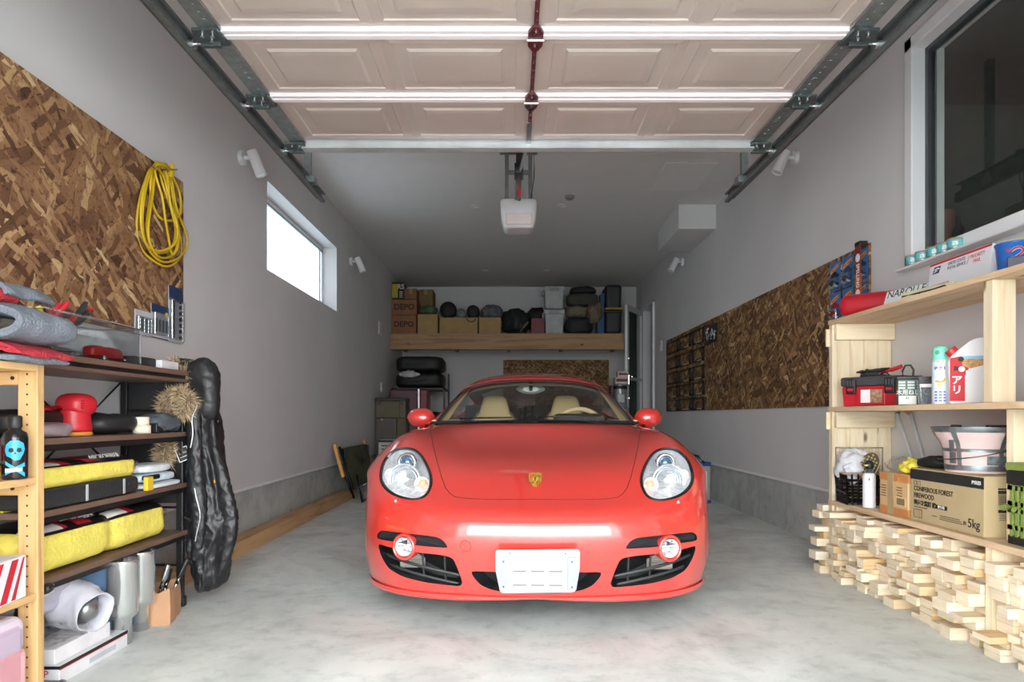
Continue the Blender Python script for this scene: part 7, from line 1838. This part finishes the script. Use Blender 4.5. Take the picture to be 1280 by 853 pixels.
build_parts(b, 'white_scrawl', plain('bfc4c4', .6), t)
# carded toy cars
M_HWB = plain('2f6fb0', .4, var=.15, scale=14); M_FLAME = plain('e9a22e', .4); 
CC_ = ['141618', 'a01d22', '23262c', '31425e', '1b1d20', 'a31f26', '2a3b55', '8f9396', 'c56a28', '2b2e33', '8f1f25', '3a4d6a']
colsy = [4.59, 4.415, 4.243]
names = ['farthest', 'middle', 'nearest']; rn = ['top', 'middle', 'bottom']
k = 0
for j, yc in enumerate(colsy):
    for i in range(3):
        zt = 1.962-.012*j*0-.207*i; ya, yb = yc-.145/2, yc+.145/2; za = zt-.195
        t = thing('toy_car_pack', f'carded toy car on blue card, {names[j]} column, {rn[i]} row', 'toy package', (xf, yc, za), group='carded toy cars on the right strand board')
        b = MB(); wallrect(b, ya, yb, za, zt, 0, .002); b.build('blue_card', M_HWB, t)
        Mh = fR(xf-.0026, yc, zt-.045)
        b = MB(); b.add([Mh @ Vector(v) for v in ((-.062, -.03, 0), (-.02, -.016, 0), (.062, .006, 0), (.04, .014, 0), (.066, .026, 0), (.03, .024, 0), (-.03, .008, 0), (-.064, -.006, 0))], [list(range(8))]); b.build('flame_logo', M_FLAME, t)
        text('HOT WHEELS', .017, M_RINK, Mh @ Matrix.Translation((0, -.001, .0006)) @ Matrix.Rotation(.2, 4, 'Z'), t, sxy=(.9, 1))
        # printed car picture and the little car in its blister
        col = plain(CC_[k], .25, var=.1); zc = za+.045
        b = MB(); prof = [(-.052, .0), (.052, .0), (.054, .012), (.044, .020), (.026, .023), (.012, .036), (-.02, .038), (-.038, .024), (-.053, .018)]
        b.prism([(p[0], p[1]) for p in prof], .002, .026, M=fR(xf, yc, zc-.012), bev=.004); cb = b.build('toy_car', col, t)
        b = MB()
        for sgn in (-1, 1): b.cyl(fR(xf, yc+sgn*.032, zc-.010) @ Vector((0, 0, .003)), fR(xf, yc+sgn*.032, zc-.010) @ Vector((0, 0, .029)), .011, seg=14)
        build_parts(b, 'toy_wheel', plain('9a9a98', .4), cb)
        b = MB(); b.prism([(p[0]*1.05, p[1]*1.1) for p in prof], .0022, .003, M=fR(xf, yc, za+.09)); b.build('car_picture', plain(CC_[k], .5, var=.5, scale=60), t)
        b = MB(); b.b2((xf-.032, ya+.008, za+.006), (xf-.002, yb-.008, za+.085), .008); b.build('clear_blister', M_FILM, t)
        k += 1
# orange strap banner
t = thing('strap_banner', 'orange strap with white lettering hanging over the toy cars', 'banner', (xf-.04, 4.2, 1.5))
ya, yb = 4.165, 4.235; xs_ = xf-.045
b = MB(); b.b2((xs_-.003, ya, 1.80), (xs_, yb, 1.985)); b.build('dark_end', plain('7a2f24', .6), t)
b = MB(); b.b2((xs_-.003, ya-.005, 1.42), (xs_, yb-.005, 1.80)); b.build('orange_strap', plain('b8552c', .6), t)
b = MB(); b.b2((xs_-.005, ya+.01, 1.975), (xf, yb+.0, 2.0)); b.build('clip', M_BLACK, t)
for zc in (1.90, 1.68):
    b = MB(); b.cyl((xs_-.003, (ya+yb)/2, zc), (xs_-.0045, (ya+yb)/2, zc), .026, seg=20); b.build('white_disc', M_WINK, t)
text('SPELLING', .05, M_WINK, face((xs_-.0036, (ya+yb)/2, 1.79), (0, 0, -1), (0, -1, 0)), t, bold=.001, sxy=(.7, 1.0))
text('OPEN', .05, M_WINK, face((xs_-.0036, (ya+yb)/2-.01, 1.53), (0, 0, -1), (0, -1, 0)), t, bold=.001)
# folding step with blue corners on the floor by the right wall
t = thing('folding_step', 'folded aluminium step with blue corners beside right wall', 'step', (2.03, 7.2, 0))
for dx, dy, mt in ((0, 0, plain('a7a79e', .4, .4)), (-.16, .12, plain('d4dade', .4))):
    x = 2.05+dx; y = 7.2+dy
    b = MB(); b.b2((x-.07, y, .03), (x+.07, y+.05, .40), .01); pn = b.build('panel', mt, t)
    b = MB(); b.b2((x-.03, y-.003, .10), (x+.03, y, .34)); b.build('white_sticker', M_WINK, pn)
    b = MB(); b.b2((x-.075, y-.006, .395), (x+.075, y+.056, .44), .008); b.build('blue_corner', plain('1c3f7e', .4), pn); b = MB(); b.b2((x-.075, y-.006, 0), (x+.075, y+.056, .035), .008); b.build('blue_corner', plain('1c3f7e', .4), pn)
b = MB(); b.tube([(2.0, 7.2, .44), (1.95, 7.3, .52), (1.87, 7.4, .47)], .014, 8); b.build('carry_bar', M_STEEL, t)
b = MB(); b.tube([(2.05, 7.18, .43), (1.98, 7.17, .50), (1.9, 7.25, .52)], .014, 8); b.build('hinge_arm', M_BLACK, t)
# ------------------------------------------------------------------ loft shelf at the back
LY, LZ = 10.77, 2.238
loft = struct(thing('loft_shelf', 'timber loft shelf across the back wall', 'shelf', (0, LY, 1.984)))
b = MB(); b.b2((XL, LY, 1.984), (1.80, LY+.09, LZ-.02), .004); b.build('front_beam', wood('a98560', '7d5a3a', 'X', .55, .7), loft)
b = MB(); b.b2((XL, LY+.0, LZ-.02), (1.80, YB, LZ)); b.build('deck', wood('b08c64', '8a6644', 'X', .6, .7, knots=False), loft)
for k in range(5):
    x = XL+.05+.9*k; b = MB(); b.b2((x, LY+.09, 2.05), (x+.045, YB, LZ-.02)); b.build('joist', wood('a98560', '7d5a3a', 'Y', .55, .7), loft)
PX = lambda px, Y: sx(px, Y)
def crate_box(px0, px1, pya, pyb, Y, depth, mat, label, name='cardboard_box', cat='box', group=None, txt=None, tape=True, z0=None):
    x0, x1 = PX(px0, Y), PX(px1, Y); z1 = sz(pya, Y); zb = sz(pyb, Y) if z0 is None else z0
    t = thing(name, label, cat, ((x0+x1)/2, Y+depth/2, zb), group=group)
    b = MB(); b.b2((x0, Y, zb), (x1, Y+depth, z1), .004); b.build('carton', mat, t)
    if tape:
        b = MB(); b.b2(((x0+x1)/2-.025, Y-.001, z1-.08), ((x0+x1)/2+.025, Y+depth, z1+.0012)); b.build('tape', plain('9a7f58', .35), t)
    if txt: text(txt, min(.13, (x1-x0)*.32), plain('2a1c12', .7), fC((x0+x1)/2, Y-.0015, (z1+zb)/2), t, bold=.003)
    return t
M_CARDB = plain('8b6347', .85, var=.08, spec=.15); M_CARDL = plain('a88a5e', .85, var=.08, spec=.15)
Z = LZ+.001
Y = 10.83
zb1 = Z; 
crate_box(489.5, 520, 394, 415, Y, .5, M_CARDB, 'brown carton lettered in black, lower of two on loft', txt='DEPO', z0=Z, tape=False, group='lettered cartons on the loft')
crate_box(489.5, 521, 374.5, 393.6, Y, .5, M_CARDB, 'brown carton lettered in black, upper of two on loft', txt='DEPO', tape=False, group='lettered cartons on the loft')
crate_box(505.5, 521, 361, 374, Y+.02, .3, M_CARDB, 'small brown carton on the lettered cartons beside yellow box')
t = crate_box(489.5, 505, 353, 374, Y+.02, .3, plain('16171a', .5), 'black and yellow printed box at top left of loft', 'printed_box', tape=False)
x0, x1 = PX(489.5, Y), PX(497, Y); b = MB(); b.b2((x0+.005, Y+.018, sz(372, Y)), (x1, Y+.0195, sz(355, Y))); b.build('yellow_panel', plain('b5a433', .5), t)
text('RS', .11, plain('c8c8c4', .5), fC(PX(500.5, Y), Y+.0185, sz(358.5, Y)), t, bold=.003)
b = MB()
for k in range(4): b.b2((PX(499, Y), Y+.018, sz(364+2.2*k, Y)), (PX(503, Y), Y+.0195, sz(365.2+2.2*k, Y)))
build_parts(b, 'white_print', plain('b0b0aa', .6), t)
crate_box(523, 541, 362, 393, 11.25, .4, plain('7d6543', .85), 'tall tan carton behind the green bag on loft', z0=Z)
crate_box(522, 547, 393, 416, Y, .4, M_CARDL, 'plain tan carton beside the lettered cartons', z0=Z)
crate_box(549.5, 597, 397, 416, Y, .4, M_CARDL, 'wide tan carton under the black round cases', z0=Z)
crate_box(599, 626, 397, 416, Y, .4, M_CARDL, 'tan carton under the grey camouflage bag', z0=Z)
def lump(px0, px1, pya, pyb, Y, depth, mat, label, name, cat, pw=.8, amp=.02, seed=1, z0=None, group=None, folds=.4):
    x0, x1 = PX(px0, Y), PX(px1, Y); z1 = sz(pya, Y); zb = sz(pyb, Y) if z0 is None else z0
    b = soft(((x0+x1)/2, Y+depth/2, zb), (x1-x0, depth, z1-zb), pw, amp, .12, seed=seed, folds=folds)
    return solo(name, b, mat, label, cat, group)
M_DK = plain('111312', .65, var=.2); M_DKG = plain('15201a', .7, var=.2)
zc = sz(397, Y)+.001; zc2 = sz(393, Y)+.001
lump(524, 546, 381, 393, Y+.05, .25, plain('465a3a', .6, var=.3), 'green and grey bag on the tan carton', 'bag', 'bag', .8, .02, 101, zc2)
b = MB(); r_ = 10.5/850*Y; cz_ = zc+r_; cx_ = PX(559.5, Y); b.lathe([(.3*r_, -.10), (.9*r_, -.09), (r_, -.03), (r_, .06), (.85*r_, .10), (0, .10)], (cx_, Y+.15, cz_), (0, -1, 0), 28); b.lathe([(0, -.101), (.22*r_, -.10)], (cx_, Y+.15, cz_), (0, -1, 0)); solo('wheel_case', b, M_DK, 'large black round case on the wide carton', 'case')
b = MB(); r_ = 6/850*Y; b.lathe([(0, .06), (.75*r_, .06), (r_, .05), (r_, -.06), (0, -.06)], (PX(576, Y), Y+.12, zc+r_), (0, -1, 0), 24); o = solo('round_tin', b, plain('5c6667', .5, var=.2), 'grey round tin between the black round cases', 'tin')
b = MB(); r_ = 8.3/850*Y; b.lathe([(0, .08), (.8*r_, .08), (r_, .05), (r_, -.08), (0, -.09)], (PX(591, Y), Y+.14, zc+r_), (0, -1, 0), 28); solo('round_case', b, M_DK, 'smaller black round case on the wide carton', 'case')
b = MB(); b.tube([Vector((PX(589+5.5*math.cos(a), Y), Y-.007, sz(398+4.5*math.sin(a), Y))) for a in np.linspace(0, PI, 14)], .008, 6); solo('strap', b, M_BLACK, 'black strap loop hanging over the wide carton front', 'strap')
lump(601, 628, 382, 397, Y+.05, .28, plain('55575a', .7, var=.6, scale=14), 'grey camouflage pattern bag on the tan carton', 'bag', 'bag', .75, .03, 104, zc)
lump(627, 662, 385, 416, Y+.02, .4, M_DKG, 'dark green duffel bag slumped on the loft', 'duffel_bag', 'bag', .9, .05, 105, Z)
b = MB(); b.tube([at(650.5, 415, Y-.0), at(655, 409, Y-.02), at(660, 403, Y-.0)], .03, 8, flat=.4); solo('bat', b, plain('9c8a63', .6), 'pale wooden stick in front of the dark duffel bag', 'stick')
lump(659, 681, 383, 398, Y+.25, .3, M_DK, 'black cloth bag behind the red box on loft', 'bag', 'bag', .8, .03, 106, Z+.1)
crate_box(664, 680.5, 398, 416, Y, .22, plain('6d1626', .5), 'dark red box beside the grey bins', 'red_box', z0=Z, tape=False)
for k, (pya, pyb, lab) in enumerate(((386.5, 415, 'grey lidded storage bin, lower of two stacked on loft'), (357.5, 386, 'grey lidded storage bin, upper of two stacked on loft'))):
    x0, x1 = PX(680.5, Y), PX(705.5, Y); z1 = sz(pya, Y); zb = Z if k == 0 else sz(pyb, Y)
    t = thing('storage_bin', lab, 'bin', ((x0+x1)/2, Y+.2, zb), group='grey bins stacked on the loft')
    cx_ = (x0+x1)/2; w_ = (x1-x0)
    b = MB(); b.box((cx_, Y+.2, zb+(z1-zb-.06)/2), (w_*.96, .4, z1-zb-.06), bev=.012, taper=.9); b.build('tub', plain('9da3a1', .5), t)
    b = MB(); b.box((cx_, Y+.2, z1-.045), (w_*1.04, .43, .075), bev=.015); b.build('lid', plain('a9aeac', .5), t)
    b = MB()
    for sg in (-1, 1): b.box((cx_+sg*w_*.54, Y+.16, z1-.09), (.03, .12, .10), bev=.01)
    build_parts(b, 'clip', plain('8e9492', .5), t)
    b = MB(); b.box((cx_, Y-.012, z1-.05), (w_*.5, .02, .05), bev=.008); b.build('front_grip', plain('8e9492', .5), t)
zz = Z
lump(707, 742, 396, 416, Y+.02, .4, M_DKG, 'dark green bag with brown strap beside the grey bins', 'duffel_bag', 'bag', .6, .02, 111, Z)
z1_ = sz(396, Y)+.002
lump(707, 735, 381, 396, Y+.03, .35, plain('6f6650', .8, var=.2), 'beige striped bag lying on the dark green bag', 'bag', 'bag', .75, .03, 112, z1_)
z2_ = sz(381, Y)+.002
lump(709, 748, 366, 381, Y+.03, .35, plain('3d3c36', .85, var=.15), 'folded grey brown blanket on the beige bag', 'blanket', 'blanket', .5, .02, 113, z2_)
lump(713, 746, 357, 367, Y+.05, .3, M_DK, 'black rolled mat on top of the blanket', 'rolled_mat', 'mat', .7, .015, 114, sz(367, Y)+.001)
lump(735, 754, 378, 404, Y-.03, .2, plain('6b5a48', .85, var=.35), 'tan and grey cloth bundle spilling beside the blanket', 'cloth_bundle', 'cloth', .85, .05, 115, None)
b = MB(); b.b2((PX(752, Y), Y+.1, sz(380, Y)), (PX(756.5, Y), Y+.3, sz(366, Y))); b.b2((PX(748, Y), Y+.12, Z), (PX(756.5, Y), Y+.35, sz(380, Y))); solo('blue_board', b, plain('1f4f78', .6), 'narrow blue edged board beside the dark storage totes', 'board')
for k, (pya, pyb, lab) in enumerate(((388, 415, 'dark green storage tote, lower of two at loft end'), (355.5, 384, 'dark green storage tote, upper of two at loft end'))):
    x0, x1 = PX(757, Y), PX(779.5 if k == 0 else 779.5, Y); z1 = sz(pya, Y); zb = Z if k == 0 else sz(387.5, Y)+.002; w_ = x1-x0; cx_ = (x0+x1)/2
    x1 = 1.78
    t = thing('storage_tote', lab, 'tote', (cx_, Y+.25, zb), group='dark totes at the loft end')
    w_ = x1-x0; cx_ = (x0+x1)/2
    b = MB(); b.box((cx_, Y+.25, zb+(z1-zb)/2), (w_, .5, z1-zb), bev=.05, taper=.93, seg=3); b.build('tub', plain('1d2321', .55), t)
    b = MB(); b.box((cx_, Y+.25, zb+.02 if k else z1-.02), (w_+.015, .52, .035), bev=.012); b.build('yellow_rim' if k else 'rim', plain('b48a22', .5) if k else plain('222826', .5), t)
# ------------------------------------------------------------------ back left corner, floor level
t = thing('tyre_rack', 'black steel rack carrying bagged wheels in back left corner', 'rack', (-1.45, 10.6, 0))
x0, x1, y0, y1 = -1.82, -1.0, 10.42, 11.2
for z in (.15, .75, 1.36):
    b = MB(); b.b2((x0, y0, z-.03), (x1, y1, z)); b.build('shelf', M_BLACK, t)
for x in (x0, x1-.03):
    for y in (y0, y1-.03): b = MB(); b.b2((x, y, 0), (x+.03, y+.03, 1.62 if y > 10.6 else 1.36)); b.build('post', M_BLACK, t)
M_BAG = plain('0e100f', .6, var=.2, bump=.2, bscale=20)
for k, (z, lab) in enumerate(((1.361, 'black wheel bag, second from top under the loft'), (1.612, 'black wheel bag, topmost under the loft'), (.751, 'black wheel bag on the middle shelf behind the suitcase'), (.151, 'black wheel bag on the lowest shelf behind the suitcase'))):
    t = thing('wheel_bag', lab, 'wheel bag', (-1.42, 10.75, z), group='bagged wheels in the back left corner')
    b = soft((-1.41, 10.78, z), (.74, .70, .245), .4, .012, .1, seed=120+k, folds=.3); b.build('bag', M_BAG, t)
    b = MB(); b.tube([(-1.60, 10.425, z+.12), (-1.50, 10.405, z+.09), (-1.38, 10.40, z+.10), (-1.28, 10.405, z+.13)], .012, 6, flat=.4); b.build('strap', plain('1c1e1d', .6), t)
b = soft((-1.55, 10.38, 1.52), (.30, .05, .09), .8, .03, .05, seed=131, folds=.5); solo('plastic_bag', b, plain('a9aaa8', .5, var=.2), 'crumpled white plastic hanging on the black wheel bags', 'bag')
def trunk(px0, px1, pya, pyb, Y, depth, mat, label, name, cat): return crate_box(px0, px1, pya, pyb, Y, depth, mat, label, name, cat, tape=False)
t = thing('suitcase', 'burgundy suitcase with silver edge standing in the back corner', 'suitcase', (-1.45, 9.85, .56))
x0, x1 = PX(487, 9.85), PX(534.5, 9.85); xm = PX(523.5, 9.85)
b = MB(); b.b2((x0, 9.85, .56), (xm-.012, 10.2, 1.315), .02); b.build('front_shell', plain('4a1a2c', .45), t)
b = MB(); b.b2((xm-.012, 9.84, .56), (xm+.012, 10.2, 1.32)); b.build('silver_edge', M_STEEL, t)
b = MB(); b.b2((xm+.012, 9.85, .56), (x1, 10.2, 1.315), .02); b.build('rear_shell', plain('701a34', .45), t)
b = MB(); b.b2((x0-.0, 9.85, 0), (x1, 10.2, .555), .01); solo('storage_box', b, plain('1b1a19', .6), 'black storage box below the burgundy suitcase', 'box')
t = thing('camp_trunk', 'olive camping trunk with dark lid in the back corner', 'trunk', (-1.68, 9.45, .86))
x0, x1 = PX(469.5, 9.45), PX(507, 9.45); za, zb_ = sz(523, 9.45), sz(497.5, 9.45)
b = MB(); b.b2((x0, 9.45, za), (x1, 9.8, zb_-.045), .01); b.build('body', plain('58523a', .6), t)
b = MB(); b.b2((x0-.008, 9.44, zb_-.045), (x1+.008, 9.8, zb_), .01); b.build('lid', plain('2b2b22', .6), t)
b = MB()
for u in (.12, .88): b.b2((x0+(x1-x0)*u-.02, 9.435, zb_-.10), (x0+(x1-x0)*u+.02, 9.45, zb_-.03), .003)
build_parts(b, 'latch', plain('34342a', .5), t)
b = MB(); b.b2((x1-.09, 9.447, za), (x1-.08, 9.45, zb_-.05)); b.build('corner_trim', plain('2e2c20', .6), t)
t = thing('cabinet', 'dark brown low cabinet under the olive camping trunk', 'cabinet', (-1.68, 9.45, 0)); xm = PX(496, 9.45)
b = MB(); b.b2((x0, 9.46, 0), (xm-.005, 9.82, za-.002), .006); b.build('brown_door', plain('4a403c', .5), t); b = MB(); b.b2((xm, 9.46, 0), (x1, 9.82, za-.002), .006); b.build('tan_panel', plain('584c36', .6), t)
b = MB(); b.cyl((x0+.09, 9.458, za-.02), (x0+.09, 9.44, za-.02), .012, seg=12); b.build('knob', M_STEEL, t)
t = thing('heater', 'small white slatted heater at foot of the brown cabinet', 'heater', (-1.74, 9.1, 0))
x0, x1 = PX(473, 9.1), PX(498, 9.1); z1 = sz(550, 9.1)
b = MB(); b.b2((x0, 9.1, 0), (x1, 9.38, z1), .012); b.build('casing', plain('b9bdb6', .5), t)
b = MB()
for k in range(10): b.b2((x0+.04, 9.096, z1-.09-.045*k), (x1-.04, 9.101, z1-.07-.045*k))
build_parts(b, 'slat', plain('4b4f4b', .5), t)
b = MB(); b.b2((x0-.006, 9.09, z1-.035), (x1+.006, 9.38, z1-.005), .008); b.build('top_rim', plain('1e2020', .5), t)
# ------------------------------------------------------------------ folded bench leaning at the left wall
t = thing('folding_bench', 'folded olive canvas bench with wooden arms leaning on left wall', 'bench', (-1.72, 7.8, 0))
M_OLIVE = plain('474a30', .85, var=.1, bump=.3, bscale=150)
lean = lambda z: -1.63-.19*z/.62
ya, yb = 7.22, 8.5
b = MB(); P = []
for i in range(20):
    f = i/19; z = .15+.43*f; row = []
    for j in range(24):
        g = j/23; row.append(Vector((lean(z)+.012*math.sin(PI*f)*math.sin(PI*g)+.004*MN.noise(Vector((f*4, g*9, 2))), ya+.06+(yb-ya-.12)*g, z)))
    P.append(row)
b.grid(P); o = b.build('canvas', M_OLIVE, t); md = o.modifiers.new('s', 'SOLIDIFY'); md.thickness = .006
for y in (ya, yb):
    b = MB(); b.tube([(lean(.6), y, .60), (lean(.1), y, .05)], .013, 10); b.build('side_tube', M_BLACK, t)
    b = MB(); b.tube([(lean(.56)+.0, y+(.05 if y < 8 else -.05), .575), (lean(.14), y+(.05 if y < 8 else -.05), .14)], .012, 8); b.build('back_tube', M_BLACK, t)
    b = MB(); b.box((lean(.5)+.015, y+(.07 if y < 8 else -.07), .52), (.014, .07, .10), bev=.004); b.build('corner_patch', M_BLACK, t)
b = MB(); b.tube([(lean(.1)+.03, ya, .30), (lean(0)+.05, ya, .05), (lean(0)+.05, ya+.03, .016), (lean(0)+.05, yb-.03, .016), (lean(0)+.05, yb, .05), (lean(.1)+.03, yb, .30)], .014, 10); b.build('leg_frame', M_BLACK, t)
b = MB(); b.tube([(lean(.16), ya+.05, .155), (lean(.16), yb-.05, .155)], .012, 8); b.build('lower_tube', M_BLACK, t)
b = MB(); b.b2((lean(.16)-.008, ya+.55, .13), (lean(.16)+.012, ya+.85, .15), .004); b.build('white_tag', M_WINK, t)
M_ARM = wood('d09a4e', 'b37c36', 'Z', 1)
for y in (ya-.16, yb-.02):
    b = MB(); b.box(((lean(.46)-.01), y, .46), (.035, .045, .36), rot=(-.06 if y < 8 else 0, -.28, 0), bev=.012, seg=3); b.build('wooden_arm', M_ARM, t)
    b = MB(); b.tube([(lean(.3), y, .3), (lean(.14)+.01, y+.06, .12)], .011, 8); b.build('arm_strut', M_BLACK, t)
b = MB(); b.tube([(lean(.5)+.012, 7.78, .50), (lean(.4)+.03, 7.80, .42), (lean(.38)+.034, 7.88, .375), (lean(.4)+.03, 7.97, .42), (lean(.5)+.012, 7.98, .50)], .011, 8, flat=.5); b.build('carry_loop', M_BLACK, t)
# ------------------------------------------------------------------ back right: cabinet with drum and cartons
b = MB(); b.b2((1.42, 10.3, 0), (1.80, 10.68, 1.04), .006); solo('steel_cabinet', b, plain('6d7174', .5), 'grey low cabinet under the loft beside the open door', 'cabinet')
t = thing('paint_drum', 'grey steel drum with black band near the back door', 'drum', (1.70, 10.48, 1.041)); b = MB(); b.lathe([(0, 0), (.105, 0), (.11, .01), (.105, .14), (.11, .15), (.105, .16), (.105, .34), (.11, .36), (.11, .38), (0, .38)], (1.69, 10.48, 1.041), seg=32); b.build('shell', plain('9da1a3', .35, .5, .3, 12), t)
b = MB(); b.lathe([(.108, .30), (.108, .37)], (1.69, 10.48, 1.041), seg=32); b.build('black_band', M_BLACK, t)
b = MB(); b.box((1.69, 10.373, 1.20), (.10, .006, .12)); b.build('label', plain('c9cccd', .5), t)
b = MB(); b.b2((1.535, 10.40, 1.041), (1.58, 10.6, 1.40), .006); solo('folder', b, plain('5a1a20', .5), 'narrow dark red box beside the steel drum', 'box')
for k, (z, h, lab) in enumerate(((1.422, .10, 'white and red carton, lower of two on steel drum'), (1.523, .09, 'white and red carton, upper of two on steel drum'))):
    t = thing('carton', lab, 'box', (1.70, 10.45, z), group='white and red cartons on the drum'); b = MB(); b.b2((1.60+.04*k, 10.38, z), (1.80, 10.56, z+h), .004); b.build('carton', plain('c9c4c2', .5), t)
    b = MB(); b.b2((1.615+.04*k, 10.3785, z+.03), (1.79, 10.381, z+h-.025)); b.build('red_band', plain('7d2a2c', .5), t)
SKY = 16.0; VT = 'Standard'; LOOK = 'None'; EXPO = 0.0; GAM = 1.05
# ------------------------------------------------------------------ light, camera
w = bpy.data.worlds.new('sky'); SC.world = w; w.use_nodes = True; nt = w.node_tree
bg = nt.nodes['Background']
tc = N(nt, 'ShaderNodeTexCoord'); sp = N(nt, 'ShaderNodeSeparateXYZ'); nt.links.new(tc.outputs['Generated'], sp.inputs[0])
nt.links.new(ramp(nt, sp.outputs[2], [(0, (.55, .56, .57)), (.02, (.6, .61, .62)), (.05, (1.0, 1.0, 1.0)), (1, (.84, .92, 1.0))]), bg.inputs[0])
bg.inputs[1].default_value = SKY
def portal(loc, rot, sx_, sy_):
    l = bpy.data.lights.new('portal', 'AREA'); l.shape = 'RECTANGLE'; l.size = sx_; l.size_y = sy_; l.cycles.is_portal = True
    o = bpy.data.objects.new('sky_portal', l); COL.objects.link(o); o.location = loc; o.rotation_euler = rot
portal(((OX0+OX1)/2, YF-.1, OZ/2), (PI/2, 0, 0), OX1-OX0, OZ)
portal((XL-.22, (WY0+WY1)/2, (WZ0+WZ1)/2), (0, -PI/2, 0), WZ1-WZ0, WY1-WY0)
cam = bpy.data.cameras.new('camera'); co = bpy.data.objects.new('camera', cam); COL.objects.link(co); SC.camera = co
co.location = (0, 0, H); co.rotation_euler = (PI/2, 0, 0)
cam.sensor_width = 36; cam.sensor_fit = 'HORIZONTAL'; cam.lens = F/1280*36
cam.shift_x = (640-CX)/1280; cam.shift_y = (CY-426.5)/1280
cam.clip_start = .02; cam.clip_end = 100
SC.view_settings.view_transform = VT; SC.view_settings.look = LOOK
SC.view_settings.exposure = EXPO; SC.view_settings.gamma = GAM
SC.cycles.use_denoising = True
SC.cycles.max_bounces = 10; SC.cycles.diffuse_bounces = 6; SC.cycles.glossy_bounces = 5; SC.cycles.transmission_bounces = 8; SC.cycles.transparent_max_bounces = 24
SC.cycles.sample_clamp_indirect = 6; SC.cycles.caustics_reflective = False; SC.cycles.caustics_refractive = False
